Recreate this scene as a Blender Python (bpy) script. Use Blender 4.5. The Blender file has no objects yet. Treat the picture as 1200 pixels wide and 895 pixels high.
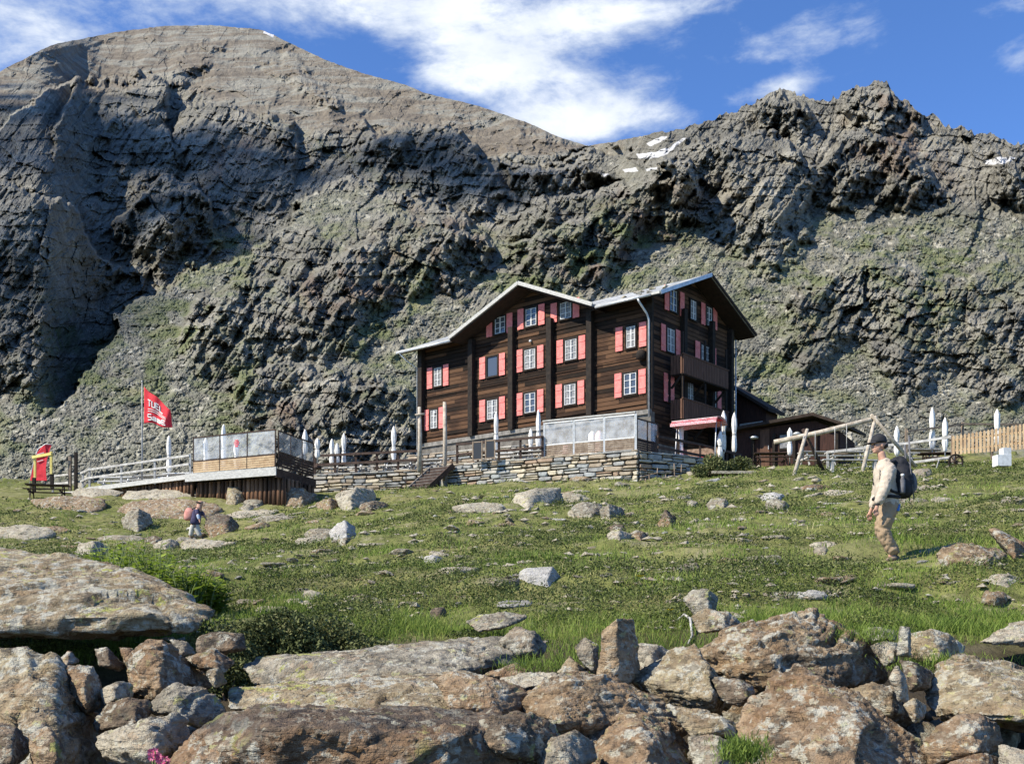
import bpy, bmesh, math, random
import numpy as np
from mathutils import Vector, Matrix
RND = random.Random(7)
F, CX, CY = 1280.0, 600.0, 740.0          # focal length and principal point of the photograph, in its pixels
SC = bpy.context.scene
COL = SC.collection

def P(px, py, Y):
    return Vector(((px - CX) / F * Y, Y, (CY - py) / F * Y))

# ------------------------------------------------------------------ noise (numpy)
_rs = np.random.RandomState(11)
PERM = _rs.permutation(65536).astype(np.int64)
RV = _rs.rand(65536)
def _h(*ix):
    h = np.zeros(ix[0].shape, dtype=np.int64)
    for k, i in enumerate(ix):
        h = PERM[(h + i * (k * 2 + 1) + 977 * k) & 65535]
    return h
def vnoise(*c, seed=0):
    fl = [np.floor(x).astype(np.int64) for x in c]
    fr = [x - f for x, f in zip(c, fl)]
    fr = [f * f * f * (f * (f * 6 - 15) + 10) for f in fr]
    n = len(c); out = 0
    for corner in range(1 << n):
        w = 1.0; idx = []
        for k in range(n):
            b = (corner >> k) & 1
            w = w * (fr[k] if b else 1 - fr[k]); idx.append(fl[k] + b)
        out = out + w * RV[_h(*idx, np.full(idx[0].shape, seed, dtype=np.int64))]
    return out * 2 - 1
def fbm(*c, oct=4, seed=0, gain=.5, ridged=False):
    a, s, o = 1.0, 0.0, 0.0
    for i in range(oct):
        n = vnoise(*[x * (2.03 ** i) + 17.3 * i for x in c], seed=seed + i * 31)
        if ridged: n = 1 - 2 * np.abs(n)
        o = o + a * n; s += a; a *= gain
    return o / s
FJ = [.6]
def facets(x, y, seed=0, jit=.9):
    """piecewise planar field over jittered cells: returns (plane value, cell random, edge distance)"""
    ix, iy = np.floor(x).astype(np.int64), np.floor(y).astype(np.int64)
    best = np.full(x.shape, 1e9); second = np.full(x.shape, 1e9); val = np.zeros(x.shape); rnd = np.zeros(x.shape)
    for dx in (-1, 0, 1):
        for dy in (-1, 0, 1):
            cx, cy = ix + dx, iy + dy
            h = _h(cx, cy, np.full(cx.shape, seed, dtype=np.int64))
            r1, r2, r3, r4, r5 = RV[h], RV[(h * 7 + 13) & 65535], RV[(h * 11 + 5) & 65535], RV[(h * 17 + 3) & 65535], RV[(h * 23 + 9) & 65535]
            ox, oy = x - (cx + .5 + (r1 - .5) * jit), y - (cy + .5 + (r2 - .5) * jit)
            d = ox * ox + oy * oy
            m = d < best
            second = np.where(m, best, np.minimum(second, d))
            val = np.where(m, ox * (r3 * 2 - 1) + oy * (r4 * 2 - 1) + (r5 - .5) * FJ[0], val)
            rnd = np.where(m, r5, rnd); best = np.where(m, d, best)
    return val, rnd, np.sqrt(second) - np.sqrt(best)
def facets3(p, seed=0, jit=.9):
    ii = np.floor(p).astype(np.int64)
    best = np.full(len(p), 1e9); val = np.zeros(len(p))
    for dx in (-1, 0, 1):
        for dy in (-1, 0, 1):
            for dz in (-1, 0, 1):
                c = ii + np.array([dx, dy, dz])
                h = _h(c[:, 0], c[:, 1], c[:, 2], np.full(len(p), seed, dtype=np.int64))
                r = [RV[(h * k + k) & 65535] for k in (1, 7, 11, 17, 23, 29, 31)]
                o = p - (c + .5 + (np.stack(r[:3], 1) - .5) * jit)
                d = (o * o).sum(1); m = d < best
                v = o[:, 0] * (r[3] * 2 - 1) + o[:, 1] * (r[4] * 2 - 1) + o[:, 2] * (r[5] * 2 - 1) + (r[6] - .5) * .8
                val = np.where(m, v, val); best = np.where(m, d, best)
    return val
def sstep(a, b, x):
    t = np.clip((x - a) / (b - a), 0, 1); return t * t * (3 - 2 * t)
def poly_sd(px, py, poly):
    """signed distance to a polygon, negative inside"""
    d = np.full(px.shape, 1e18); ins = np.zeros(px.shape, bool); n = len(poly)
    for i in range(n):
        (x1, y1), (x2, y2) = poly[i], poly[(i + 1) % n]
        ex, ey = x2 - x1, y2 - y1
        t = np.clip(((px - x1) * ex + (py - y1) * ey) / (ex * ex + ey * ey), 0, 1)
        d = np.minimum(d, (px - x1 - t * ex) ** 2 + (py - y1 - t * ey) ** 2)
        c = ((y1 > py) != (y2 > py)) & (px < (x2 - x1) * (py - y1) / ((y2 - y1) if y2 != y1 else 1e-9) + x1)
        ins ^= c
    d = np.sqrt(d)
    return np.where(ins, -d, d)

# ------------------------------------------------------------------ objects
def link(o, parent=None):
    COL.objects.link(o)
    if parent is not None: o.parent = parent
    return o
def tag(o, label=None, cat=None, group=None, kind=None):
    if label: o['label'] = label
    if cat: o['category'] = cat
    if group: o['group'] = group
    if kind: o['kind'] = kind
    return o
def empty(name, loc=(0, 0, 0), rz=0, label=None, cat=None, group=None):
    o = bpy.data.objects.new(name, None); link(o)
    o.empty_display_size = .2
    o.location = loc; o.rotation_euler = (0, 0, rz)
    return tag(o, label, cat, group)
def np_mesh(name, V, FQ, mat=None, parent=None, smooth=False, attrs=None):
    V = np.asarray(V, dtype=np.float32); FQ = np.asarray(FQ, dtype=np.int32)
    k = FQ.shape[1]
    me = bpy.data.meshes.new(name)
    me.vertices.add(len(V)); me.vertices.foreach_set('co', V.ravel())
    me.loops.add(FQ.size); me.loops.foreach_set('vertex_index', FQ.ravel())
    me.polygons.add(len(FQ)); me.polygons.foreach_set('loop_start', np.arange(0, FQ.size, k, dtype=np.int32))
    me.polygons.foreach_set('loop_total', np.full(len(FQ), k, dtype=np.int32))
    me.polygons.foreach_set('use_smooth', np.full(len(FQ), smooth, dtype=bool))
    for an, arr in (attrs or {}).items():
        if arr.ndim == 1:
            a = me.attributes.new(an, 'FLOAT', 'POINT'); a.data.foreach_set('value', arr.astype(np.float32).ravel())
        else:
            a = me.attributes.new(an, 'FLOAT_COLOR', 'POINT'); a.data.foreach_set('color', arr.astype(np.float32).ravel())
    me.update(calc_edges=True)
    if mat: me.materials.append(mat)
    return link(bpy.data.objects.new(name, me), parent)
def copy_tree(o, parent=None):
    c = o.copy(); COL.objects.link(c)
    if parent is not None: c.parent = parent
    for ch in list(o.children): copy_tree(ch, c)
    return c

class MB:
    def __init__(s): s.v = []; s.f = []; s.sm = []
    def add(s, vs, fs, smooth=False):
        b = len(s.v); s.v += [tuple(v) for v in vs]
        s.f += [tuple(i + b for i in f) for f in fs]; s.sm += [smooth] * len(fs); return s
    def box(s, x0, x1, y0, y1, z0, z1):
        return s.add([(x0,y0,z0),(x1,y0,z0),(x1,y1,z0),(x0,y1,z0),(x0,y0,z1),(x1,y0,z1),(x1,y1,z1),(x0,y1,z1)],
                     [(0,3,2,1),(4,5,6,7),(0,1,5,4),(1,2,6,5),(2,3,7,6),(3,0,4,7)])
    def beam(s, a, b, w, h=None, up=(0,0,1)):
        h = h or w; a = Vector(a); b = Vector(b); d = (b - a).normalized(); up = Vector(up)
        if abs(d.dot(up)) > .97: up = Vector((1, 0, 0)) if abs(d.x) < .9 else Vector((0, 1, 0))
        sd = d.cross(up).normalized() * w / 2; u = sd.cross(d).normalized() * h / 2
        vs = [p + i * sd + j * u for p in (a, b) for i, j in ((-1,-1),(1,-1),(1,1),(-1,1))]
        return s.add(vs, [(0,1,2,3),(7,6,5,4),(0,4,5,1),(1,5,6,2),(2,6,7,3),(3,7,4,0)])
    def tube(s, pts, rad, n=8, cap=True, wob=0):
        pts = [Vector(p) for p in pts]; rad = rad if isinstance(rad, (list, tuple)) else [rad] * len(pts)
        b = len(s.v); prev = None
        for i, p in enumerate(pts):
            d = (pts[min(i+1, len(pts)-1)] - pts[max(i-1, 0)]).normalized()
            if prev is None:
                prev = d.cross(Vector((0,0,1)) if abs(d.z) < .9 else Vector((1,0,0))).normalized()
            sd = (prev - d * prev.dot(d)).normalized(); prev = sd; u = d.cross(sd)
            for k in range(n):
                a = 2 * math.pi * k / n; r = rad[i] * (1 + (wob * RND.uniform(-1, 1) if wob else 0))
                s.v.append(tuple(p + sd * math.cos(a) * r + u * math.sin(a) * r))
        for i in range(len(pts) - 1):
            for k in range(n):
                k2 = (k + 1) % n
                s.f.append((b+i*n+k, b+i*n+k2, b+(i+1)*n+k2, b+(i+1)*n+k)); s.sm.append(True)
        if cap:
            s.f.append(tuple(b + k for k in range(n))[::-1]); s.sm.append(False)
            e = b + (len(pts) - 1) * n; s.f.append(tuple(e + k for k in range(n))); s.sm.append(False)
        return s
    def lathe(s, c, prof, n=16, flute=None):
        """prof: list of (radius, z). flute(k/n, i) -> radius factor"""
        c = Vector(c); b = len(s.v)
        for i, (r, z) in enumerate(prof):
            for k in range(n):
                a = 2 * math.pi * k / n; q = r * (flute(k / n, i) if flute else 1)
                s.v.append((c.x + math.cos(a) * q, c.y + math.sin(a) * q, c.z + z))
        for i in range(len(prof) - 1):
            for k in range(n):
                k2 = (k + 1) % n
                s.f.append((b+i*n+k, b+i*n+k2, b+(i+1)*n+k2, b+(i+1)*n+k)); s.sm.append(True)
        s.f.append(tuple(b + k for k in range(n))[::-1]); s.sm.append(False)
        e = b + (len(prof) - 1) * n; s.f.append(tuple(e + k for k in range(n))); s.sm.append(False)
        return s
    def prism(s, poly, off):
        """poly: 3D points of one face, off: extrusion vector"""
        n = len(poly); off = Vector(off); a = [Vector(p) for p in poly]
        return s.add(a + [p + off for p in a], [tuple(range(n)), tuple(range(2*n-1, n-1, -1))] +
                     [(i, i + n, (i+1) % n + n, (i+1) % n) for i in range(n)])
    def build(s, name, mat, parent=None, fix=True):
        me = bpy.data.meshes.new(name); me.from_pydata(s.v, [], s.f)
        me.polygons.foreach_set('use_smooth', s.sm)
        if fix:
            bm = bmesh.new(); bm.from_mesh(me); bmesh.ops.recalc_face_normals(bm, faces=bm.faces); bm.to_mesh(me); bm.free()
        me.update(); me.materials.append(mat)
        return link(bpy.data.objects.new(name, me), parent)

# ------------------------------------------------------------------ node materials
class NT:
    def __init__(s, tree): s.t = tree; s.n = tree.nodes; s.l = tree.links
    def node(s, typ, **kw):
        n = s.n.new(typ)
        for k, v in kw.items():
            if k.startswith('i_'):
                key = k[2:]; key = int(key) if key.isdigit() else key.replace('_', ' ')
                s.put(n, key, v)
            else: setattr(n, k, v)
        return n
    def put(s, n, key, v):
        if hasattr(v, 'is_output') or isinstance(v, bpy.types.NodeSocket): s.l.new(v, n.inputs[key])
        else: n.inputs[key].default_value = v
    def math(s, op, a, b=None, c=None, clamp=False):
        n = s.node('ShaderNodeMath', operation=op, use_clamp=clamp); s.put(n, 0, a)
        if b is not None: s.put(n, 1, b)
        if c is not None: s.put(n, 2, c)
        return n.outputs[0]
    def noise(s, vec, scale, detail=4, rough=.55, dist=0, out='Fac', **kw):
        n = s.node('ShaderNodeTexNoise', **kw); s.put(n, 'Vector', vec)
        s.put(n, 'Scale', scale); s.put(n, 'Detail', detail); s.put(n, 'Roughness', rough); s.put(n, 'Distortion', dist)
        return n.outputs[out]
    def voro(s, vec, scale, feature='F1', out='Distance', rnd=1):
        n = s.node('ShaderNodeTexVoronoi', feature=feature); s.put(n, 'Vector', vec); s.put(n, 'Scale', scale); s.put(n, 'Randomness', rnd)
        return n.outputs[out]
    def ramp(s, fac, stops, interp='LINEAR'):
        n = s.node('ShaderNodeValToRGB'); cr = n.color_ramp; cr.interpolation = interp
        while len(cr.elements) > 1: cr.elements.remove(cr.elements[-1])
        for i, (p, c) in enumerate(stops):
            e = cr.elements[0] if i == 0 else cr.elements.new(p)
            e.position = p; c = (c, c, c) if isinstance(c, (int, float)) else c; e.color = (*c[:3], 1)
        s.l.new(fac, n.inputs[0]); return n.outputs[0]
    def mr(s, v, a, b, c=0, d=1, smooth=True):
        n = s.node('ShaderNodeMapRange'); n.interpolation_type = 'SMOOTHSTEP' if smooth else 'LINEAR'
        for k, x in enumerate((v, a, b, c, d)): s.put(n, k, x)
        return n.outputs[0]
    def mix(s, f, a, b, mode='MIX'):
        n = s.node('ShaderNodeMix', data_type='RGBA', blend_type=mode); s.put(n, 0, f)
        for k, x in ((6, a), (7, b)):
            if isinstance(x, (tuple, list)): x = (*x[:3], 1)
            s.put(n, k, x)
        return n.outputs[2]
    def map(s, vec, loc=(0,0,0), rot=(0,0,0), scale=(1,1,1), typ='POINT'):
        n = s.node('ShaderNodeMapping', vector_type=typ); s.put(n, 0, vec)
        s.put(n, 'Location', loc); s.put(n, 'Rotation', rot); s.put(n, 'Scale', scale); return n.outputs[0]
    def obj(s): return s.node('ShaderNodeTexCoord').outputs['Object']
    def geo(s): return s.node('ShaderNodeNewGeometry').outputs['Position']
    def attr(s, name, out='Fac'): return s.node('ShaderNodeAttribute', attribute_name=name).outputs[out]
    def rand(s): return s.node('ShaderNodeObjectInfo').outputs['Random']
    def sep(s, v): return s.node('ShaderNodeSeparateXYZ', i_0=v).outputs
    def comb(s, x, y, z): return s.node('ShaderNodeCombineXYZ', i_0=x, i_1=y, i_2=z).outputs[0]
    def bump(s, h, dist, strength=1, normal=None):
        n = s.node('ShaderNodeBump'); s.put(n, 'Height', h); s.put(n, 'Distance', dist); s.put(n, 'Strength', strength)
        if normal is not None: s.l.new(normal, n.inputs['Normal'])
        return n.outputs[0]
def material(name, fn=None, color=(.5,.5,.5), rough=.8, metal=0, spec=.3):
    m = bpy.data.materials.new(name); m.use_nodes = True; t = NT(m.node_tree)
    b = t.n['Principled BSDF']; b.inputs['Roughness'].default_value = rough; b.inputs['Metallic'].default_value = metal
    b.inputs['Specular IOR Level'].default_value = spec; b.inputs['Base Color'].default_value = (*color, 1)
    if fn:
        r = fn(t, b)
        if r:
            for k, v in r.items(): t.put(b, k, v)
    return m
def worn(name, c1, c2, scale=3, rough=.75, bump=.004, stretch=(1,1,1), metal=0, spec=.3, third=None):
    def fn(t, b):
        v = t.map(t.obj(), scale=stretch); n = t.noise(v, scale, 6, .65); r = t.rand()
        c = t.mix(t.mr(n, .35, .65), c1, c2)
        if third: c = t.mix(t.mr(t.noise(v, scale * 4.3, 5, .6), .55, .7), c, third)
        c = t.mix(.16, c, t.ramp(r, [(0, (.45,.45,.45)), (1, (1,1,1))]), 'MULTIPLY')
        return {'Base Color': c, 'Normal': t.bump(t.noise(v, scale * 5, 4, .7), bump)}
    return material(name, fn, rough=rough, metal=metal, spec=spec)

# ------------------------------------------------------------------ camera, sun, sky
cd = bpy.data.cameras.new('camera'); cam = link(bpy.data.objects.new('camera', cd)); SC.camera = cam
cd.sensor_width = 36; cd.lens = F / 1200 * 36; cd.shift_y = (CY - 447.5) / 1200; cd.clip_start = .05; cd.clip_end = 20000
cam.location = (0, 0, 0); cam.rotation_euler = (math.pi / 2, 0, 0)
SUN_AZ = math.atan2(-.91, -.41); SUN_EL = math.radians(43)
SUN = Vector((math.sin(SUN_AZ) * math.cos(SUN_EL), math.cos(SUN_AZ) * math.cos(SUN_EL), math.sin(SUN_EL)))
sl = bpy.data.lights.new('sun', 'SUN'); sun = link(bpy.data.objects.new('sun', sl))
sl.energy = 5.0; sl.angle = math.radians(.53); sl.color = (1, .92, .78)
sun.rotation_euler = (-SUN).to_track_quat('-Z', 'Y').to_euler(); sun.location = SUN * 300
def make_world():
    w = bpy.data.worlds.new('World'); SC.world = w; w.use_nodes = True; t = NT(w.node_tree)
    bg = t.n['Background']; bg.inputs[1].default_value = .05
    sky = t.node('ShaderNodeTexSky', sky_type='NISHITA', sun_disc=False); sky.sun_elevation = SUN_EL; sky.sun_rotation = SUN_AZ
    sky.altitude = 2500; sky.air_density = 1.0; sky.dust_density = .2; sky.ozone_density = 3.0
    d = t.node('ShaderNodeTexCoord').outputs['Generated']; x, y, z = t.sep(d)
    az = t.math('ARCTAN2', x, y); hyp = t.math('SQRT', t.math('ADD', t.math('MULTIPLY', x, x), t.math('MULTIPLY', y, y)))
    e = t.math('DIVIDE', z, t.math('MAXIMUM', hyp, .02)); v = t.comb(az, e, 0)
    # (px, py, half width, half height, tilt, weight): banks of cloud round the summit
    blobs = [(40, 30, 190, 70, -.15, .46), (330, -5, 360, 50, 0, .40), (560, 15, 230, 46, .1, .40), (600, 75, 90, 40, .3, .30), (700, 40, 120, 30, .2, .26), (650, 122, 135, 62, .22, .56), (545, 72, 80, 36, .3, .34),
             (490, 95, 60, 26, .25, .24), (745, 138, 120, 26, .12, .34), (760, 6, 170, 26, 0, .34), (960, 45, 95, 30, -.3, .36), (935, 95, 50, 16, -.1, .36), (893, 110, 60, 16, 0, .34), (640, 155, 80, 26, 0, .2),
             (1190, 68, 40, 28, -.4, .36), (1185, 5, 60, 14, 0, .22), (760, 95, 34, 12, 0, .14), (200, 60, 60, 20, 0, -.22), (425, 48, 50, 22, 0, -.10)]
    tot = None
    for px, py, hw, hh, tilt, wt in blobs:
        a = math.atan((px - CX) / F); ee = (CY - py) / F / math.hypot(1, (px - CX) / F)
        q = t.map(t.node('ShaderNodeVectorMath', operation='SUBTRACT', i_0=v, i_1=(a, ee, 0)).outputs[0], rot=(0, 0, tilt), scale=(F / hw, F / hh, 1))
        ln = t.node('ShaderNodeVectorMath', operation='LENGTH', i_0=q).outputs['Value']
        g = t.mr(ln, 0.0, 1.5, wt, 0)
        tot = g if tot is None else t.math('ADD', tot, g)
    warp = t.noise(v, 5, 3, .5, out='Color')
    vv = t.node('ShaderNodeVectorMath', operation='MULTIPLY_ADD', i_0=warp, i_1=(.07, .05, 0), i_2=v).outputs[0]
    n1 = t.noise(t.map(vv, loc=(2.3, .7, 0), rot=(0, 0, -.3), scale=(1, 1.4, 1)), 10.5, 8, .64)
    n2 = t.noise(t.map(vv, loc=(3, 1, 5), rot=(0, 0, -.5), scale=(1, 2.2, 1)), 26, 6, .62)
    dens = t.math('ADD', t.math('ADD', t.math('MULTIPLY', n1, 1.15), t.math('MULTIPLY', n2, .55)), tot)
    cover = t.mr(dens, .96, 1.56)
    shade = t.mr(dens, 1.2, 1.75)
    puff = t.noise(t.map(vv, loc=(9, 2, 1)), 12, 7, .6)
    cl = t.mix(shade, (9.0, 10.2, 12.0), (14.2, 14.6, 15.4))
    cl = t.mix(t.mr(puff, .42, .66, .0, .5), cl, (9.4, 10.4, 11.8))
    skyc = t.mix(1.0, sky.outputs[0], (1.62, 2.20, 2.95), 'MULTIPLY')
    t.l.new(t.mix(t.math('MULTIPLY', cover, .93), skyc, cl), bg.inputs[0])
make_world()
SC.view_settings.view_transform = 'Standard'; SC.view_settings.look = 'None'
SC.view_settings.exposure = .72; SC.view_settings.gamma = 1
SC.cycles.max_bounces = 3; SC.cycles.diffuse_bounces = 2; SC.cycles.glossy_bounces = 2; w_ = SC.world.cycles; w_.sampling_method = 'MANUAL'; w_.sample_map_resolution = 256; SC.cycles.transparent_max_bounces = 8; SC.cycles.caustics_reflective = False; SC.cycles.caustics_refractive = False
# ------------------------------------------------------------------ mountain
def cr(xs, pts):  # crest line interpolation
    p = np.array(pts, float); return np.interp(xs, p[:, 0], p[:, 1])
SKY_L = [(-600,240),(-200,140),(0,84),(60,53),(130,39),(190,31),(250,30),(305,35),(322,42),(350,56),(380,70),(430,88),(470,98),(500,110),(560,124),(620,145),(660,163),(690,171),(720,166),(760,159),(800,150),(845,137),(880,123),(900,112),(918,104),(930,110),(942,113),(955,121),(968,120),(985,112),(1000,104),(1020,98),(1040,98),(1046,106),(1055,116),(1066,122),(1076,132),(1086,138),(1093,133),(1100,138),(1108,148),(1122,152),(1130,149),(1140,156),(1165,160),(1185,168),(1200,170),(1300,190),(1700,260)]
def build_mountain():
    cx = np.concatenate([np.linspace(-520, -24, 90, endpoint=False), np.linspace(-24, 1224, 1080), np.linspace(1226, 1740, 90)])
    NR = 540; v = np.linspace(0, 1, NR)
    base = np.interp(cx, [-500, 0, 300, 600, 900, 1200, 1700], [590, 588, 582, 576, 556, 548, 545])
    rocky = sstep(700, 860, cx)
    sky = cr(cx, SKY_L) + fbm(cx / 9., cx * 0, oct=4, seed=3, ridged=True) * (.8 + 4.5 * rocky) * -1
    PX = np.repeat(cx[None, :], NR, 0); PY = base[None, :] + (sky - base)[None, :] * v[:, None]
    e = (CY - PY) / F
    m = .70
    L = math.log(86) + np.log((m - .13) / (m - np.minimum(e, .60))) * 1.0
    # ---- crest lines: what lies above a crest is farther away
    wx = PX + fbm(PX / 40, PY / 40, oct=4, seed=5) * 14 + fbm(PX / 9, PY / 9, oct=3, seed=6) * 6; wy = PY + fbm(PX / 38, PY / 38, oct=4, seed=9) * 13 + fbm(PX / 7, PY / 9, oct=3, seed=7) * 6
    def crest(pts, jump, w=5, fade=None):
        y = cr(wx, pts); t = sstep(-w, w, y - wy)
        if fade:
            a, b, c, d = fade; t = t * sstep(a, b, PX) * (1 - sstep(c, d, PX))
        return jump * t
    C2 = [(-500,260),(-100,170),(0,150),(20,122),(50,106),(85,98),(140,96),(175,92),(190,97),(196,125),(230,119),(270,118),(320,136),(340,146),(352,166),(372,152),(400,146),(440,149),(480,148),(525,150),(545,165),(562,186),(600,186),(640,190),(680,182),(712,176),(780,172),(2000,172)]
    C3 = [(-500,560),(60,480),(110,420),(150,360),(185,335),(230,318),(270,300),(300,288),(345,252),(385,222),(410,214),(445,214),(480,226),(500,236),(530,250),(552,262),(575,284),(600,288),(650,262),(700,246),(760,214),(775,196),(800,186),(2000,186)]
    L += crest(C2, .60, 2, (-600, -599, 690, 760)) + crest(C3, .28, 2.5, (40, 120, 720, 780))
    def mass(poly, a, w=6):
        ys = [q[1] for q in poly]; xs = [q[0] for q in poly]; xx = np.linspace(min(xs), max(xs), 80); lo = []
        for x in xx:      # lower edge of the outline in every column
            c = [y1 + (y2 - y1) * (x - x1) / (x2 - x1) for (x1, y1), (x2, y2) in zip(poly, poly[1:] + poly[:1]) if (x1 <= x <= x2 or x2 <= x <= x1) and x1 != x2]
            lo.append(max(c) if c else ys[0])
        lo = np.interp(wx, xx, lo); top = min(ys)
        g = np.clip((lo - wy) / (np.maximum(lo - top, 20) * .8), 0, 1)
        return -a * 1.25 * g * (1 - sstep(-w * .5, w * .5, poly_sd(wx, wy, poly)))
    masses = [
        ([(-200,200),(0,218),(40,222),(75,240),(98,262),(118,300),(150,322),(120,345),(100,370),(70,420),(40,455),(-10,475),(-200,480)], .16, 8),
        ([(128,262),(150,232),(185,212),(225,222),(250,262),(262,285),(230,300),(190,322),(165,300),(140,290)], .12, 6),
        ([(85,98),(175,92),(192,97),(196,150),(215,190),(200,230),(150,240),(100,225),(60,180),(70,130)], .10, 7),
        ([(200,395),(225,360),(270,330),(330,320),(345,345),(400,300),(470,250),(540,268),(578,290),(560,330),(500,345),(455,360),(420,390),(380,430),(310,425),(250,450),(215,430)], .09, 6),
        ([(275,470),(290,430),(330,425),(372,440),(420,440),(470,450),(488,520),(480,580),(330,580),(290,520)], .06, 6),
        ([(620,240),(690,232),(760,205),(772,190),(795,186),(815,210),(822,250),(800,275),(770,262),(750,290),(700,330),(660,352),(610,320),(590,290)], .12, 6),
        ([(776,190),(800,176),(850,160),(890,152),(930,175),(960,190),(985,165),(1010,150),(1060,170),(1100,205),(1120,235),(1070,250),(1020,235),(960,250),(940,300),(900,330),(860,300),(840,262),(812,262),(790,240)], .13, 6),
        ([(905,420),(930,345),(985,310),(1040,300),(1100,330),(1170,310),(1300,290),(1300,470),(1150,470),(1100,440),(1060,470),(1000,400),(950,442)], .07, 7),
        ([(880,128),(915,104),(945,116),(958,140),(935,170),(900,165)], .10, 4),
        ([(985,112),(1010,98),(1042,98),(1060,122),(1085,138),(1080,165),(1030,170),(990,150)], .10, 4),
        ([(1160,175),(1300,190),(1300,300),(1200,262),(1170,225)], .09, 5),
        ([(440,150),(525,150),(545,165),(600,240),(560,262),(500,230),(450,205),(400,190)], .08, 6),
        ([(590,195),(640,192),(700,200),(745,215),(690,230),(630,240),(590,230)], .07, 6),
        ([(225,118),(270,118),(340,146),(350,170),(350,235),(300,262),(240,250),(205,200),(200,150)], .07, 6)]
    for p, a, w in masses: L += mass(p, a, w)
    # ---- kinds of ground
    def region(poly, w=14): return 1 - sstep(-w, w, poly_sd(wx, wy, poly))
    talus = np.maximum.reduce([
        region([(-200,470),(0,478),(60,450),(110,395),(165,350),(235,310),(262,300),(275,310),(235,345),(195,392),(205,440),(250,462),(280,480),(290,540),(310,620),(-200,620)]),
        region([(850,620),(870,520),(885,455),(905,425),(940,445),(985,380),(1010,400),(1050,468),(1110,442),(1150,470),(1400,480),(1400,620)]),
        region([(-600,60),(190,20),(320,30),(700,165),(760,165),(700,174),(560,184),(530,150),(352,160),(270,116),(190,96),(-600,200)], 5) * .8])
    rub = np.maximum.reduce([region([(870,330),(900,335),(960,255),(1100,250),(1180,262),(1300,300),(1300,330),(1100,330),(1000,310),(930,345),(905,425),(885,455),(850,440)], 18),
                             region([(430,400),(600,330),(700,350),(830,270),(880,330),(880,470),(480,470)], 16) * .8,
                             region([(205,340),(330,250),(380,225),(400,240),(345,262),(300,300),(215,360)], 8) * .8])
    c0, c1 = math.cos(.62), math.sin(.62); qa, qb = PX * c0 + PY * c1, -PX * c1 + PY * c0
    oc = sstep(-.10, .10, fbm(qa / 130, qb / 52, oct=4, seed=501, gain=.55) + .02 + .10 * sstep(300, 200, PY))
    band = region([(-600,200),(0,150),(85,98),(192,97),(196,120),(270,116),(345,146),(530,148),(562,184),(700,180),(690,232),(600,285),(560,262),(480,228),(420,214),(345,252),(300,290),(225,320),(150,360),(60,470),(-600,480)], 10)
    peaks = region([(775,190),(850,135),(915,104),(950,116),(1010,98),(1040,97),(1100,138),(1200,168),(1300,190),(1300,262),(1120,238),(1020,236),(955,250),(900,320),(850,270),(790,250)], 10)
    outc = np.maximum.reduce([region(q, 9) for q in (
        [(200,395),(230,355),(275,332),(330,320),(350,330),(405,290),(470,245),(540,262),(580,290),(572,315),(520,330),(455,352),(415,392),(380,432),(315,425),(280,400),(240,440),(215,430)],
        [(275,475),(292,432),(330,425),(372,442),(425,436),(474,455),(488,520),(478,580),(340,580),(300,530)],
        [(600,250),(690,232),(760,205),(800,186),(840,215),(870,262),(862,300),(800,290),(760,268),(745,300),(690,345),(650,362),(610,345),(585,310)],
        [(905,430),(935,345),(985,305),(1040,300),(1100,330),(1170,305),(1300,290),(1300,470),(1150,470),(1105,440),(1060,470),(1010,405),(960,445)],
        [(-600,400),(60,400),(120,330),(150,345),(120,400),(60,450),(-600,500)], [(500,380),(560,350),(620,370),(600,440),(520,470),(480,440)], [(560,200),(700,180),(720,230),(640,260),(560,240)])])
    outc = outc * (.45 + .55 * sstep(-.35, .05, fbm(qa / 60, qb / 26, oct=3, seed=507)))
    oc = np.maximum(np.maximum(oc * .8, outc), np.maximum(band, peaks) * .85)
    crag = np.clip(1 - talus - rub * .6, .04, 1) * (.22 + .78 * oc); slope = (1 - oc)
    dome = region([(-600,60),(190,20),(320,30),(700,165),(760,165),(700,174),(560,184),(530,150),(352,160),(270,116),(190,96),(-600,200)], 5)
    # ---- broken rock: planes of random tilt at several sizes, drawn out along the bedding
    def fac(sx, sy, rot, amp, seed, mask, warp=.3, woct=3):
        c, s = math.cos(rot), math.sin(rot)
        a, b = (PX * c + PY * s), (-PX * s + PY * c)
        a = a / sx + fbm(a / sx / 1.1, b / sy / 1.1, oct=woct, gain=.5, seed=seed) * warp; b = b / sy + fbm(a / 1.1 + 9, b / sy / 1.1, oct=woct, gain=.5, seed=seed + 50) * warp
        f, r, ed = facets(a, b, seed=seed); return f * amp * mask, r, ed
    k = 1.0 / F
    # orientation of the bedding swings slowly over the face; slabs are long and lean to the right
    for sx, sy, rot, g, seed, wp in ((62, 105, .55, .6, 21, .30), (27, 58, .62, 1.1, 33, .25), (13, 28, .5, 1.35, 44, .25), (7, 15, .68, 1.4, 55, .22), (3.8, 8, .45, 1.25, 66, .2), (10, 8, -.35, .8, 77, .25)):
        FJ[0] = .22 if sx > 20 else .45
        f, r, ed = fac(sx, sy, rot, sx * g * k * .78, seed, np.clip(crag, .12, 1) if sx > 50 else crag, wp); L += f
    for s0, s1, amp, seed in ((34, 90, .010, 401), (15, 44, .008, 402), (6, 17, .006, 403)):
        c0, c1 = math.cos(.6), math.sin(.6); qa, qb = PX * c0 + PY * c1, -PX * c1 + PY * c0
        L += -fbm(qa / s0, qb / s1, oct=3, seed=seed, ridged=True) * amp * crag
    # gullies and ledges
    L += fbm((PX + .6 * PY) / 46, (PY - .6 * PX) / 120, oct=4, seed=71, ridged=True) * -.016 * (.15 + crag)
    led = (e * 1000 + fbm(PX / 60, PY / 40, oct=3, seed=81) * 16 + PX * .05) / 15
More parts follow.
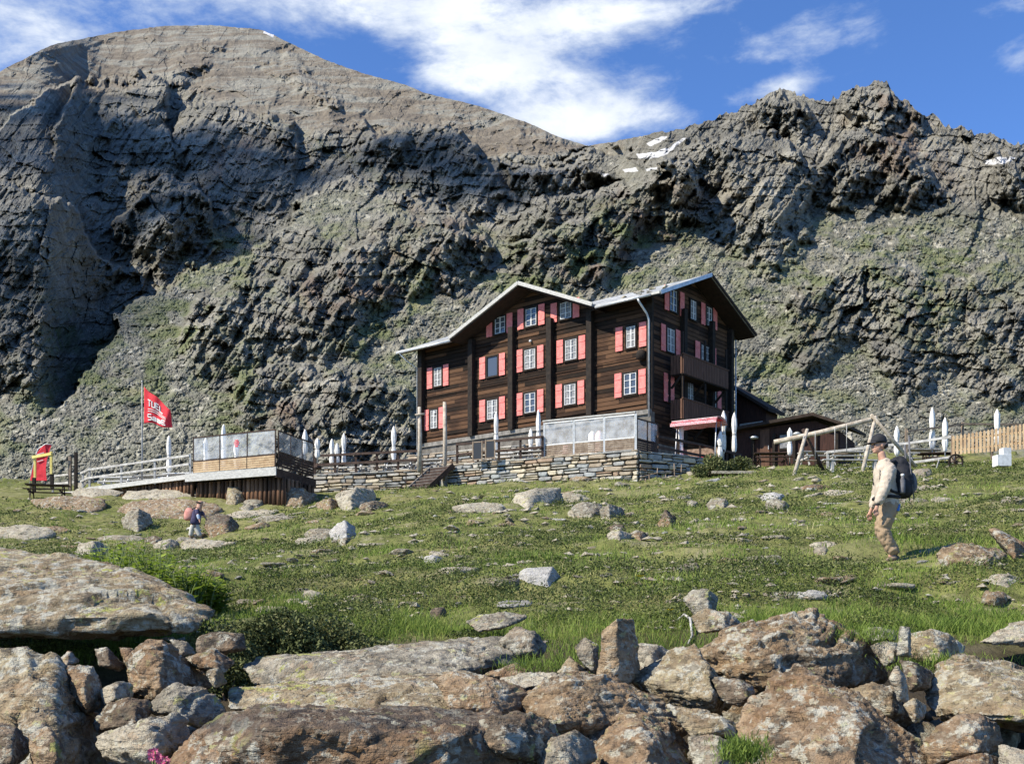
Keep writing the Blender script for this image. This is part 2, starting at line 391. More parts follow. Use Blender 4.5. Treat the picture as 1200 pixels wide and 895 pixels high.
    L += (led - np.floor(led) - .5) * .006 * crag
    # boulders of the scree and of the rubble slope
    sm = np.clip(talus * (1 - dome) + rub * .8 + slope * .7 * (1 - dome), 0, 1)
    FJ[0] = .5
    for cell, amp, seed in ((2.6, .55, 91), (5.2, .50, 92), (11, .30, 93)):
        a, b = PX / cell, PY / (cell * .62)
        f, r, ed = facets(a + fbm(PX / 9, PY / 9, oct=2, seed=seed) * .3, b, seed=seed)
        L += (f * 1.2 - sstep(0, .35, ed) * .55 * (r > .35) * (.4 + r)) * cell * amp * k * sm
        if seed == 92: bould = (r > .90) * sm * (ed > .08)
    L += fbm(PX / 2.6, PY / 2.0, oct=2, seed=101) * .0011 * (.5 + sm) + fbm(PX / 14, PY / 9, oct=4, seed=102) * .006
    L += fbm(PX / 70, PY / 30 + PX / 120, oct=4, seed=104, ridged=True) * -.02 * dome
    # crags on the summit dome
    bands = [([(190,90),(215,62),(250,48),(262,52),(235,85),(200,105)], .03), ([(300,75),(345,58),(372,95),(392,120),(360,112),(330,90)], .03), ([(600,150),(640,158),(700,176),(640,190),(570,186)], .04)]
    cragd = np.zeros(PX.shape)
    for p, a in bands:
        r = region(p, 8); L -= a * r; cragd = np.maximum(cragd, r)
    f, r, ed = fac(14, 9, .3, 14 * .9 * k, 131, dome * (.25 + .75 * cragd)); L += f
    f, r, ed = fac(30, 12, .42, 26 * .35 * k, 132, dome * .6); L += f
    D = np.exp(L)
    D = np.maximum(D, 78)
    X = (PX - CX) / F * D; Z = e * D
    # back of the mountain: the surface falls away behind the crest
    bx, by, bz = [X], [D], [Z]
    for q, (kd, dz) in enumerate(((1.012, .004), (1.05, -.02), (1.15, -.10), (1.5, -.40), (2.2, -1.0))):
        bx.append(X[-1:] * kd); by.append(D[-1:] * kd); bz.append(Z[-1:] * (1 + dz) if q < 1 else Z[-1:] * (1 + dz))
    X, Y, Z = np.vstack(bx), np.vstack(by), np.vstack(bz)
    H, W = X.shape
    pad = lambda a: np.vstack([a] + [a[-1:]] * (H - a.shape[0]))
    idx = np.arange(H * W).reshape(H, W)
    Q = np.stack([idx[:-1, :-1], idx[:-1, 1:], idx[1:, 1:], idx[1:, :-1]], -1).reshape(-1, 4)
    # ---- colour masks that belong to the place: turf, iron-red rock, pale scree, snow
    def blobs(lst): return np.maximum.reduce([region(p, w) for p, w in lst])
    turf = blobs([([(40,360),(90,365),(130,400),(120,440),(70,430),(45,400)], 20), ([(230,270),(290,262),(330,290),(300,330),(220,380),(170,420),(140,400),(190,340)], 22),
                  ([(330,470),(480,340),(600,300),(690,320),(700,400),(480,420),(400,460)], 34), ([(560,300),(700,240),(830,270),(800,330),(700,350)], 30),
                  ([(860,330),(990,250),(1160,262),(1200,330),(1100,420),(1000,330),(900,440)], 40), ([(0,470),(120,400),(190,350),(290,290),(240,400),(200,470),(100,520)], 30), ([(480,300),(560,300),(600,420),(480,440),(380,470),(360,440)], 26), ([(720,470),(900,380),(1000,480),(880,530)], 30), ([(230,440),(290,390),(330,430),(290,540),(240,500)], 26), ([(300,130),(400,190),(520,232),(420,200)], 12)])
    turf = np.maximum(turf, slope * .75 * sstep(190, 290, PY) * (1 - dome)) * sstep(-.30, .25, fbm(PX / 26, PY / 15, oct=5, seed=111) + .05)
    red = blobs([([(400,290),(470,240),(560,265),(578,300),(540,340),(440,350),(330,390),(330,350)], 24), ([(600,330),(700,240),(780,215),(830,240),(800,290),(700,330),(640,350)], 20),
                 ([(990,150),(1040,100),(1085,150),(1120,235),(1060,245),(1010,200)], 22), ([(930,340),(960,330),(945,400),(920,420)], 16), ([(220,180),(330,160),(350,180),(240,210)], 16), ([(300,470),(370,440),(380,500),(320,540)], 18)])
    red = red * sstep(-.1, .4, fbm(PX / 17, PY / 20, oct=4, seed=112))
    snow = np.maximum.reduce([1 - sstep(-1, 1, poly_sd(PX, PY + fbm(PX / 8, PY / 8, oct=2, seed=5) * 1.6, q)) for q in
        ([(745,181),(765,178),(785,172),(800,162),(806,161),(790,174),(778,183),(760,187),(748,187)], [(757,168),(775,160),(783,159),(780,163),(762,172)],
         [(728,199),(745,196),(748,200),(732,203)], [(755,197),(770,196),(770,199),(757,200)], [(1153,188),(1168,184),(1190,185),(1188,189),(1165,194),(1155,193)], [(706,203),(714,203),(713,207),(706,207)], [(309,37),(322,42),(320,45),(308,40)])])
    jj = pad(np.stack([turf, red, dome, snow], -1).reshape(NR, W * 4)).reshape(H * W, 4)
    at = {'cover': jj, 'scree': pad(np.clip(sm, 0, 1)).ravel(), 'pale': pad(np.clip(bould * 1.0, 0, 1)).ravel()}
    MOUNT['px'], MOUNT['D'], MOUNT['cx'], MOUNT['PY'] = PX, D, cx, PY
    return np_mesh('mountain', np.stack([X, Y, Z], -1).reshape(-1, 3), Q, MT['mountain'], smooth=False, attrs=at)
MOUNT = {}
def mat_mountain(t, b):
    p = t.geo(); cov = t.node('ShaderNodeAttribute', attribute_name='cover'); turf, red, dome = t.sep(cov.outputs['Color']); snow = cov.outputs['Alpha']
    sc = t.attr('scree'); pale = t.attr('pale')
    n1 = t.noise(p, .05, 5, .62); n2 = t.noise(p, .35, 4, .65); n3 = t.noise(t.map(p, rot=(.5, .3, .4), scale=(1, 1, 2.6)), .16, 5, .7)
    c = t.ramp(n1, [(.25, (.115, .11, .092)), (.45, (.205, .197, .165)), (.62, (.315, .297, .245)), (.8, (.43, .405, .335))])
    c = t.mix(t.mr(n3, .42, .62, 0, .6), c, (.11, .103, .088))
    c = t.mix(t.mr(n2, .55, .75, 0, .6), c, (.27, .255, .22))
    c = t.mix(t.math('MULTIPLY', red, .62), c, t.ramp(n2, [(.3, (.115, .075, .055)), (.7, (.21, .135, .095))]))
    scr = t.ramp(t.noise(p, .9, 3, .7), [(.3, (.135, .133, .105)), (.5, (.205, .20, .16)), (.72, (.31, .30, .245))])
    c = t.mix(t.math('MULTIPLY', sc, .75), c, scr)
    domec = t.ramp(t.noise(t.map(p, rot=(0, .35, 0), scale=(1, 1, 3.2)), .03, 5, .66), [(.3, (.12, .10, .078)), (.48, (.20, .17, .13)), (.56, (.24, .235, .20)), (.7, (.30, .28, .23))])
    c = t.mix(t.math('MULTIPLY', dome, .85), c, domec)
    c = t.mix(pale, c, (.40, .38, .31))
    cv = t.sep(t.voro(t.map(p, rot=(.3, .5, .5), scale=(1, 1, .5)), .42, out='Color'))[0]; cw = t.sep(t.voro(t.map(p, rot=(.3, .5, .5), scale=(1, 1, .45)), 1.5, out='Color'))[0]
    c = t.mix(t.mr(t.math('ADD', t.math('MULTIPLY', cv, .6), t.math('MULTIPLY', cw, .4)), .15, .85, .5, 0), c, t.mix(1, c, (.5, .49, .47), 'MULTIPLY'))
    g = t.ramp(t.noise(p, .22, 4, .7), [(.3, (.068, .092, .030)), (.52, (.118, .14, .052)), (.72, (.215, .20, .105))])
    gm = t.math('MULTIPLY', turf, t.mr(t.noise(p, .30, 5, .7), .34, .56, 0, .80))
    c = t.mix(gm, c, g)
    c = t.mix(t.mr(t.math('ADD', snow, t.math('MULTIPLY', t.math('SUBTRACT', t.noise(p, .12, 5, .7), .5), 1.8)), .45, .85), c, t.mix(n1, (.42, .42, .41), (.62, .62, .62)))
    h = t.noise(p, .55, 5, .7)
    return {'Base Color': c, 'Normal': t.bump(h, 1.3, .85), 'Roughness': .9}
MT = {}
MT['mountain'] = material('mountain_rock', mat_mountain, spec=.15)
mountain = build_mountain(); tag(mountain, 'rocky grey mountain with crags, scree and a rounded summit', 'mountain', kind='structure')
# an added, unseen cumulus outside the left edge, shaped to shade the upper crags
def build_shade_cloud():
    polys = [[(-60,90),(60,112),(185,108),(200,135),(330,150),(365,178),(345,215),(372,255),(300,262),(250,300),(180,320),(140,300),(120,250),(60,215),(-60,200)],
             [(-60,260),(60,262),(110,320),(120,380),(70,420),(20,430),(-60,450)], [(395,160),(530,158),(560,196),(650,205),(720,212),(640,240),(590,240),(540,236),(470,205),(400,195)]]
    v, f = [], []; Zc = 1250.0; ico = bmesh.new(); bmesh.ops.create_icosphere(ico, subdivisions=2, radius=1)
    bv = np.array([x.co[:] for x in ico.verts]); bf = np.array([[q.index for q in x.verts] for x in ico.faces]); ico.free()
    V, FF = [], []; k = 0; step = 12
    for gx in range(-60, 740, step):
        for gy in range(90, 460, step):
            pt = np.array([float(gx)]), np.array([float(gy)])
            if min(poly_sd(pt[0], pt[1], q)[0] for q in polys) > -3: continue
            ci = int(np.argmin(abs(MOUNT['cx'] - gx))); ri = int(np.argmin(abs(MOUNT['PY'][:, ci] - gy))); D = float(MOUNT['D'][ri, ci])
            p = P(gx, gy, D); q = p + SUN * ((Zc - p.z) / SUN.z)
            r = step / F * D * RND.uniform(1.15, 1.55)
            V.append(bv * np.array([r, r * 1.25, r * .5 * RND.uniform(.8, 1.6)]) + np.array([q.x, q.y, q.z])); FF.append(bf + k * len(bv)); k += 1
    V = np.vstack(V); n = fbm(V[:, 0] / 22, V[:, 1] / 22, V[:, 2] / 22, oct=3, seed=8)
    V[:, 2] += n * 12; V[:, 0] += n * 8
    o = np_mesh('shade_cloud', V, np.vstack(FF), material('shade_cloud_white', color=(.85, .86, .88), rough=1), smooth=True)
    tag(o, 'unseen cumulus added to shade the upper crags, beyond the left edge of the view', 'shade_cloud', kind='structure')
build_shade_cloud()
# ------------------------------------------------------------------ ground
G_PX = np.array([-600, 0, 100, 250, 350, 450, 600, 750, 900, 1050, 1200, 1800], float)
G_Y = np.array([0, 3.5, 6, 8, 9.6, 12, 14.6, 20, 30, 40, 47, 52, 60, 75, 95, 110], float)
_t = {  # picture row of the ground, by distance
 12: [742,735,730,722,714,706,700,698,695,690,682,682], 14.6: [712,705,700,692,688,684,674,669,664,661,648,648],
 20: [684,676,674,668,660,652,642,636,626,619,607,607], 30: [660,656,654,650,640,624,609,604,593,583,576,576],
 40: [645,641,641,641,622,607,590,584,568,558,553,553], 47: [618,612,612,618,604,592,578,573,557,549,547,547],
 52: [590,586,585,586,584,580,567,562,550,547,545,545], 60: [580,577,577,579,577,572,562,553,546,543,542,542],
 75: [578,576,576,574,572,568,561,551,544,541,540,540], 95: [575,574,573,571,569,566,560,549,542,538,536,536], 110: [574,574,573,570,568,565,559,548,541,536,535,535]}
G_Z = []
for yv in G_Y:
    if yv == 0: G_Z.append([-1.6] * len(G_PX))
    elif yv == 3.5: G_Z.append([-1.38] * len(G_PX))
    elif yv == 6: G_Z.append([-1.08] * len(G_PX))
    elif yv == 8: G_Z.append([-.78, -.78, -.74, -.62, -.6, -.6, -.6, -.58, -.56, -.55, -.52, -.52])
    elif yv == 9.6: G_Z.append([-.35, -.35, -.3, -.12, -.06, -.05, -.03, -.02, 0, 0, .02, .02])
    else: G_Z.append([(CY - r) / F * yv for r in _t[yv]])
G_Z = np.array(G_Z)
def ground_base(px, Y):
    px = np.asarray(px, float); Y = np.asarray(Y, float)
    i = np.clip(np.searchsorted(G_Y, Y) - 1, 0, len(G_Y) - 2); j = np.clip(np.searchsorted(G_PX, px) - 1, 0, len(G_PX) - 2)
    a = np.clip((Y - G_Y[i]) / (G_Y[i+1] - G_Y[i]), 0, 1); b = np.clip((px - G_PX[j]) / (G_PX[j+1] - G_PX[j]), 0, 1)
    return (G_Z[i, j] * (1-a) * (1-b) + G_Z[i+1, j] * a * (1-b) + G_Z[i, j+1] * (1-a) * b + G_Z[i+1, j+1] * a * b)
def ground_h(X, Y):
    X = np.asarray(X, float); Y = np.asarray(Y, float)
    px = CX + F * X / np.maximum(Y, .8)
    z = ground_base(px, Y)
    damp = 1 - .8 * sstep(52, 56, Y)
    z = z + fbm(X / 2.6, Y / 2.6, oct=3, seed=201) * .16 * sstep(5, 12, Y) * damp + fbm(X / .55, Y / .55, oct=3, seed=203) * .035
    z = z + np.maximum(fbm(X / 1.4, Y / 1.1, oct=2, seed=207), 0) * .20 * sstep(9, 13, Y) * damp
    far = sstep(66, 84, Y); z = z + far * (np.abs(fbm(X / 5, Y / 5, oct=4, seed=221)) * 1.5 + facets(X / 1.1, Y / 1.1, seed=9)[0] * .5)
    return z
def gh(X, Y): return float(ground_h(np.array([X]), np.array([Y]))[0])
def ground_at(px, py, y0=6.0, y1=80.0):
    """the place where the line of sight through (px, py) meets the ground"""
    Y = np.linspace(y0, y1, 900); X = (px - CX) / F * Y; z = ground_h(X, Y); ray = (CY - py) / F * Y
    k = np.argmax(z >= ray) if np.any(z >= ray) else len(Y) - 1
    return Vector((X[k], Y[k], z[k]))
def build_ground():
    px = np.concatenate([np.linspace(-1400, -30, 60, endpoint=False), np.linspace(-30, 1230, 520), np.linspace(1235, 2600, 60)])
    Y = np.concatenate([np.linspace(.8, 7, 40, endpoint=False), np.geomspace(7, 112, 620)])
    PXg, Yg = np.meshgrid(px, Y); X = (PXg - CX) / F * Yg; Z = ground_h(X, Yg)
    # the strip behind the camera
    yb = np.array([-60, -20, -5, 0.]); Xb = np.repeat(X[:1], 4, 0) * np.array([60, 20, 8, 2])[:, None] ; Yb = np.repeat(yb[:, None], X.shape[1], 1); Zb = np.full(Xb.shape, -1.6) + Yb * .05
    X, Yg, Z = np.vstack([Xb, X]), np.vstack([Yb, Yg]), np.vstack([Zb, Z])
    H, W = X.shape; idx = np.arange(H * W).reshape(H, W)
    Q = np.stack([idx[:-1, :-1], idx[:-1, 1:], idx[1:, 1:], idx[1:, :-1]], -1).reshape(-1, 4)
    return np_mesh('ground', np.stack([X, Yg, Z], -1).reshape(-1, 3), Q, MT['ground'], smooth=True)
def mat_ground(t, b):
    p = t.geo(); x, y, z = t.sep(p)
    n = t.noise(p, .5, 5, .6); n2 = t.noise(p, 4, 5, .65); n3 = t.noise(t.map(p, loc=(5, 2, 0)), .16, 4, .6); n4 = t.noise(p, 1.5, 5, .7)
    c = t.ramp(n, [(.3, (.11, .13, .036)), (.5, (.17, .18, .058)), (.7, (.25, .23, .10))])
    c = t.mix(t.mr(n2, .42, .64, 0, .75), c, (.05, .055, .022))
    c = t.mix(t.mr(n4, .52, .66, 0, .75), c, (.26, .235, .15))
    c = t.mix(t.mr(n3, .56, .7, 0, .6), c, (.22, .21, .10))
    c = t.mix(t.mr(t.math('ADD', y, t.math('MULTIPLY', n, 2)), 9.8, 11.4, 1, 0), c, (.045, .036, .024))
    far = t.mr(t.math('ADD', y, t.math('MULTIPLY', n4, 22)), 86, 98)
    c = t.mix(far, c, t.ramp(n2, [(.3, (.09, .095, .075)), (.7, (.22, .21, .17))]))
    h = t.math('ADD', t.noise(p, 9, 5, .75), t.math('MULTIPLY', n2, 1.2))
    return {'Base Color': c, 'Normal': t.bump(h, .06, .9), 'Roughness': .95}
MT['ground'] = material('mossy_ground', mat_ground, spec=.1)
ground = build_ground(); tag(ground, 'green alpine turf rising from bare soil between boulders', 'ground', kind='structure')

# ------------------------------------------------------------------ rocks
def mat_rock(tone):
    base = {'tan': [(.12,.080,.048), (.26,.185,.11), (.42,.33,.215)], 'rust': [(.11,.074,.046), (.24,.165,.10), (.39,.29,.185)], 'grey': [(.12,.11,.085), (.25,.225,.175), (.40,.365,.29)], 'pale': [(.24,.21,.155), (.40,.36,.275), (.54,.49,.39)],
            'dark': [(.065,.052,.038), (.13,.10,.07), (.22,.17,.12)], 'lichen': [(.13,.10,.06), (.27,.215,.135), (.42,.365,.24)], 'white': [(.26,.25,.23), (.47,.455,.42), (.64,.62,.58)], 'brown': [(.12,.072,.042), (.21,.135,.078), (.32,.215,.135)]}[tone]
    lich = {'tan': .5, 'rust': .5, 'grey': .55, 'pale': .25, 'dark': .35, 'lichen': .8, 'white': .15, 'brown': .25}[tone]
    def fn(t, b):
        p0 = t.obj(); r = t.rand()
        p = t.node('ShaderNodeVectorMath', operation='ADD', i_0=p0, i_1=t.comb(t.math('MULTIPLY', r, 37.), t.math('MULTIPLY', r, 11.), 0)).outputs[0]
        n1 = t.noise(p, 1.8, 5, .65); n2 = t.noise(p, 9, 5, .7); str_ = t.noise(t.map(p, rot=(.25, .35, .1), scale=(1, 1, 6)), 3.2, 5, .68)
        c = t.ramp(t.math('ADD', t.math('MULTIPLY', n1, .5), t.math('MULTIPLY', n2, .5)), [(.34, base[0]), (.5, base[1]), (.64, base[2])])
        c = t.mix(t.mr(str_, .50, .66, 0, .65), c, base[0])
        rusty = t.mr(t.noise(t.map(p, loc=(3, 7, 1)), 2.4, 5, .7), .48, .62, 0, {'tan': .35, 'rust': .6, 'brown': .5, 'lichen': .35, 'grey': .28, 'dark': .3}.get(tone, .12))
        c = t.mix(rusty, c, t.ramp(n2, [(.35, (.15, .085, .045)), (.65, (.36, .23, .125))]))
        blk = t.mr(t.noise(t.map(p, loc=(9, 1, 4)), 3.4, 6, .75), .55, .63, 0, .8 if tone != 'white' else .4)
        c = t.mix(blk, c, (.035, .034, .03))
        pl = t.mr(t.noise(t.map(p, loc=(1, 8, 3)), 6.5, 6, .72), (.57 - .08 * lich), (.63 - .06 * lich), 0, .88)
        c = t.mix(pl, c, t.mix(n2, (.50, .48, .40), (.36, .36, .30)))
        ye = t.math('MULTIPLY', t.mr(t.noise(t.map(p, loc=(4, 4, 9)), 7, 5, .7), .60 - .05 * lich, .64 - .05 * lich), t.mr(t.noise(t.map(p, loc=(2, 6, 6)), 1.2, 2, .5), .52, .60))
        c = t.mix(t.math('MULTIPLY', ye, .85), c, (.36, .37, .10))
        if tone == 'brown':     # dark weathered crust along the upper edge
            z = t.sep(p0)[2]
            c = t.mix(t.mr(t.math('ADD', z, t.math('MULTIPLY', n1, .5)), .34, .44, 0, .7), c, (.05, .048, .045))
        # crisp crusts of lichen, drawn out along the bedding
        wv = t.node('ShaderNodeVectorMath', operation='MULTIPLY_ADD', i_0=t.noise(p, 14, 3, .6, out='Color'), i_1=(.09, .09, .09), i_2=p).outputs[0]
        cc = t.sep(t.voro(t.map(wv, rot=(.25, .35, .1), scale=(1, 1, 1.9)), 24, out='Color')); kr = t.mr(t.noise(t.map(p, loc=(7, 3, 3)), 5, 4, .6), .42, .60, .12, .70)
        pal = {'white': [(0, (.30,.30,.29)), (.5, (.50,.49,.47)), (1, (.66,.65,.62))]}.get(tone, [(0, (.045,.042,.036)), (.16, (.10,.075,.05)), (.34, (.24,.20,.15)), (.52, (.34,.24,.15)), (.66, (.38,.36,.28)), (.82, (.50,.48,.37)), (.94, (.42,.42,.20))])
        crust = t.ramp(cc[0], pal, 'CONSTANT'); c = t.mix(t.math('MULTIPLY', kr, t.mr(cc[1], .25, .45, 0, .8)), c, crust)
        h = t.math('ADD', t.math('ADD', t.math('MULTIPLY', n2, .9), t.math('MULTIPLY', str_, 1.3)), t.math('MULTIPLY', t.noise(p, 34, 4, .75), .5))
        return {'Base Color': c, 'Normal': t.bump(h, .05, 1.0), 'Roughness': .88}
    return material('rock_' + tone, fn, spec=.2)
for k in ('tan', 'rust', 'grey', 'pale', 'dark', 'lichen', 'white', 'brown'): MT['rock_' + k] = mat_rock(k)

def hull_mesh(pts):
    bm = bmesh.new()
    for p in pts: bm.verts.new(p)
    r = bmesh.ops.convex_hull(bm, input=bm.verts)
    dead = [g for g in set(r['geom_interior'] + r['geom_unused']) if isinstance(g, bmesh.types.BMVert)]
    if dead: bmesh.ops.delete(bm, geom=dead, context='VERTS')
    bmesh.ops.recalc_face_normals(bm, faces=bm.faces)
    return bm
def refine(bm, el, cap=60000):
    """voxel remesh of a closed hull"""
    me = bpy.data.meshes.new('tmp'); bm.to_mesh(me); bm.free(); o = bpy.data.objects.new('tmp', me); COL.objects.link(o)
    m = o.modifiers.new('r', 'REMESH'); m.mode = 'VOXEL'; m.voxel_size = el; m.use_smooth_shade = True
    dg = bpy.context.evaluated_depsgraph_get(); dg.update(); ev = o.evaluated_get(dg); e = ev.to_mesh()
    V = np.empty(len(e.vertices) * 3, np.float32); e.vertices.foreach_get('co', V); N = np.empty_like(V); e.vertices.foreach_get('normal', N)
    e.calc_loop_triangles(); T = np.empty(len(e.loop_triangles) * 3, np.int32); e.loop_triangles.foreach_get('vertices', T)
    ev.to_mesh_clear(); bpy.data.objects.remove(o); bpy.data.meshes.remove(me)
    return V.reshape(-1, 3).astype(float), N.reshape(-1, 3).astype(float), T.reshape(-1, 3)
def rough_up(V, N, size, seed, strata=(.2, .25, 1), amt=1.0):
    # long flat-lying layers, sharp breaks between planes, little roundness
    s = Vector(strata).normalized(); s = np.array(s); off = seed * 3.7
    W = V + off; x, y, z = W.T
    wz = fbm(x / (.9 * size), y / (.9 * size), z / (.9 * size), oct=3, seed=seed) * .35 * size
    h = (W @ s) + wz
    d = fbm(x / (.55 * size), y / (.55 * size), z / (.55 * size), oct=3, seed=seed + 1) * .022 * size
    q = W + wz[:, None] * .5
    d += facets3(q / (.40 * size), seed=seed) * .034 * size + facets3(q / (.15 * size) * np.array([1, 1, 1.8]), seed=seed + 3) * .014 * size
    lay = h / (.085 * size); fr = lay - np.floor(lay); st = RV[_h(np.floor(lay).astype(np.int64), np.full(len(lay), seed, dtype=np.int64))]
    d += (st - .5) * .042 * size * (sstep(0, .10, fr)) - .026 * size * (1 - sstep(0, .16, fr)) * (st > .45)
    d += fbm(x / (.08 * size), y / (.08 * size), z / (.08 * size), oct=3, seed=seed + 5, ridged=True) * .010 * size
    return V + N * (d * amt)[:, None]
ROCKS = []
def rock(outline, Y, tone, label, tilt=.55, thick=None, near=.15, seed=None, inset=.66, strata=None, el=None, group=None, shift=(0, .06), name='boulder', amt=1.0, cat='boulder', prow=None):
    """A boulder whose extent across the view follows `outline` (px, py). tilt: how far its top leans back; thick: its depth."""
    seed = seed if seed is not None else len(ROCKS) * 5 + 3; r = random.Random(seed)
    xs = [p[0] for p in outline]; ys = [p[1] for p in outline]; h = (max(ys) - min(ys)); w = (max(xs) - min(xs)); cxp, cyp = sum(xs) / len(xs), (max(ys) + min(ys)) / 2
    size = math.sqrt(w * h) / F * Y; T = thick or max(min(w, h) / F * Y * 1.1, size * .6); rel = lambda py: (max(ys) - py) / h
    ridge = cxp + w * (prow[0] if prow else r.uniform(-.12, .28)); kk = (prow[1] if prow else r.uniform(.5, 1.3)) * (1 if w < h * 2.6 else .45)
    yaw = lambda x: kk * T * max(0, (x - ridge) / (w / 2)) + .25 * kk * T * max(0, (ridge - x) / (w / 2))
    pts = [P(ridge + w * .01, cyp + h * .28, Y - T * near * .6), P(ridge - w * .03, cyp - h * .15, Y + T * tilt * .55 - T * near * .3)]
    for px, py in outline:
        pts.append(P(px, py, Y + T * (near + tilt * rel(py)) + yaw(px)))
    for px, py in outline:       # the front face, smaller and nearer
        if r.random() < .25: continue
        k = inset * r.uniform(.72, 1.15); qx, qy = cxp + (px - cxp) * k + w * shift[0], cyp + (py - cyp) * k + h * shift[1]
        if r.random() < .75: pts.append(P(qx, qy, Y + T * (tilt * rel(qy) - near * r.uniform(.3, 1.1)) + yaw(qx)))
    for px, py in outline:       # the back
        k = r.uniform(.6, .9); qx, qy = cxp + (px - cxp) * k, cyp + (py - cyp) * k + h * .10
        pts.append(P(qx, qy, Y + T * (1 + tilt * rel(qy)) + yaw(qx)))
    c = Vector((0, 0, 0))
    for p in pts: c += p / len(pts)
    bm = hull_mesh([p - c for p in pts])
    V, N, Tn = refine(bm, el or max(.012, size / 56))
    V = rough_up(V, N, max(size, .12), seed, strata or (r.uniform(-.5, .5), r.uniform(-.3, .6), 1), amt)
    o = np_mesh(name, V, Tn, MT['rock_' + tone], smooth=True); o.location = c
    tag(o, label, cat, group); ROCKS.append(o); return o
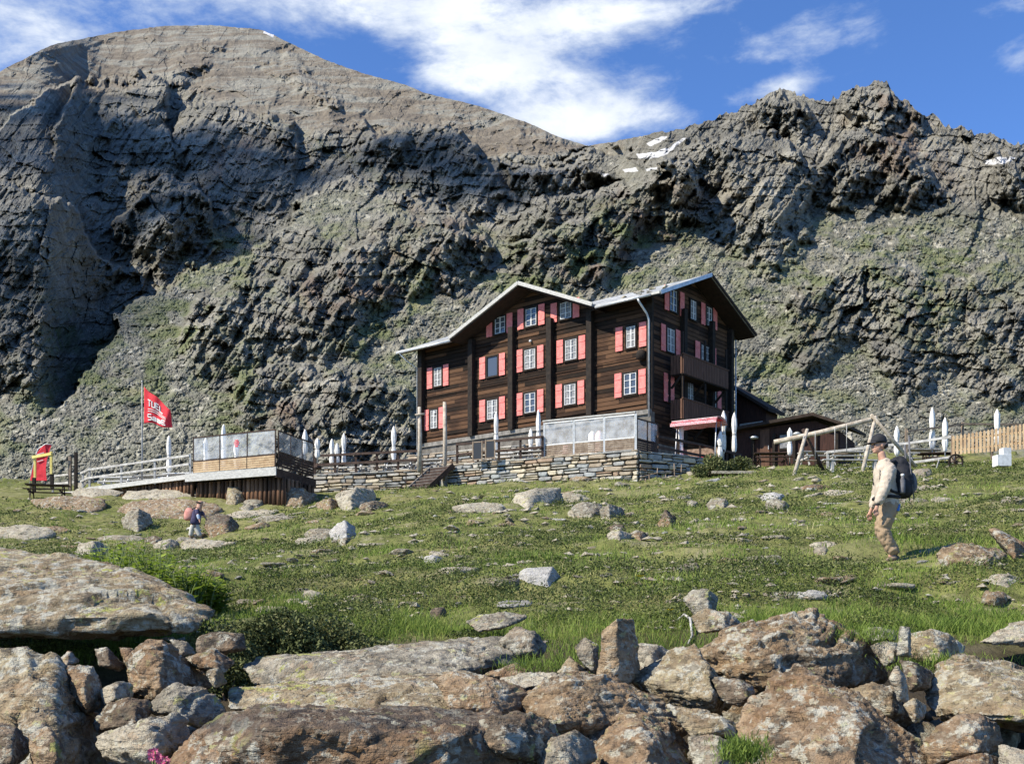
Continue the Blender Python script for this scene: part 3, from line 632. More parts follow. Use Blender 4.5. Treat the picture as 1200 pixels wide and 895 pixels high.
FR = [  # outline, distance, tone, label, options
 ([(-330,628),(-60,638),(0,641),(60,648),(112,655),(168,673),(205,690),(250,714),(248,726),(216,740),(150,742),(0,738),(-330,742)], 8.2, 'lichen', 'huge flat lichen-covered slab overhanging a black hollow at the left edge', dict(tilt=1.55, thick=1.6, near=.02, inset=.9, shift=(0,.02), strata=(.05,.55,1), el=.024, amt=.6, prow=(.2, .02))),
 ([(-60,768),(0,764),(32,758),(66,766),(76,786),(95,822),(100,842),(110,862),(146,892),(160,960),(-60,960)], 5.5, 'lichen', 'big pale boulder spotted with yellow lichen in the lower left corner', dict(tilt=.7, thick=.9, strata=(.6,.3,1))),
 ([(75,780),(110,779),(120,803),(117,829),(101,836),(84,818)], 6.1, 'rust', 'small pinkish block wedged right of the yellow-spotted corner boulder', dict(tilt=.5)),
 ([(148,768),(172,748),(191,749),(216,771),(252,803),(206,806),(184,822),(154,812)], 6.5, 'rust', 'orange wedge-shaped boulder under the tip of the overhanging slab', dict(tilt=.4, thick=.5)),
 ([(110,842),(128,822),(150,815),(176,820),(176,838),(142,852),(112,858)], 5.95, 'dark', 'dark flat stone behind the pale squarish block', dict(tilt=.6)),
 ([(168,830),(190,810),(205,801),(240,805),(256,818),(266,836),(232,852),(205,842)], 6.1, 'grey', 'furrowed grey boulder between the orange wedge and the brown bedrock', dict(tilt=.5)),
 ([(112,862),(144,850),(175,839),(208,836),(220,841),(221,872),(176,898),(146,896),(118,885)], 5.5, 'pale', 'pale pinkish squarish block beside the pink flowers', dict(tilt=.25, thick=.35)),
 ([(190,905),(225,862),(262,834),(330,826),(400,838),(470,842),(545,852),(600,838),(648,852),(662,872),(640,900),(640,960),(190,960)], 5.0, 'brown', 'massive brown bedrock boulder along the bottom edge of the view', dict(tilt=.12, thick=1.0, near=.2, el=.018, shift=(0,0))),
 ([(545,850),(575,836),(622,833),(650,852),(662,872),(640,892),(590,885),(556,872)], 5.0, 'dark', 'blackish lichened rock on the right shoulder of the brown bedrock', dict(tilt=.5)),
 ([(268,806),(330,802),(440,800),(512,797),(545,786),(592,800),(616,812),(606,838),(540,846),(480,836),(420,834),(330,836),(268,830)], 6.0, 'lichen', 'long low flat slab lying in front of the rounded long slab', dict(tilt=1.1, thick=.6, shift=(0,.02), amt=.6)),
 ([(284,783),(300,768),(380,765),(450,757),(540,750),(600,746),(645,750),(618,779),(560,791),(500,798),(420,801),(298,802)], 7.0, 'grey', 'long rounded grey slab across the view below the dwarf juniper', dict(tilt=.75, thick=.8, amt=.7)),
 ([(584,752),(602,733),(628,738),(642,757),(634,772),(606,770)], 7.5, 'grey', 'small rounded stone at the right end of the long grey slab', dict()),
 ([(508,797),(530,788),(580,792),(618,808),(619,824),(608,837),(570,840),(528,832)], 5.8, 'rust', 'reddish lumpy boulder left of the big rounded one', dict(tilt=.6)),
 ([(612,834),(616,812),(637,796),(662,788),(702,792),(742,800),(774,820),(800,845),(806,860),(755,862),(713,856),(681,862),(645,858),(620,846)], 5.75, 'tan', 'big humpbacked brown boulder in the centre foreground', dict(tilt=.45, thick=.6, prow=(-.22, .7), strata=(-.5,.4,1))),
 ([(699,796),(704,737),(724,722),(743,725),(746,776),(750,790),(737,803),(713,800)], 6.5, 'tan', 'tall upright standing stone like a tooth in the centre', dict(tilt=.12, thick=.2, inset=.7, prow=(-.05, 1.0))),
 ([(673,758),(685,746),(702,756),(700,790),(684,780)], 6.8, 'grey', 'small pointed grey stone leaning left of the standing stone', dict(tilt=.3)),
 ([(681,858),(706,846),(725,833),(752,836),(790,850),(806,868),(830,897),(836,950),(696,950),(690,880)], 5.2, 'rust', 'orange and grey layered slab at the bottom centre', dict(tilt=.75, thick=.7, strata=(-.3,.2,1))),
 ([(628,886),(645,864),(672,856),(694,867),(700,888),(660,906),(632,910)], 5.1, 'grey', 'low grey stone left of the bottom centre slab', dict(tilt=.5)),
 ([(736,796),(760,788),(784,765),(813,752),(822,776),(832,794),(858,820),(842,838),(812,833),(777,822)], 6.25, 'lichen', 'orange-grey boulder with yellowish lichen right of the standing stone', dict(tilt=.55, thick=.6)),
 ([(740,752),(772,754),(786,762),(772,778),(750,788)], 7.1, 'pale', 'pale stone half hidden behind the standing stone', dict(tilt=.5)),
 ([(778,824),(827,833),(869,849),(866,862),(812,862),(800,846)], 5.75, 'lichen', 'flat lichened stone under the orange-grey boulder', dict(tilt=.9)),
 ([(805,862),(842,860),(862,872),(884,898),(890,950),(820,950)], 5.3, 'grey', 'grey stone beside the green moss tuft at the bottom', dict(tilt=.8)),
 ([(815,764),(850,736),(880,733),(905,721),(946,717),(962,730),(1000,738),(1017,751),(1036,776),(1038,796),(1020,803),(985,806),(960,801),(912,812),(880,816),(850,800),(826,788)], 6.7, 'tan', 'huge layered brown slab tilted behind the triangular boulder', dict(tilt=.35, thick=.9, strata=(-.32,.35,1), el=.016, prow=(-.1, .35), amt=1.4)),
 ([(832,792),(868,796),(882,804),(887,818),(868,828),(845,822)], 6.2, 'dark', 'dark stone under the left end of the layered slab', dict()),
 ([(864,854),(882,820),(914,797),(934,782),(962,797),(998,815),(1032,843),(1074,868),(1102,900),(1115,960),(890,960)], 5.25, 'rust', 'great triangular orange boulder with streaked face at the bottom right', dict(tilt=.75, thick=.8, prow=(.12, .6), strata=(.5,.5,1), el=.017)),
 ([(992,808),(1024,797),(1048,804),(1062,836),(1040,842),(1005,826)], 5.9, 'lichen', 'rounded lichened stone behind the peak of the triangular boulder', dict()),
 ([(1041,792),(1051,778),(1061,791),(1066,822),(1054,822)], 5.85, 'pale', 'narrow pale orange spike of rock pointing up', dict(tilt=.1, thick=.1)),
 ([(1058,824),(1072,816),(1085,824),(1084,840),(1071,848)], 5.7, 'lichen', 'little yellowish stone at the foot of the pale spike', dict()),
 ([(1050,768),(1055,732),(1067,734),(1068,770)], 6.9, 'grey', 'thin upright grey slab at the left end of the mossy ledge', dict(tilt=.05, thick=.12)),
 ([(1066,742),(1090,736),(1114,742),(1132,757),(1128,768),(1100,773),(1092,780),(1066,770)], 7.1, 'lichen', 'mossy ledge boulder above the right-hand boulders', dict(tilt=.5)),
 ([(1082,816),(1098,782),(1125,769),(1158,776),(1202,790),(1270,802),(1270,860),(1202,848),(1165,843),(1098,840)], 6.0, 'lichen', 'large lichen-speckled boulder at the right edge', dict(tilt=.7, thick=.9)),
 ([(1078,876),(1098,850),(1122,835),(1154,835),(1173,850),(1176,868),(1160,882),(1112,890),(1092,896)], 5.5, 'rust', 'brown cracked boulder below the lichen-speckled right-hand one', dict(tilt=.45)),
 ([(1096,902),(1120,888),(1154,880),(1172,885),(1186,950),(1092,950)], 5.2, 'rust', 'low reddish rock on the bottom edge near the right corner', dict()),
 ([(1170,872),(1200,878),(1250,890),(1250,950),(1172,950)], 5.1, 'pale', 'pale split rock in the bottom right corner', dict()),
 ([(1146,752),(1182,732),(1202,728),(1270,730),(1270,754),(1190,756)], 8.6, 'pale', 'pale lichened slab in the grass at the right edge', dict(tilt=1.0)),
 ([(1020,756),(1036,750),(1052,752),(1052,775),(1036,781)], 7.0, 'pale', 'small pale stone left of the thin upright slab', dict()),
 ([(1054,772),(1075,776),(1096,790),(1092,806),(1066,810)], 6.4, 'dark', 'dark reddish stone in the gap above the spike', dict()),
 ([(1008,738),(1026,733),(1052,739),(1051,750),(1018,752)], 7.5, 'grey', 'flat grey stone behind the right end of the layered slab', dict(tilt=1)),
 ([(218,770),(250,759),(277,775),(262,789),(232,783)], 6.9, 'brown', 'brown flat-topped stone right of the orange wedge', dict()),
 ([(240,787),(257,780),(267,800),(252,806)], 6.3, 'lichen', 'small yellowish stone at the left end of the long slabs', dict()),
 ([(116,808),(138,797),(155,800),(156,815),(122,826)], 6.15, 'pale', 'small two-toned stone beside the pinkish block', dict()),
 ([(110,760),(125,757),(148,780),(140,786),(117,780)], 6.9, 'dark', 'thin leaning dark stone under the overhanging slab', dict()),
 ([(66,773),(82,761),(94,775),(76,783)], 6.9, 'rust', 'small rusty stone in the shade behind the corner boulder', dict()),
 ([(139,757),(156,759),(159,784),(148,781)], 7.0, 'brown', 'brown shard behind the orange wedge boulder', dict()),
 ([(197,748),(220,752),(231,766),(212,768)], 7.2, 'grey', 'small grey stone under the tip of the big slab', dict()),
 ([(229,748),(250,739),(286,742),(289,760),(262,766),(230,764)], 7.4, 'dark', 'dark mossy stone under the left edge of the dwarf juniper', dict()),
 ([(-30,845),(20,849),(38,877),(15,905),(-30,905)], 5.0, 'dark', 'black-shaded rock in the extreme lower left corner', dict()),
 ([(34,862),(55,848),(76,875),(80,905),(38,905)], 5.0, 'rust', 'small rusty pillar of rock at the bottom left', dict(tilt=.4)),
 ([(583,794),(620,786),(656,789),(634,803),(600,808)], 6.7, 'pale', 'flat yellowish slab behind the humpbacked boulder', dict(tilt=1.2)),
 ([(563,791),(605,775),(622,788),(592,796)], 7.1, 'rust', 'low reddish slab right of the long rounded slab', dict(tilt=1)),
 ([(653,788),(667,768),(689,785),(682,794)], 6.8, 'lichen', 'small pyramid-shaped stone left of the standing stone', dict()),
 ([(545,728),(562,719),(600,716),(618,722),(600,732),(560,740)], 9.2, 'grey', 'flat grey stone ledge in the turf above the long slab', dict(tilt=1)),
 ([(800,700),(812,690),(830,690),(842,700),(838,715),(815,722)], 9.5, 'grey', 'broken grey stone beside a curved dead root', dict()),
 ([(810,722),(828,712),(852,716),(870,730),(850,737),(820,742)], 7.8, 'lichen', 'pale yellow-green lichened stone above the layered slab', dict()),
]
for a in FR: rock(a[0], a[1], a[2], a[3], **a[4])
# rocks set in the turf: (centre px, base py, width px, height px, tone, label, options)
def blob(cx, by, w, h, r, flat=.5):
    n = 8; o = []
    for i in range(n):
        a = 2 * math.pi * (i + r.uniform(-.3, .3)) / n; k = r.uniform(.82, 1.12)
        o.append((cx + math.cos(a) * w / 2 * k, by - h / 2 - math.sin(a) * h / 2 * k))
    return o
MR = [
 (633,694,50,29,'white','white square-cut block alone in the middle of the meadow', dict(o=[(608,669),(616,665),(648,663),(658,676),(659,693),(640,698),(610,697),(607,680)], tilt=.12, amt=.25, inset=.9, thick=.36, prow=(.24, 1.5))),
 (626,596,64,25,'pale','tent-shaped boulder, cream on its left and dark grey on its right, below the wall', dict(o=[(593,592),(605,578),(628,572),(658,571),(657,584),(645,592),(618,596),(596,597)], amt=.4, prow=(-.08, 1.0), thick=1.6)),
 (672,590,46,13,'pale','flat cream stone right of the tent-shaped boulder', {}), (560,602,74,14,'pale','long flat pinkish slab left of the tent-shaped boulder', {}),
 (690,607,46,19,'grey','low brownish rock in the row below the dry stone wall', {}), (716,610,30,20,'grey','bluish grey rock right of the low brownish rock', {}), (675,608,20,14,'pale','small cream stone left of the low brownish rock', {}),
 (727,634,30,14,'pale','cream stone lowest in the small heap at mid-meadow', {}), (748,634,26,13,'rust','reddish stone in the small heap at mid-meadow', {}), (722,625,22,12,'dark','dark stone at the left of the small heap', {}), (779,620,28,26,'brown','pointed pyramid rock right of the small heap', dict(o=[(764,619),(780,596),(792,606),(791,618),(778,622)])),
 (402,636,34,25,'white','bright white boulder right of the distant walker', {}), (378,633,44,16,'grey','bluish grey boulder touching the bright white one', {}), (363,639,42,11,'pale','low pale slab in front of the bright white boulder', {}), (406,640,20,11,'lichen','small yellowish stone below the bright white boulder', {}),
 (343,596,66,33,'rust','largest brown boulder, under the corner of the wooden deck', dict(o=[(311,594),(314,576),(330,569),(356,572),(374,586),(376,597),(340,600),(318,599)], tilt=.35)),
 (279,592,34,24,'lichen','yellowish boulder left of the largest brown boulder', {}), (296,596,26,12,'grey','grey rock squeezed before the largest brown boulder', {}), (300,606,60,10,'pale','pale slab below the largest brown boulder', {}), (322,612,56,9,'grey','thin grey slab below the pale slab', {}),
 (417,598,52,29,'pale','pale jagged boulder left of the wooden stair', {}), (438,600,36,14,'dark','dark rock in the shade of the jagged boulder', {}), (384,598,30,14,'rust','reddish stone between the brown and the jagged boulder', {}),
 (200,610,130,26,'rust','widest smooth slab, behind the distant walker', dict(tilt=1.2)), (196,586,124,13,'pale','upper flat slab at the foot of the log palisade', dict(tilt=1.1)), (80,600,104,19,'rust','long reddish slab at the left under the log palisade', dict(tilt=.9)), (115,583,62,12,'pale','pale flat stone just below the white railing', dict(tilt=.9)),
 (258,628,42,26,'brown','rounded brown boulder right behind the distant walker', {}), (238,645,64,15,'pale','pale flat rock on which the distant walker stands', dict(tilt=.7)), (161,624,42,29,'grey','grey humped boulder left of the distant walker', {}), (28,634,74,20,'pale','pale tilted slab at the left edge above the huge slab', {}), (60,626,44,10,'rust','small reddish slab beside the pale tilted slab', {}),
 (108,655,42,24,'pale','pale stone rising from the leafy plants', {}), (196,646,36,15,'pale','whitish stone left of the rock under the walker', {}), (180,640,24,12,'dark','dark stone beside the whitish stone', {}), (96,572,18,8,'pale','tiny pale stone below the end of the ramp', {}),
 (140,634,70,8,'grey','thin grey slab left of the distant walker', {}), (292,600,28,9,'grey','small grey slab near the yellowish boulder', {}), (285,608,50,9,'pale','light slab edge near the brown boulder shade', {}),
 (841,597,26,14,'grey','grey angular stone below the red canopy', {}), (811,595,15,9,'pale','cream pebble-like stone left of the angular grey stone', {}), (910,599,30,16,'grey','grey wedge right of the angular grey stone', {}), (830,557,62,7,'pale','long pale slab step near the shrub', {}), (955,576,36,9,'brown','flat brown stone below the swing frame', {}),
 (1134,664,92,27,'tan','long low brown rock with a dark hollow at the right', dict(tilt=.6)), (1190,656,66,34,'rust','tilted beam-like orange slab at the right edge', dict(o=[(1157,620),(1165,617),(1210,640),(1215,660),(1198,658),(1170,634)], tilt=.2)), (1182,690,60,18,'pale','pale rough stone below the tilted orange slab', {}), (1172,682,30,10,'grey','grey rubble stone in the hollow under the orange slab', {}),
 (916,704,66,12,'grey','flat grey stone on the edge of a dark hollow in the turf', {}), (962,654,22,15,'grey','small grey stone at centre right of the meadow', {}), (968,643,40,9,'pale','pale flake beside the small grey stone', {}), (905,588,30,12,'white','white stone near the bottom of the shed slope', {}), (508,661,26,11,'white','small white rough stone in the centre left turf', {}), (366,702,26,11,'pale','cream stone above the dwarf juniper', {}), (345,708,24,8,'pale','cream flake left of the cream stone', {}), (422,708,50,12,'grey','flat dark-edged stone right of the cream stone', {}), (514,726,22,16,'dark','small dark lump of rock in the turf', {}), (498,637,40,5,'pale','thin pale flake flush with the turf', {}), (705,690,60,6,'pale','flat pale ledge behind the yellow flower', {}), (735,692,20,9,'pale','cream stone beside the yellow flower', {}), (1080,560,30,12,'grey','grey stone behind the backpack', {}), (1045,557,34,9,'pale','pale stone under the long prop of the swing frame', {}), (700,645,30,6,'grey','flat grey chip on the meadow rise', {}),(1090,575,50,7,'pale','pale ledge right of the backpack', {}),(1060,592,60,10,'grey','grey rubble ledge behind the man in beige', {}),(985,582,40,9,'pale','light rubble stone left of the man in beige', {}),(1105,590,30,8,'pale','cream ledge stone right of the backpack', {})]
for a in MR:
    cx_, by, w, h, tone, lab, op = a; op = dict(op); r = random.Random(int(cx_ * 7 + by)); ol = op.pop('o', None) or blob(cx_, by, w, h, r)
    g = ground_at(cx_, by - 1, 8.5)
    # sink the stone a little: extend the outline below the turf
    ol = [(x, y if y < by - h * .25 else y + h * .18 + 2) for x, y in ol]
    op.setdefault('tilt', .6); op.setdefault('amt', .8)
    rock(ol, g.y, tone, lab, el=max(.02, w / F * g.y / 34), name='rock', cat='rock', **op)
# small stones strewn over the turf
def strewn():
    protos = []
    for k in range(7):
        r = random.Random(900 + k); pts = [Vector((r.gauss(0, 1), r.gauss(0, .8), r.gauss(0, .45))).normalized() for _ in range(16)]
        pts = [Vector((p.x * .5, p.y * .42, p.z * .22)) for p in pts]
        V, N, T = refine(hull_mesh(pts), .045); V = rough_up(V, N, .5, 60 + k, amt=.8)
        protos.append((V, T))
    tones = ['pale', 'pale', 'pale', 'white', 'tan', 'grey', 'tan']; src = {}
    r = random.Random(5); n = 0; tries = 0
    while n < 285 and tries < 5000:
        tries += 1
        px, py = r.uniform(-10, 1210), 556 + 160 * r.random() ** 1.25
        if fbm(np.array([px / 90.]), np.array([py / 30.]), oct=3, seed=61)[0] < r.uniform(-.35, .25): continue
        if 605 < px < 662 and py > 640: continue
        if 1000 < px < 1075 and 640 < py < 675: continue
        if py < 580 and px < 420: continue
        g = ground_at(px, py, 9.5)
        if g.y > 56: continue
        k = r.randrange(7)
        if k not in src:
            o = np_mesh('small_stone', protos[k][0], protos[k][1], MT['rock_' + tones[k]], smooth=True); src[k] = o
        else: o = src[k].copy(); COL.objects.link(o)
        s = r.choice([.14, .18, .24, .3, .42, .6]) * (.6 + g.y / 40)
        o.scale = (s * r.uniform(.8, 1.6), s * r.uniform(.7, 1.2), s * r.uniform(.8, 1.4)); o.location = g + Vector((0, 0, -s * .035)); o.rotation_euler = (r.uniform(-.05, .22), r.uniform(-.12, .12), r.uniform(0, 6.28))
        tag(o, 'small stone lying loose in the green turf', 'stone', 'small stones strewn over the meadow'); n += 1
    # fill stones in the gaps of the foreground boulder field
    for _ in range(50):
        px = r.uniform(-20, 1220); Y = r.uniform(5.2, 8.2); X = (px - CX) / F * Y; k = r.randrange(7)
        o = src[k].copy(); COL.objects.link(o); s = r.uniform(.35, .8)
        o.scale = (s, s, s * 1.3); o.location = (X, Y, gh(X, Y) + .0); o.rotation_euler = (r.uniform(-.5, .5), r.uniform(-.5, .5), r.uniform(0, 6.28))
        o.data = src[r.choice([2, 4, 5, 6])].data
        tag(o, 'small rubble stone filling the gaps between the foreground boulders', 'stone', 'rubble between the foreground boulders')
strewn()
# ------------------------------------------------------------------ materials for built things
def mat_logs(dark, mid, warm, board=.23):
    def fn(t, b):
        p = t.obj(); x, y, z = t.sep(p); h = t.math('ADD', x, y)
        row = t.math('FLOOR', t.math('DIVIDE', z, board)); fr = t.math('FRACT', t.math('DIVIDE', z, board))
        rr = t.node('ShaderNodeTexWhiteNoise', noise_dimensions='2D'); t.put(rr, 'Vector', t.comb(row, t.math('FLOOR', t.math('MULTIPLY', t.math('ADD', h, t.math('MULTIPLY', row, 1.7)), .28)), 0)); r = rr.outputs[0]
        g = t.noise(t.comb(t.math('MULTIPLY', h, 1.1), t.math('MULTIPLY', z, 16), r), 1.6, 6, .7)
        big = t.noise(p, .55, 4, .6)
        m = t.math('ADD', t.math('MULTIPLY', r, .5), t.math('ADD', t.math('MULTIPLY', g, .55), t.math('MULTIPLY', big, .60)))
        c = t.ramp(m, [(.62, dark), (.86, mid), (1.0, warm)])
        seam = t.mr(t.math('ABSOLUTE', t.math('SUBTRACT', fr, .5)), .38, .5, 0, 1)
        c = t.mix(t.math('MULTIPLY', t.mr(seam, .5, .95), .85), c, (.008, .006, .005))
        hh = t.math('SUBTRACT', t.math('MULTIPLY', g, .3), t.math('MULTIPLY', seam, 1.0))
        return {'Base Color': c, 'Normal': t.bump(hh, .05, 1), 'Roughness': .82}
    return fn
MT['logs'] = material('dark_log_wall', mat_logs((.014,.009,.006), (.050,.026,.015), (.105,.056,.030)), spec=.15)
MT['soffit'] = worn('dark_soffit_wood', (.022,.015,.011), (.040,.026,.018), 4, .9)
MT['post'] = worn('black_timber', (.013,.010,.008), (.03,.021,.015), 5, .9)  # on the wall ribs the black also stands for shade
MT['boards'] = worn('brown_vertical_boards', (.075,.038,.024), (.14,.072,.045), 3, .85, stretch=(6, 6, .5))
MT['shed'] = worn('dark_red_boards', (.028,.013,.010), (.062,.028,.020), 3, .9, stretch=(6, 6, .5))
MT['shutter'] = worn('pink_red_paint', (.64,.165,.145), (.76,.24,.205), 5, .65, .002, third=(.52,.13,.13))
MT['white'] = worn('white_paint', (.55,.55,.53), (.72,.72,.70), 8, .6, .001)
MT['glass'] = material('dark_window_glass', color=(.06,.07,.08), rough=.08, spec=.8)
MT['curtain'] = worn('pale_curtain', (.16,.165,.17), (.30,.30,.30), 6, .9)
MT['roof'] = None; MT['sill'] = worn('grey_sill', (.12,.115,.10), (.24,.225,.20), 4, .8)
def f_roof(t, b):
    p = t.obj(); n = t.noise(p, 1.2, 5, .6); v = t.voro(t.map(p, scale=(2.2, 2.2, 1)), 1.0, out='Color'); vx = t.sep(v)[0]
    c = t.ramp(t.math('ADD', t.math('MULTIPLY', n, .5), t.math('MULTIPLY', vx, .5)), [(.25, (.17,.18,.18)), (.5, (.30,.31,.31)), (.75, (.42,.43,.42))])
    return {'Base Color': c, 'Normal': t.bump(t.math('ADD', n, vx), .04), 'Roughness': .7}
MT['roof'] = material('grey_stone_slate_roof', f_roof)
MT['fascia'] = worn('weathered_pale_fascia', (.33,.325,.30), (.52,.51,.47), 6, .7, stretch=(1, 1, 4))
MT['metal'] = worn('zinc', (.42,.43,.43), (.58,.59,.58), 4, .45, .001, metal=.4)
def f_masonry(mortar=(.03,.026,.022), scale=1.0, tones=None):
    tones = tones or [(.0, (.20,.17,.13)), (.2, (.34,.28,.20)), (.4, (.27,.26,.24)), (.55, (.44,.38,.28)), (.7, (.30,.19,.12)), (.85, (.37,.36,.33)), (1, (.52,.47,.37))]
    def fn(t, b):
        p = t.obj(); w = t.noise(p, 1.6, 3, .5, out='Color')
        q = t.node('ShaderNodeVectorMath', operation='MULTIPLY_ADD', i_0=w, i_1=(.5, .5, .22), i_2=p).outputs[0]
        q = t.map(q, scale=(1.9 * scale, 1.9 * scale, 4.6 * scale))
        col = t.sep(t.voro(q, 1, out='Color', rnd=.85))[0]; ed = t.voro(q, 1, feature='DISTANCE_TO_EDGE', rnd=.85)
        c = t.ramp(col, tones); c = t.mix(t.mr(t.noise(p, 7, 5, .7), .4, .7, 0, .5), c, (.14, .13, .11))
        joint = t.mr(ed, .02, .09, 1, 0); c = t.mix(joint, c, mortar)
        h = t.math('ADD', t.mr(ed, 0, .22), t.math('MULTIPLY', t.noise(p, 12, 4, .7), .3))
        return {'Base Color': c, 'Normal': t.bump(h, .10, 1), 'Roughness': .9}
    return fn
MT['masonry'] = material('old_masonry', f_masonry())
MT['stone_light'] = worn('lime_washed_masonry', (.09,.082,.07), (.19,.175,.15), 2.2, .95, .03, third=(.11,.10,.085))

# ------------------------------------------------------------------ the mountain hut
HX, HY, HB = 7.26, 57.0, 8.0
ex = Vector((.770, -.638, 0)).normalized(); ey = Vector((.638, .770, 0)).normalized()
HROT = math.atan2(ex.y, ex.x)
house = empty('mountain_hut', (HX, HY, HB), HROT, 'large four-storey dark timber mountain hut with pink-red shutters and grey gabled roofs', 'mountain hut')
def ray(px, py): return Vector(((px - CX) / F, 1, (CY - py) / F))
def on_left(px, py, off=0):   # on the sunny long facade (local y = -off): -> local x, z
    d = ray(px, py); o = Vector((HX, HY, 0)) - ey * off; k = o.dot(ey) / d.dot(ey); p = d * k - Vector((HX, HY, 0)); return p.dot(ex), p.z - HB
def on_right(px, py, off=0):  # on the shaded gable facade (local x = off): -> local y, z
    d = ray(px, py); o = Vector((HX, HY, 0)) + ex * off; k = o.dot(ex) / d.dot(ex); p = d * k - Vector((HX, HY, 0)); return p.dot(ey), p.z - HB
LX = -16.75; RY = 8.47; EZ, RZ = 17.30 - HB, 19.50 - HB; CXg = -7.95; GL, GR = -13.2, -2.86
WB = 11.5 - HB     # foot of the timber
def zmain(y): return EZ + (y + 1.0) * (RZ - EZ) / 5.24
m = MB()           # timber walls, butted at the corner
zl = zmain(0) - .22
m.prism([(LX, 0, WB), (0, 0, WB), (0, 0, zl), (GR - .6, 0, zl), (CXg, 0, RZ - .22), (GL + .6, 0, zl), (LX, 0, zl)], (0, .25, 0))
m.build('front_wall', MT['logs'], house)
m = MB(); m.prism([(0, .253, WB - 1.6), (0, RY, WB - 1.6), (0, RY, zl), (0, 4.24, RZ - .22), (0, .253, zmain(.25) - .22)], (-.25, 0, 0)); m.build('gable_wall', MT['logs'], house)
m = MB(); m.prism([(LX, .253, WB), (LX, RY, WB), (LX, RY, zl), (LX, 4.24, RZ - .22), (LX, .253, zmain(.25) - .22)], (.25, 0, 0)); m.build('gable_wall', MT['logs'], house)
m = MB(); m.box(LX + .26, -.26, RY - .25, RY - .003, WB, zl); m.build('back_wall', MT['logs'], house)
m = MB(); m.box(LX - .04, .02, -.05, .3, -1.2, WB); m.box(-.28, .04, .303, RY, -1.2, WB - 1.603); m.box(LX, LX + .28, .303, RY, -1.2, WB - .003); m.box(LX + .29, -.29, RY - .28, RY, -1.2, WB - .003)
m.build('stone_plinth', MT['stone_light'], house)
m = MB(); m.box(LX - .08, .08, -.16, -.053, WB - .14, WB + .10); m.build('sill_beam', MT['sill'], house)
# protruding log ends that stiffen the walls: ribs coloured black, shade side included
for px in (494, 553, 600, 645, 692):
    x, _ = on_left(px, 440, .15); x = max(x, LX + .17)
    top = min(zl, (RZ - .25) - abs(x - CXg) * (RZ - EZ) / 5.1) if GL < x < GR else zl
    MB().box(x - .17, x + .17, -.34, -.003, WB + .1, top - .02).build('corner_post', MT['post'], house)
for y in (3.05, 6.1, RY - .17):
    MB().box(.003, .30, y - .15, y + .15, WB - 1.5, min(zl, RZ - .3 - abs(y - 4.24) * .42) - .02).build('corner_post', MT['post'], house)
MB().box(-.17, .17, -.17, -.003, WB + .1, zl - .02).build('corner_post', MT['post'], house)
# floor beams: thin light string courses
for z in (on_left(600, 447)[1], on_left(600, 498)[1] + .05, on_left(600, 398)[1]):
    MB().box(LX + .2, -.2, -.05, -.004, z - .05, z + .05).build('string_course', MT['logs'], house)
# roofs
def slab(pts, th, mat, name='roof', par=house):
    return MB().prism(pts, (0, 0, -th)).build(name, mat, par)
YO = -1.0; OX = 1.17; LO = LX - 1.1; YB = RY + 1.0
r1 = slab([(OX, YO, EZ), (OX, 4.24, RZ), (CXg, 4.24, RZ), (GR, -.88, EZ + .05), (GR, YO, EZ)], .14, MT['roof'])
r2 = slab([(GL, YO, EZ), (GL, -.88, EZ + .05), (CXg, 4.24, RZ), (LO, 4.24, RZ), (LO, YO, EZ)], .14, MT['roof'])
r3 = slab([(OX, 4.243, RZ), (OX, YB, EZ), (LO, YB, EZ), (LO, 4.243, RZ)], .14, MT['roof'])
r4 = slab([(CXg + .002, -1.25, RZ + .03), (CXg + .002, 4.23, RZ + .03), (GR, -.87, EZ + .08), (GR, -1.25, EZ + .06)], .14, MT['roof'])
r5 = slab([(CXg - .002, -1.25, RZ + .03), (GL, -1.25, EZ + .06), (GL, -.87, EZ + .08), (CXg - .002, 4.23, RZ + .03)], .14, MT['roof'])
# soffit boards under each overhang
slab([(OX - .05, YO + .05, EZ - .145), (OX - .05, 4.2, RZ - .165), (.003, 4.2, RZ - .165), (.003, YO + .05, EZ - .145)], .06, MT['soffit'], 'soffit')
slab([(OX - .05, 4.29, RZ - .165), (OX - .05, YB - .05, EZ - .145), (.003, YB - .05, EZ - .145), (.003, 4.29, RZ - .165)], .06, MT['soffit'], 'soffit')
slab([(CXg + .04, -1.2, RZ - .13), (CXg + .04, -.003, RZ - .13), (GR, -.003, EZ - .10), (GR, -1.2, EZ - .10)], .06, MT['soffit'], 'soffit')
slab([(CXg - .04, -1.2, RZ - .13), (GL, -1.2, EZ - .10), (GL, -.003, EZ - .10), (CXg - .04, -.003, RZ - .13)], .06, MT['soffit'], 'soffit')
slab([(-.003, YO + .05, EZ - .145), (-.003, -.01, zmain(0) - .145), (GR - .3, -.01, zmain(0) - .145), (GR - .3, YO + .05, EZ - .145)], .05, MT['soffit'], 'soffit')
slab([(GL + .1, YO + .05, EZ - .145), (GL + .1, -.01, zmain(0) - .145), (LO + .05, -.01, zmain(0) - .145), (LO + .05, YO + .05, EZ - .145)], .05, MT['soffit'], 'soffit')
def fascia(a, b, w=.06, h=.20, mat='fascia'): MB().beam(a, b, w, h).build('fascia_board', MT[mat], house)
fascia((CXg, -1.285, RZ + .0), (GR, -1.285, EZ + .03)); fascia((CXg, -1.285, RZ + .0), (GL, -1.285, EZ + .03))
fascia((OX + .035, 4.24, RZ - .06), (OX + .035, YO, EZ - .06), mat='metal'); fascia((OX + .035, 4.24, RZ - .06), (OX + .035, YB, EZ - .06), .06, .14, mat='soffit')
fascia((LO, YO - .035, EZ - .06), (GL, YO - .035, EZ - .06)); fascia((GR, YO - .035, EZ - .06), (OX, YO - .035, EZ - .06), h=.12)
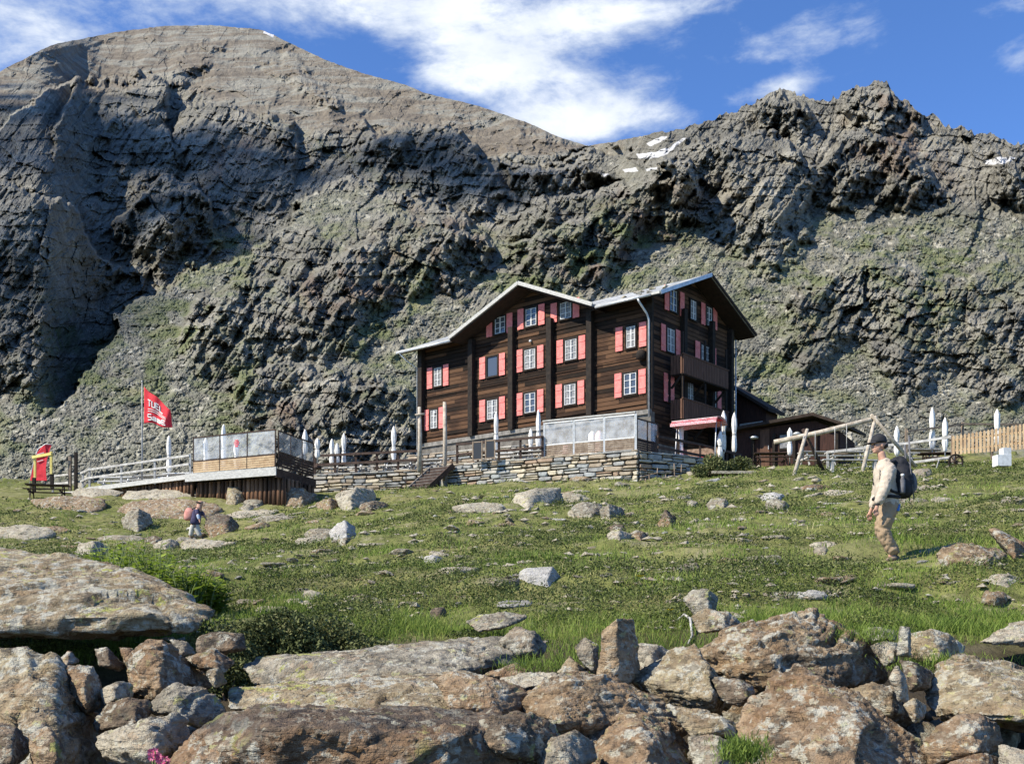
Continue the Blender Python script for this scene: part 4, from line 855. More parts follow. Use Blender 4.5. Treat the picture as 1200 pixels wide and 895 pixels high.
MB().tube([(LO + .1, YO - .13, EZ - .12), (GL, YO - .13, EZ - .12)], .07, 8).build('gutter', MT['metal'], house)
MB().tube([(GR + .1, YO - .13, EZ - .12), (OX - .5, YO - .13, EZ - .12)], .07, 8).build('gutter', MT['metal'], house)
MB().tube([(-.10, YO - .13, EZ - .15), (-.02, YO - .10, EZ - .35), (.0, -.42, EZ - .80), (.03, -.26, EZ - 1.1), (.03, -.26, WB - .35)], .055, 8).build('downpipe', MT['metal'], house)
MB().tube([(LO + .35, YO - .13, EZ - .15), (LX - .5, YO + .25, EZ - .6), (LX - .14, -.20, EZ - 1.0), (LX - .14, -.20, .6)], .045, 8).build('downpipe', MT['metal'], house)
MB().tube([(.36, RY + .05, EZ - .4), (.36, RY + .05, .5)], .04, 8).build('downpipe', MT['metal'], house)
# the stones that weigh the slates down
r = random.Random(3)
for k in range(9):
    x = r.uniform(GR + .5, OX - .3); y = r.uniform(-.6, 3.6); z = zmain(y)
    bm = hull_mesh([Vector((r.gauss(0, .12), r.gauss(0, .1), r.gauss(0, .06))) for _ in range(12)]); me = bpy.data.meshes.new('roof_stone'); bm.to_mesh(me); bm.free(); me.materials.append(MT['rock_pale'])
    o = link(bpy.data.objects.new('roof_stone', me), r1); o.location = (x, y, z + .04)
MB().box(-9.3, -8.7, 4.6, 5.2, RZ - .6, RZ + .25).build('chimney', MT['stone_light'], r3)

def window(px, py, facade, w=.78, h=1.12, shutters=(1, 1), gap=(.06, .06), sw=.44, open_=False, curtain=True, off=0):
    """a window with its frame, pane and shutters; local axes: front -> (x, -out, z); side -> (out, y, z)"""
    if facade == 'L':
        c, z = on_left(px, py, .05); T = lambda u, o, zz: (c + u, -o, z + zz)
    else:
        c, z = on_right(px, py, .05); T = lambda u, o, zz: (o, c + u, z + zz)
    def bx(m, u0, u1, o0, o1, z0, z1):
        a, b = T(u0, o0, z0), T(u1, o1, z1)
        m.box(min(a[0], b[0]), max(a[0], b[0]), min(a[1], b[1]), max(a[1], b[1]), min(a[2], b[2]), max(a[2], b[2]))
    m = MB(); t = .09
    bx(m, -w/2 - t, w/2 + t, .004, .085, h/2, h/2 + t); bx(m, -w/2 - t, w/2 + t, .004, .11, -h/2 - t, -h/2)
    bx(m, -w/2 - t, -w/2, .005, .083, -h/2, h/2); bx(m, w/2, w/2 + t, .005, .083, -h/2, h/2)
    wf = m.build('window', MT['post'], house)
    m = MB(); bx(m, -w/2, w/2, .006, .022, -h/2, h/2); m.build('pane', MT['glass'], wf)
    if not open_:
        if curtain and (int(px) * 7 + int(py)) % 5 not in (0, 3):
            m = MB(); bx(m, -w/2 + .03, -w/2 + w * .36, .024, .030, -h/2 + .04, h/2 - .04); bx(m, w/2 - w * .36, w/2 - .03, .024, .030, -h/2 + .04, h/2 - .04); m.build('curtain', MT['curtain'], wf)
        m = MB(); q = .017
        for u in (-w/2 + .03, -.028, .028, w/2 - .03): bx(m, u - q, u + q, .034, .062, -h/2, h/2)
        for zz in (-h/2 + .03, -h/6, h/6, h/2 - .03): bx(m, -w/2 + .003, w/2 - .003, .0345, .0615, zz - q * .8, zz + q * .8)
        m.build('muntins', MT['white'], wf)
    for s, on in zip((-1, 1), shutters):
        if not on: continue
        g = gap[0] if s < 0 else gap[1]; m = MB(); u0 = s * (w/2 + t + g); u1 = u0 + s * sw
        bx(m, min(u0, u1), max(u0, u1), .04, .075, -h/2 - .07, h/2 + .09)
        for zz in (-h * .3, h * .3): bx(m, min(u0, u1) + .02, max(u0, u1) - .02, .076, .095, zz - .035, zz + .035)
        m.build('shutter', MT['shutter'], wf)
        m = MB(); um = (u0 + u1) / 2
        bx(m, um - .02, um + .02, .035, .1, -h/2 - .12, -h/2 - .07); m.build('shutter_stay', MT['post'], wf)
    return wf
# sunny facade, three storeys
for px, py, kw in ((508.4,491,dict(w=.55, sw=.50)),(576.8,479.7,{}),(621,471.8,{}),(667.8,462,{}),(738.4,449.5,{}),
                   (513,441.5,dict(w=.62)),(576.8,429.3,dict(open_=True)),(621,420.6,{}),(669,409.6,{}),(739.3,394.8,dict(w=.55,gap=(.16,.16))),
                   (586,381.0,dict(h=.95,gap=(.12,.02))),(622.3,371.5,dict(h=1.0)),(662.9,363.6,dict(h=.92,gap=(.12,.02)))):
    window(px, py, 'L', **kw)
# shaded gable
window(789, 352.5, 'R', w=.7, h=1.15, gap=(.0, .25)); window(812.5, 363.5, 'R', w=.6, h=1.05, shutters=(0, 0)); window(831, 371, 'R', w=.6, h=1.05)
window(786, 399, 'R', w=.75, h=1.25); window(827, 417, 'R', w=1.0, h=1.1, shutters=(1, 1), sw=.5); window(784, 455, 'R', w=.1, h=1.35, shutters=(1, 1), sw=.42, gap=(-.05, -.05), open_=True)
window(809, 459, 'R', w=.6, h=1.1, shutters=(0, 0)); window(836, 469, 'R', w=.6, h=1.1, shutters=(0, 1))
# balconies on the shaded gable
def balcony(top_l, top_r, height=1.0, out=1.05):
    y0, z0 = on_right(*top_l, out); y1, z1 = on_right(*top_r, out); z1 = (z0 + z1) / 2; y1 = min(y1, RY - .05)
    b = MB().box(.31, out, y0, y1, z1 - height - .12, z1 - height).build('balcony', MT['post'], house)
    m = MB(); n = int((y1 - y0) / .17)
    for i in range(n):
        a = y0 + (y1 - y0) * i / n; m.box(out + .003, out + .035, a + .014, a + (y1 - y0) / n - .014, z1 - height - .06, z1 - .06)
    for i in range(4):
        a = .33 + (out - .33) * i / 4; m.box(a + .008, a + .16, y0 - .035, y0 - .003, z1 - height - .06, z1 - .06); m.box(a + .008, a + .16, y1 + .003, y1 + .035, z1 - height - .06, z1 - .06)
    m.build('board_railing', MT['boards'], b)
    MB().beam((out + .02, y0 - .05, z1 - .03), (out + .02, y1 + .05, z1 - .03), .10, .06).build('handrail', MT['boards'], b)
    for y in (y0 + .1, (y0 + y1) / 2, y1 - .1):
        MB().box(out - .11, out - .01, y - .05, y + .05, z1 - height, z1 + 1.15).build('post', MT['post'], b)
        MB().beam((.3, y, z1 - height - .75), (out - .1, y, z1 - height - .14), .10, .10).build('bracket', MT['post'], b)
balcony((800, 416), (853, 431)); balcony((800, 468), (853, 480), 1.05)
# two small wall lamps
for px, py in ((621.5, 400), (509.5, 484)):
    x, z = on_left(px, py, .1); MB().lathe((x, -.10, z), [(.02, -.05), (.07, -.03), (.085, .03), (.05, .08), (.01, .1)], 10).build('wall_lamp', MT['white'], house)
x, z = on_left(752, 416, .12)
MB().lathe((x, -.16, z), [(.03, -.3), (.26, -.2), (.30, 0), (.22, .2), (.03, .3)], 14).build('satellite_dish', MT['post'], house)

# annex behind the gable and the low dark shed
def wall_between(name, par, pts_px, z0, z1, th, mat): ...
A = P(862, 500, 66.0); an = empty('annex', (A.x, A.y, 8.0), HROT, 'low dark annex with a single sloping roof against the right end of the hut', 'annex')
m = MB(); m.prism([(0, 0, 0), (2.0, 0, 0), (2.0, 0, 5.1), (0, 0, 6.5)], (0, 1.5, 0)); m.build('wall', MT['shed'], an)
w_ = MB().prism([(-.3, -.5, 6.98), (-.3, 1.7, 6.98), (2.4, 1.7, 5.15), (2.4, -.5, 5.15)], (0, 0, -.2)).build('roof', MT['soffit'], an)
f_ = MB().box(.3, 1.8, -.05, -.003, 3.7, 4.5).build('window', MT['fascia'], an)
MB().box(.4, 1.0, -.07, -.053, 3.82, 4.38).build('pane', MT['glass'], f_); MB().box(1.1, 1.7, -.07, -.053, 3.82, 4.38).build('pane', MT['glass'], f_)
S = P(856, 545, 60.0); SE = P(996, 545, 57.0); sdir = Vector((SE.x - S.x, SE.y - S.y, 0)); sl_ = sdir.length; srot = math.atan2(sdir.y, sdir.x)
sh = empty('shed', (S.x, S.y, S.z - .5), srot, 'long low shed of dark red boards with a sagging dark roof right of the hut', 'shed')
zz = lambda py, Y: (CY - py) / F * Y - (S.z - .5)
e0, e1, e2 = zz(500, 59.5), zz(491, 58.4), zz(494, 57)
m = MB(); m.prism([(0, 0, 0), (sl_ * .92, 0, 0), (sl_ * .92, 0, e2 - .45), (sl_ * .72, 0, e1 - .2), (0, 0, e0 - .2)], (0, 4, 0)); m.build('wall', MT['shed'], sh)
MB().prism([(-.4, -.7, e0 - .14), (-.4, 4.6, e0 + .1), (sl_ * .72, 4.6, e1 + .45), (sl_ * .72, -.7, e1 + .12)], (0, 0, -.16)).build('roof', MT['soffit'], sh)
MB().prism([(sl_ * .72 + .003, -.7, e1 + .12), (sl_ * .72 + .003, 4.6, e1 + .45), (sl_, 4.6, e2 + .1), (sl_, -.7, e2 - .22)], (0, 0, -.16)).build('roof', MT['soffit'], sh)
for k in (.02, .2, .38, .55, .73, .9): MB().box(sl_ * k - .07, sl_ * k + .07, -.16, -.003, 0, e0 - .5).build('post', MT['post'], sh)
f_ = MB().box(sl_ * .42, sl_ * .52, -.06, -.003, 1.1, 2.0).build('window', MT['post'], sh); MB().box(sl_ * .43, sl_ * .51, -.08, -.063, 1.2, 1.9).build('pane', MT['curtain'], f_)
f_ = MB().box(sl_ * .26, sl_ * .34, -.06, -.003, .3, 2.3).build('door', MT['boards'], sh); MB().box(sl_ * .33, sl_ * .335, -.10, -.063, 1.2, 1.4).build('handle', MT['metal'], f_)
for k in (.22, .58): MB().lathe((sl_ * k, -.3, e0 - .75), [(.03, 0), (.22, .03), (.24, .10), (.08, .2)], 12).build('lamp_shade', MT['metal'], sh)
# ------------------------------------------------------------------ terraces, walls, deck
MT['drystone'] = None
MT['greywood'] = worn('silvered_wood', (.30,.29,.27), (.50,.49,.46), 4, .85, stretch=(1, 1, 1), third=(.22,.20,.18))
MT['darkwood'] = worn('dark_brown_wood', (.035,.022,.017), (.075,.048,.036), 4, .85)
MT['brownwood'] = worn('weathered_brown_wood', (.16,.115,.08), (.30,.235,.17), 4, .85, third=(.10,.07,.05))
MT['honey'] = worn('honey_coloured_wood', (.38,.25,.135), (.52,.38,.22), 3, .7, third=(.30,.21,.13))
MT['yellow'] = worn('yellow_paint', (.72,.56,.13), (.80,.66,.22), 5, .6)
MT['log'] = worn('barked_pole', (.30,.25,.19), (.52,.46,.37), 5, .85, third=(.2,.16,.12))
MT['clear'] = None
def f_clear(t, b):
    n = t.noise(t.obj(), 2.2, 4, .6)
    return {'Base Color': t.mix(n, (.50,.52,.53), (.66,.67,.66)), 'Alpha': t.mr(n, .3, .7, .12, .38), 'Roughness': .15}
MT['clear'] = material('weathered_clear_pane', f_clear, spec=.6)
MT['canvas'] = worn('white_canvas', (.64,.62,.57), (.80,.78,.73), 6, .9, .006)
MT['red'] = worn('red_fabric', (.55,.022,.035), (.66,.04,.055), 5, .8)
MT['board'] = material('blackboard', color=(.02,.024,.03), rough=.5)
def f_log(t, b):
    p = t.obj(); r = t.rand(); n = t.noise(t.map(p, scale=(9, 9, .7)), 1.3, 5, .7); x = t.sep(p)
    w = t.node('ShaderNodeTexWhiteNoise', noise_dimensions='1D'); t.put(w, 'W', t.math('FLOOR', t.math('MULTIPLY', x[0], 5.0)))
    c = t.ramp(t.math('ADD', t.math('MULTIPLY', n, .6), t.math('MULTIPLY', w.outputs[0], .4)), [(.3, (.055,.032,.02)), (.5, (.14,.075,.042)), (.7, (.30,.17,.095))])
    return {'Base Color': c, 'Normal': t.bump(n, .03)}
MT['palisade'] = material('palisade_logs', f_log, spec=.15)
TZ = 8.46          # level of the stone terrace
def stone_block(m, p0, ax, n, x0, x1, z0, z1, depth, r):
    """one irregular stone in a dry wall: ax along, n outward"""
    d = r.uniform(.0, .07); j = lambda a: r.uniform(-a, a); w, h = x1 - x0, z1 - z0; ins = min(w, h) * .20
    def ring(x0, x1, z0, z1, jx, jz, ch):
        cx, cz = min(w * ch, .16), h * ch
        return [(x + j(jx), z + j(jz)) for x, z in ((x0 + cx, z0), (x1 - cx, z0), (x1, z0 + cz), (x1, z1 - cz), (x1 - cx, z1), (x0 + cx, z1), (x0, z1 - cz), (x0, z0 + cz))]
    A0 = ring(x0, x1, z0, z1, .028, .020, .12); i2 = ins * .9; B0 = ring(x0 + i2, x1 - i2, z0 + i2 * .8, z1 - i2 * .8, .03, .016, .16)
    T = lambda q, o: tuple(p0 + ax * q[0] + n * o + Vector((0, 0, q[1])))
    vs = [T(q, -depth) for q in A0] + [T(q, d) for q in A0] + [T(q, d + .055 + j(.015)) for q in B0]
    m.add(vs, [(i, 8 + i, 8 + (i + 1) % 8, (i + 1) % 8) for i in range(8)] + [(8 + i, 16 + i, 16 + (i + 1) % 8, 8 + (i + 1) % 8) for i in range(8)] + [tuple(range(23, 15, -1))]); return
    back = [(x0, z0), (x1, z0), (x1, z1), (x0, z1)]
    mid = [(x0 + j(.04), z0 + j(.022)), (x1 + j(.04), z0 + j(.022)), (x1 + j(.04), z1 + j(.022)), (x0 + j(.04), z1 + j(.022))]
    fr = [(x0 + ins * r.uniform(.4, 1), z0 + ins * r.uniform(.4, 1)), (x1 - ins * r.uniform(.4, 1), z0 + ins * r.uniform(.4, 1)), (x1 - ins * r.uniform(.4, 1), z1 - ins * r.uniform(.4, 1)), (x0 + ins * r.uniform(.4, 1), z1 - ins * r.uniform(.4, 1))]
    T = lambda q, o: tuple(p0 + ax * q[0] + n * o + Vector((0, 0, q[1])))
    vs = [T(q, -depth) for q in back] + [T(q, d) for q in mid] + [T(q, d + .05 + j(.015)) for q in fr]
    m.add(vs, [(0,4,5,1),(1,5,6,2),(2,6,7,3),(3,7,4,0),(4,8,9,5),(5,9,10,6),(6,10,11,7),(7,11,8,4),(8,11,10,9)])
STN = [worn('wall_stone_' + n, a, b, 4, .9, .01, third=c) for n, a, b, c in (
    ('tan', (.30,.24,.17), (.42,.35,.26), (.2,.17,.13)), ('cream', (.44,.38,.27), (.56,.50,.38), (.3,.25,.17)), ('grey', (.22,.22,.21), (.34,.34,.32), (.15,.15,.14)),
    ('rusty', (.27,.19,.13), (.36,.26,.18), (.2,.14,.1)), ('bluish', (.25,.265,.255), (.36,.375,.36), (.2,.2,.19)), ('pale', (.38,.355,.30), (.50,.47,.41), (.27,.25,.21)))]
def dry_wall(a, b, top, bots, label, seed, depth=.5, cap=True, name='dry_stone_wall'):
    """a, b: ground-plan ends; bots: heights of the foot at both ends; every stone modelled, one mesh per stone kind is avoided: stones share the wall"""
    a = Vector((a[0], a[1], 0)); b = Vector((b[0], b[1], 0)); ax = (b - a).normalized(); L = (b - a).length; n = Vector((ax.y, -ax.x, 0))
    if n.y > 0: n = -n
    r = random.Random(seed); zb = min(bots) - .5
    me = bpy.data.meshes.new(name); m = MB(); mats = []
    core = MB(); c0 = Vector((0, 0, 0))
    m.prism([tuple(c0 - n * .06 + Vector((0, 0, zb))), tuple(ax * L - n * .06 + Vector((0, 0, zb))), tuple(ax * L - n * .06 + Vector((0, 0, top - .05))), tuple(c0 - n * .06 + Vector((0, 0, top - .05)))], -n * (depth - .06)); mats += [6] * len(m.f)
    z = zb
    while z < top - .04:
        h = min(r.uniform(.13, .27), top - z); h = top - z if top - z - h < .07 else h
        x = 0
        while x < L - .05:
            w = r.uniform(.25, .85) * (.7 + h * 2); w = L - x if L - x - w < .15 else w
            wv = .035 * math.sin(x * 1.3 + z * 4) * (0 if z + h > top - .05 else 1); parts = [(0, 1)] if h < .2 or r.random() < .55 else [(0, r.uniform(.4, .6))]
            if parts[0][1] < 1: parts.append((parts[0][1], 1))
            for a0, a1 in parts:
                k = len(m.f); stone_block(m, c0, ax, n, x + .012 + r.uniform(0, .02), x + w - .012 - r.uniform(0, .02), z + wv + h * a0 + .010 + r.uniform(0, .02), z + wv + h * a1 - .010 - r.uniform(0, .02), .08, r)
                mats += [r.choices(range(6), (24, 16, 22, 9, 12, 17))[0]] * (len(m.f) - k)
            x += w
        z += h
    if cap:
        x = 0
        while x < L - .05:
            w = min(r.uniform(.5, 1.1), L - x); k = len(m.f); hh = r.uniform(.05, .09)
            m.prism([tuple(ax * (x + .01) + n * .10 + Vector((0, 0, top + .003))), tuple(ax * (x + w - .01) + n * r.uniform(.06, .12) + Vector((0, 0, top + .003))), tuple(ax * (x + w - .01) + n * .1 + Vector((0, 0, top + hh))), tuple(ax * (x + .01) + n * .1 + Vector((0, 0, top + hh)))], -n * depth)
            mats += [r.choice((0, 5, 2))] * (len(m.f) - k); x += w
    o = m.build(name, STN[0], None, fix=True)
    for q in STN[1:]: o.data.materials.append(q)
    dk = MT['post']; o.data.materials.append(dk)
    o.data.polygons.foreach_set('material_index', mats); o.location = (a.x, a.y, 0)
    tag(o, label, 'stone wall'); return o
WR, WL = Vector((5.92, 51.2)), Vector((-3.30, 55.9))
dry_wall(WL, WR, 8.46, (7.2, 7.1), 'coursed dry stone terrace wall of mixed pale, rusty and bluish stones below the glass windbreak', 1)
SW0, SW1 = P(366, 560, 59.0), P(470, 552, 57.6)
dry_wall((SW0.x, SW0.y), (SW1.x + 2.0, SW1.y - .7), 8.42, (7.4, 7.3), 'rougher dry stone wall left of the wooden stair', 2)
dry_wall((5.96, 51.25), (9.3, 53.1), 8.40, (7.2, 7.4), 'low tumbled stone wall in the shade below the red canopy', 3, cap=True)
BW0, BW1 = P(478, 530, 61.5), P(648, 515, 57.2)
dry_wall((BW0.x, BW0.y), (BW1.x, BW1.y), 9.85, (8.4, 8.4), 'inner retaining wall of reddish stones behind the terrace railing', 4)
BW2 = P(380, 536, 64.0)
dry_wall((BW2.x, BW2.y), (BW0.x - .2, BW0.y + .1), 9.55, (8.4, 8.4), 'low inner stone wall behind the left terrace railing', 6)
# terrace surface (gravel) and the deck
def f_gravel(t, b):
    p = t.geo(); n = t.noise(p, 8, 4, .7); return {'Base Color': t.ramp(n, [(.3, (.16,.15,.13)), (.7, (.34,.32,.28))]), 'Normal': t.bump(n, .02)}
MT['gravel'] = material('gravel', f_gravel)
tr = MB(); pl = [(SW0.x, SW0.y + .1), (SW1.x + 2, SW1.y - .5), (WL.x, WL.y + .1), (WR.x - .1, WR.y + .12), (6.1, 51.9), (9.2, 53.6), (15.5, 60.5), (12, 66), (-14, 74), (-15.5, 62)]
tr.prism([(x, y, TZ - .03) for x, y in pl], (0, 0, -1.2)); t_ = tr.build('terrace', MT['gravel']); tag(t_, 'gravel terrace in front of the hut', 'terrace', kind='structure')
# inner, higher terrace against the hut
pl = [(BW2.x + .1, BW2.y + .15), (BW0.x, BW0.y + .15), (BW1.x, BW1.y + .15), (5.9, 57.2), (-6, 68.0), (-9, 70.)]
t_ = MB().prism([(x, y, 9.52) for x, y in pl], (0, 0, -1.0)).build('terrace', MT['gravel']); tag(t_, 'narrow upper terrace along the foot of the hut', 'terrace', kind='structure')

def fence(pts, label, mats='greywood', posts=None, h=1.0, rails=(.95, .55), pw=.09, rw=(.05, .10), spacing=1.5, name='wooden_railing', cat='railing', jitter=0, base=False, bmat=None):
    """pts: list of (x, y, z) of the foot; every post and rail a child"""
    pts = [Vector(p) for p in pts]; root = empty(name, pts[0], 0, label, cat); r = random.Random(len(label)); o0 = pts[0]
    run = 0; last = None
    for a, b in zip(pts[:-1], pts[1:]):
        L = (b - a).length; n = max(1, round(L / spacing)); pm = MT[mats]
        for i in range(n + 1):
            if i == 0 and last is not None: continue
            p = a.lerp(b, i / n) - o0; j = Vector((r.uniform(-1, 1), r.uniform(-1, 1), 0)) * jitter
            MB().beam(p + Vector((0, 0, -.25)), p + j + Vector((0, 0, h + r.uniform(0, .06))), pw, pw).build('post', pm, root)
        d = (b - a).normalized(); nn = Vector((d.y, -d.x, 0)); nn = nn if nn.y < 0 else -nn
        for z in rails:
            q = nn * (pw / 2 + rw[0] / 2 + .003)
            MB().beam(a - o0 + q + Vector((0, 0, z)), b - o0 + q + Vector((0, 0, z + r.uniform(-.02, .02))), rw[0], rw[1]).build('rail', pm, root)
        if base:
            q = nn * (pw / 2 + .05); MB().beam(a - o0 + q + Vector((0, 0, -.10)), b - o0 + q + Vector((0, 0, -.10)), .07, .22).build('base_board', MT[bmat or mats], root)
        last = b
    return root
v3 = lambda p, z: (p[0], p[1], z)
fence([v3((SW0.x + .1, SW0.y + .15), TZ), v3((SW1.x + 1.0, SW1.y - .2), TZ)], 'dark wooden railing on the rougher wall left of the stair', 'darkwood', h=1.08, rails=(1.03, .55), spacing=1.35, pw=.12, rw=(.07, .12))
fence([v3((WL.x + .5, WL.y - .1), TZ + .05), v3((WL.x + (WR.x - WL.x) * .52, WL.y + (WR.y - WL.y) * .52 + .1), TZ + .05)], 'dark wooden railing between the stair posts and the glass windbreak', 'darkwood', h=1.08, rails=(1.03, .52), spacing=1.3, pw=.12, rw=(.07, .12))
fence([(WR.x + .95, 51.9, TZ - .3), (9.2, 53.4, TZ - .45), (11.6, 55.6, TZ - .6)], 'dark slack railing in front of the red canopy', 'darkwood', h=1.15, rails=(1.1, .6), spacing=1.3, pw=.10, rw=(.07, .12))

# glass windbreak on the terrace wall
def windbreak(a, b, z0, panels, label, low=.62, high=1.72, fmat='white', slat='brownwood', name='windbreak', fw=.07, mark=None, par=None):
    a = Vector((*a[:2], z0)); b = Vector((*b[:2], z0)); root = par or empty(name, a, 0, label, 'windbreak'); d = (b - a).normalized(); L = (b - a).length; n = Vector((d.y, -d.x, 0)); n = n if n.y < 0 else -n
    o = a - Vector(root.location) if par else Vector((0, 0, 0)); T = lambda u, w, z: o + d * u + n * w + Vector((0, 0, z))
    for i in range(panels + 1):
        u = L * i / panels; MB().beam(T(u, 0, 0), T(u, 0, high), fw, fw).build('post', MT[fmat], root)
    for i in range(panels):
        u0, u1 = L * i / panels + fw / 2, L * (i + 1) / panels - fw / 2
        MB().beam(T(u0, .0, high - .03), T(u1, .0, high - .03), fw * .8, .06).build('top_rail', MT[fmat], root); MB().beam(T(u0, 0, low), T(u1, 0, low), fw * .8, .06).build('middle_rail', MT[fmat], root)
        MB().beam(T(u0, 0, (low + high) / 2), T(u1, 0, (low + high) / 2), .016, high - low - .10).build('pane', MT['clear'], root)
        m = MB(); k = 5
        for j in range(k): m.beam(T(u0, .02, .07 + (low - .10) * j / k + .05), T(u1, .02, .07 + (low - .10) * j / k + .05), .03, (low - .1) / k * .80)
        m.build('slat_panel', MT[slat], root)
    return root
wa, wb = WL.lerp(WR, .53) + Vector((0, .25)), WR + Vector((-.1, .22))
wbk = windbreak(wa, wb, TZ + .07, 3, 'white-framed glass windbreak with slatted lower panels standing on the dry stone wall', fw=.10)
MB().beam((-.05, .02, 1.80), tuple(Vector((*(wb - wa), 1.80))), .16, .07).build('top_board', MT['fascia'], wbk)
windbreak(WR + Vector((-.03, .3)), (7.05, 52.9), TZ + .02, 2, 'dark-framed side of the glass windbreak turning back towards the hut', fmat='darkwood', slat='darkwood', high=1.6)

# stair
MT['stairwood'] = worn('grey_brown_treads', (.10,.092,.082), (.19,.175,.155), 4, .9)
def stair():
    a = P(508, 545, 56.3); b = P(470, 580, 54.3); a.z = TZ; d = Vector((b.x - a.x, b.y - a.y, 0)); root = empty('wooden_stair', (a.x, a.y, TZ), 0, 'grey open wooden stair climbing to the gap between two tall poles', 'stair')
    n = 9; side = Vector((-d.y, d.x, 0)).normalized(); side = side if side.x > 0 else -side; W = 1.25; drop = TZ - b.z + .1
    for s in (-.06, W + .06):
        MB().beam(side * s, side * s + d + Vector((0, 0, -drop)), .08, .26).build('stringer', MT['darkwood'] if s > 0 else MT['stairwood'], root)
    for i in range(n):
        p = d * (i + .5) / n + Vector((0, 0, -drop * (i + .4) / n)); MB().beam(p, p + side * W, .26, .045, up=(0, 0, 1)).build('tread', MT['stairwood'], root)
    m = MB()
    for i in range(n):
        p = d * (i + 1.0) / n + Vector((0, 0, -drop * (i + .9) / n)); m.beam(p, p + side * W, .02, drop / n * .9)
    m.build('riser_boards', MT['darkwood'], root)
    for k in (.35, .85):
        p = d * k + Vector((0, 0, -drop * k)); MB().beam(p + Vector((0, 0, -.1)), p + Vector((0, 0, .9)), .05, .05).build('baluster', MT['darkwood'], root)
stair()
for px, top, foot, lab in ((491.5, 477, 549, 'tall weathered pole with a short crosspiece left of the stair head'), (521, 471, 558, 'tall weathered pole right of the stair head')):
    Y = 56.4; p = P(px, foot, Y); h = (foot - top) / F * Y; root = empty('gate_pole', p, 0, lab, 'pole')
    MB().tube([(0, 0, -.2), (.03, 0, h * .5), (0, 0, h)], [.12, .11, .09], 9, wob=.05).build('pole', MT['log'], root)
    if px < 500: MB().tube([(-.22, -.1, h - .42), (.28, -.1, h - .36)], .05, 7).build('crosspiece', MT['log'], root)
# blackboards
for px, lab in ((559.5, 'left one of the two upright framed blackboards on the terrace wall'), (574.5, 'right one of the two upright framed blackboards on the terrace wall')):
    Y = 54.6 - (px - 559) * .03; p = P(px, 537.5, Y); root = empty('blackboard', (p.x, p.y, TZ + .12), -.35, lab, 'blackboard')
    MB().box(-.21, .21, .0, .02, .06, .86).build('panel', MT['board'], root)
    m = MB(); m.box(-.27, -.213, -.015, .03, -.08, .95); m.box(.213, .27, -.015, .03, -.08, .95); m.box(-.212, .212, -.012, .028, .863, .92); m.box(-.212, .212, -.012, .028, .0, .057); m.build('frame', MT['brownwood'], root)

# closed parasols
def parasol(px, top, zb, label, k=0, Y=None, sc=1.0, base=True):
    H = max(1.5, (CY - top) / F * Y - zb); p = P(px, top, Y); root = empty('closed_parasol', (p.x, p.y, zb), k * .7, label, 'parasol', 'closed white parasols on the terraces')
    r = random.Random(k * 13 + 1); ph = r.random() * 6
    MB().tube([(0, 0, 0), (0, 0, H - .05)], .028, 8).build('pole', MT['metal'], root)
    fl = lambda a, i: 1 + .16 * math.sin(a * 2 * math.pi * 6 + ph + i * .5) + .08 * math.sin(a * 2 * math.pi * 2 + i)
    z0 = H * .30; hh = H - z0
    prof = [(.05, z0), (.15, z0 + hh * .04), (.19, z0 + hh * .14), (.20, z0 + hh * .27), (.16, z0 + hh * .40), (.13, z0 + hh * .46), (.16, z0 + hh * .54), (.20, z0 + hh * .68), (.17, z0 + hh * .84), (.09, z0 + hh * .95), (.02, H)]
    prof = [(rr * r.uniform(.80, 1.05) * .68, z) for rr, z in prof]
    cn = MB().lathe((0, 0, 0), prof, 24, fl).build('canopy', MT['canvas'], root)
    MB().lathe((0, 0, 0), [(.097, z0 + hh * .44), (.103, z0 + hh * .46), (.097, z0 + hh * .48)], 14).build('tie_strap', MT['fascia'], cn)
    MB().lathe((0, 0, 0), [(.22, -.1), (.22, .04), (.20, .05), (.05, .06), (.05, .2)], 16).build('base', MT['darkwood'], root)
    return root
PAR = [(198, 510, 7.5, 'closed white parasol behind the white railing near the flag'), (241, 513, 7.5, 'closed white parasol behind the left glass pane of the deck'), (262, 497, 7.5, 'tallest closed white parasol rising above the deck windbreak'),
       (277, 515, 7.5, 'short closed white parasol seen through the middle deck pane'), (357.5, 503, TZ, 'closed white parasol at the end of the deck side fence'), (372, 525, 7.9, 'low closed white parasol in the shaded corner right of the deck'), (389, 514, 7.95, 'left of the three close-set closed parasols right of the deck'),
       (395, 519, 7.7, 'middle, lowest of the three close-set closed parasols right of the deck'), (403, 507, 8.1, 'right, tallest of the three close-set closed parasols right of the deck'), (461.5, 499, TZ, 'lone closed white parasol left of the stair poles'), (581.5, 483, TZ, 'closed white parasol just right of the blackboards'),
       (631, 480, TZ, 'closed white parasol before the hut close to the glass windbreak'), (622, 502, TZ - .5, 'short closed white parasol left of the one nearest the windbreak'), (798, 497, 7.5, 'closed white parasol under the left end of the red canopy'), (848, 481, TZ - .35, 'left closed white parasol before the corner of the shed'),
       (860.5, 483, TZ - .5, 'right closed white parasol before the corner of the shed'), (844, 505, 7.0, 'short closed white parasol leaning at the foot of the left shed parasol'), (925.5, 501, 7.0, 'closed white parasol in front of the dark shed wall'),
       (1051, 499, 7.4, 'closed white parasol seen through the right leg of the swing frame'), (1092.5, 477, 7.6, 'tallest closed white parasol right of the backpack'), (1107.5, 489, 7.2, 'closed white parasol left of the honey-coloured picket fence'), (1168.5, 479, 7.6, 'closed white parasol behind the honey-coloured picket fence')]
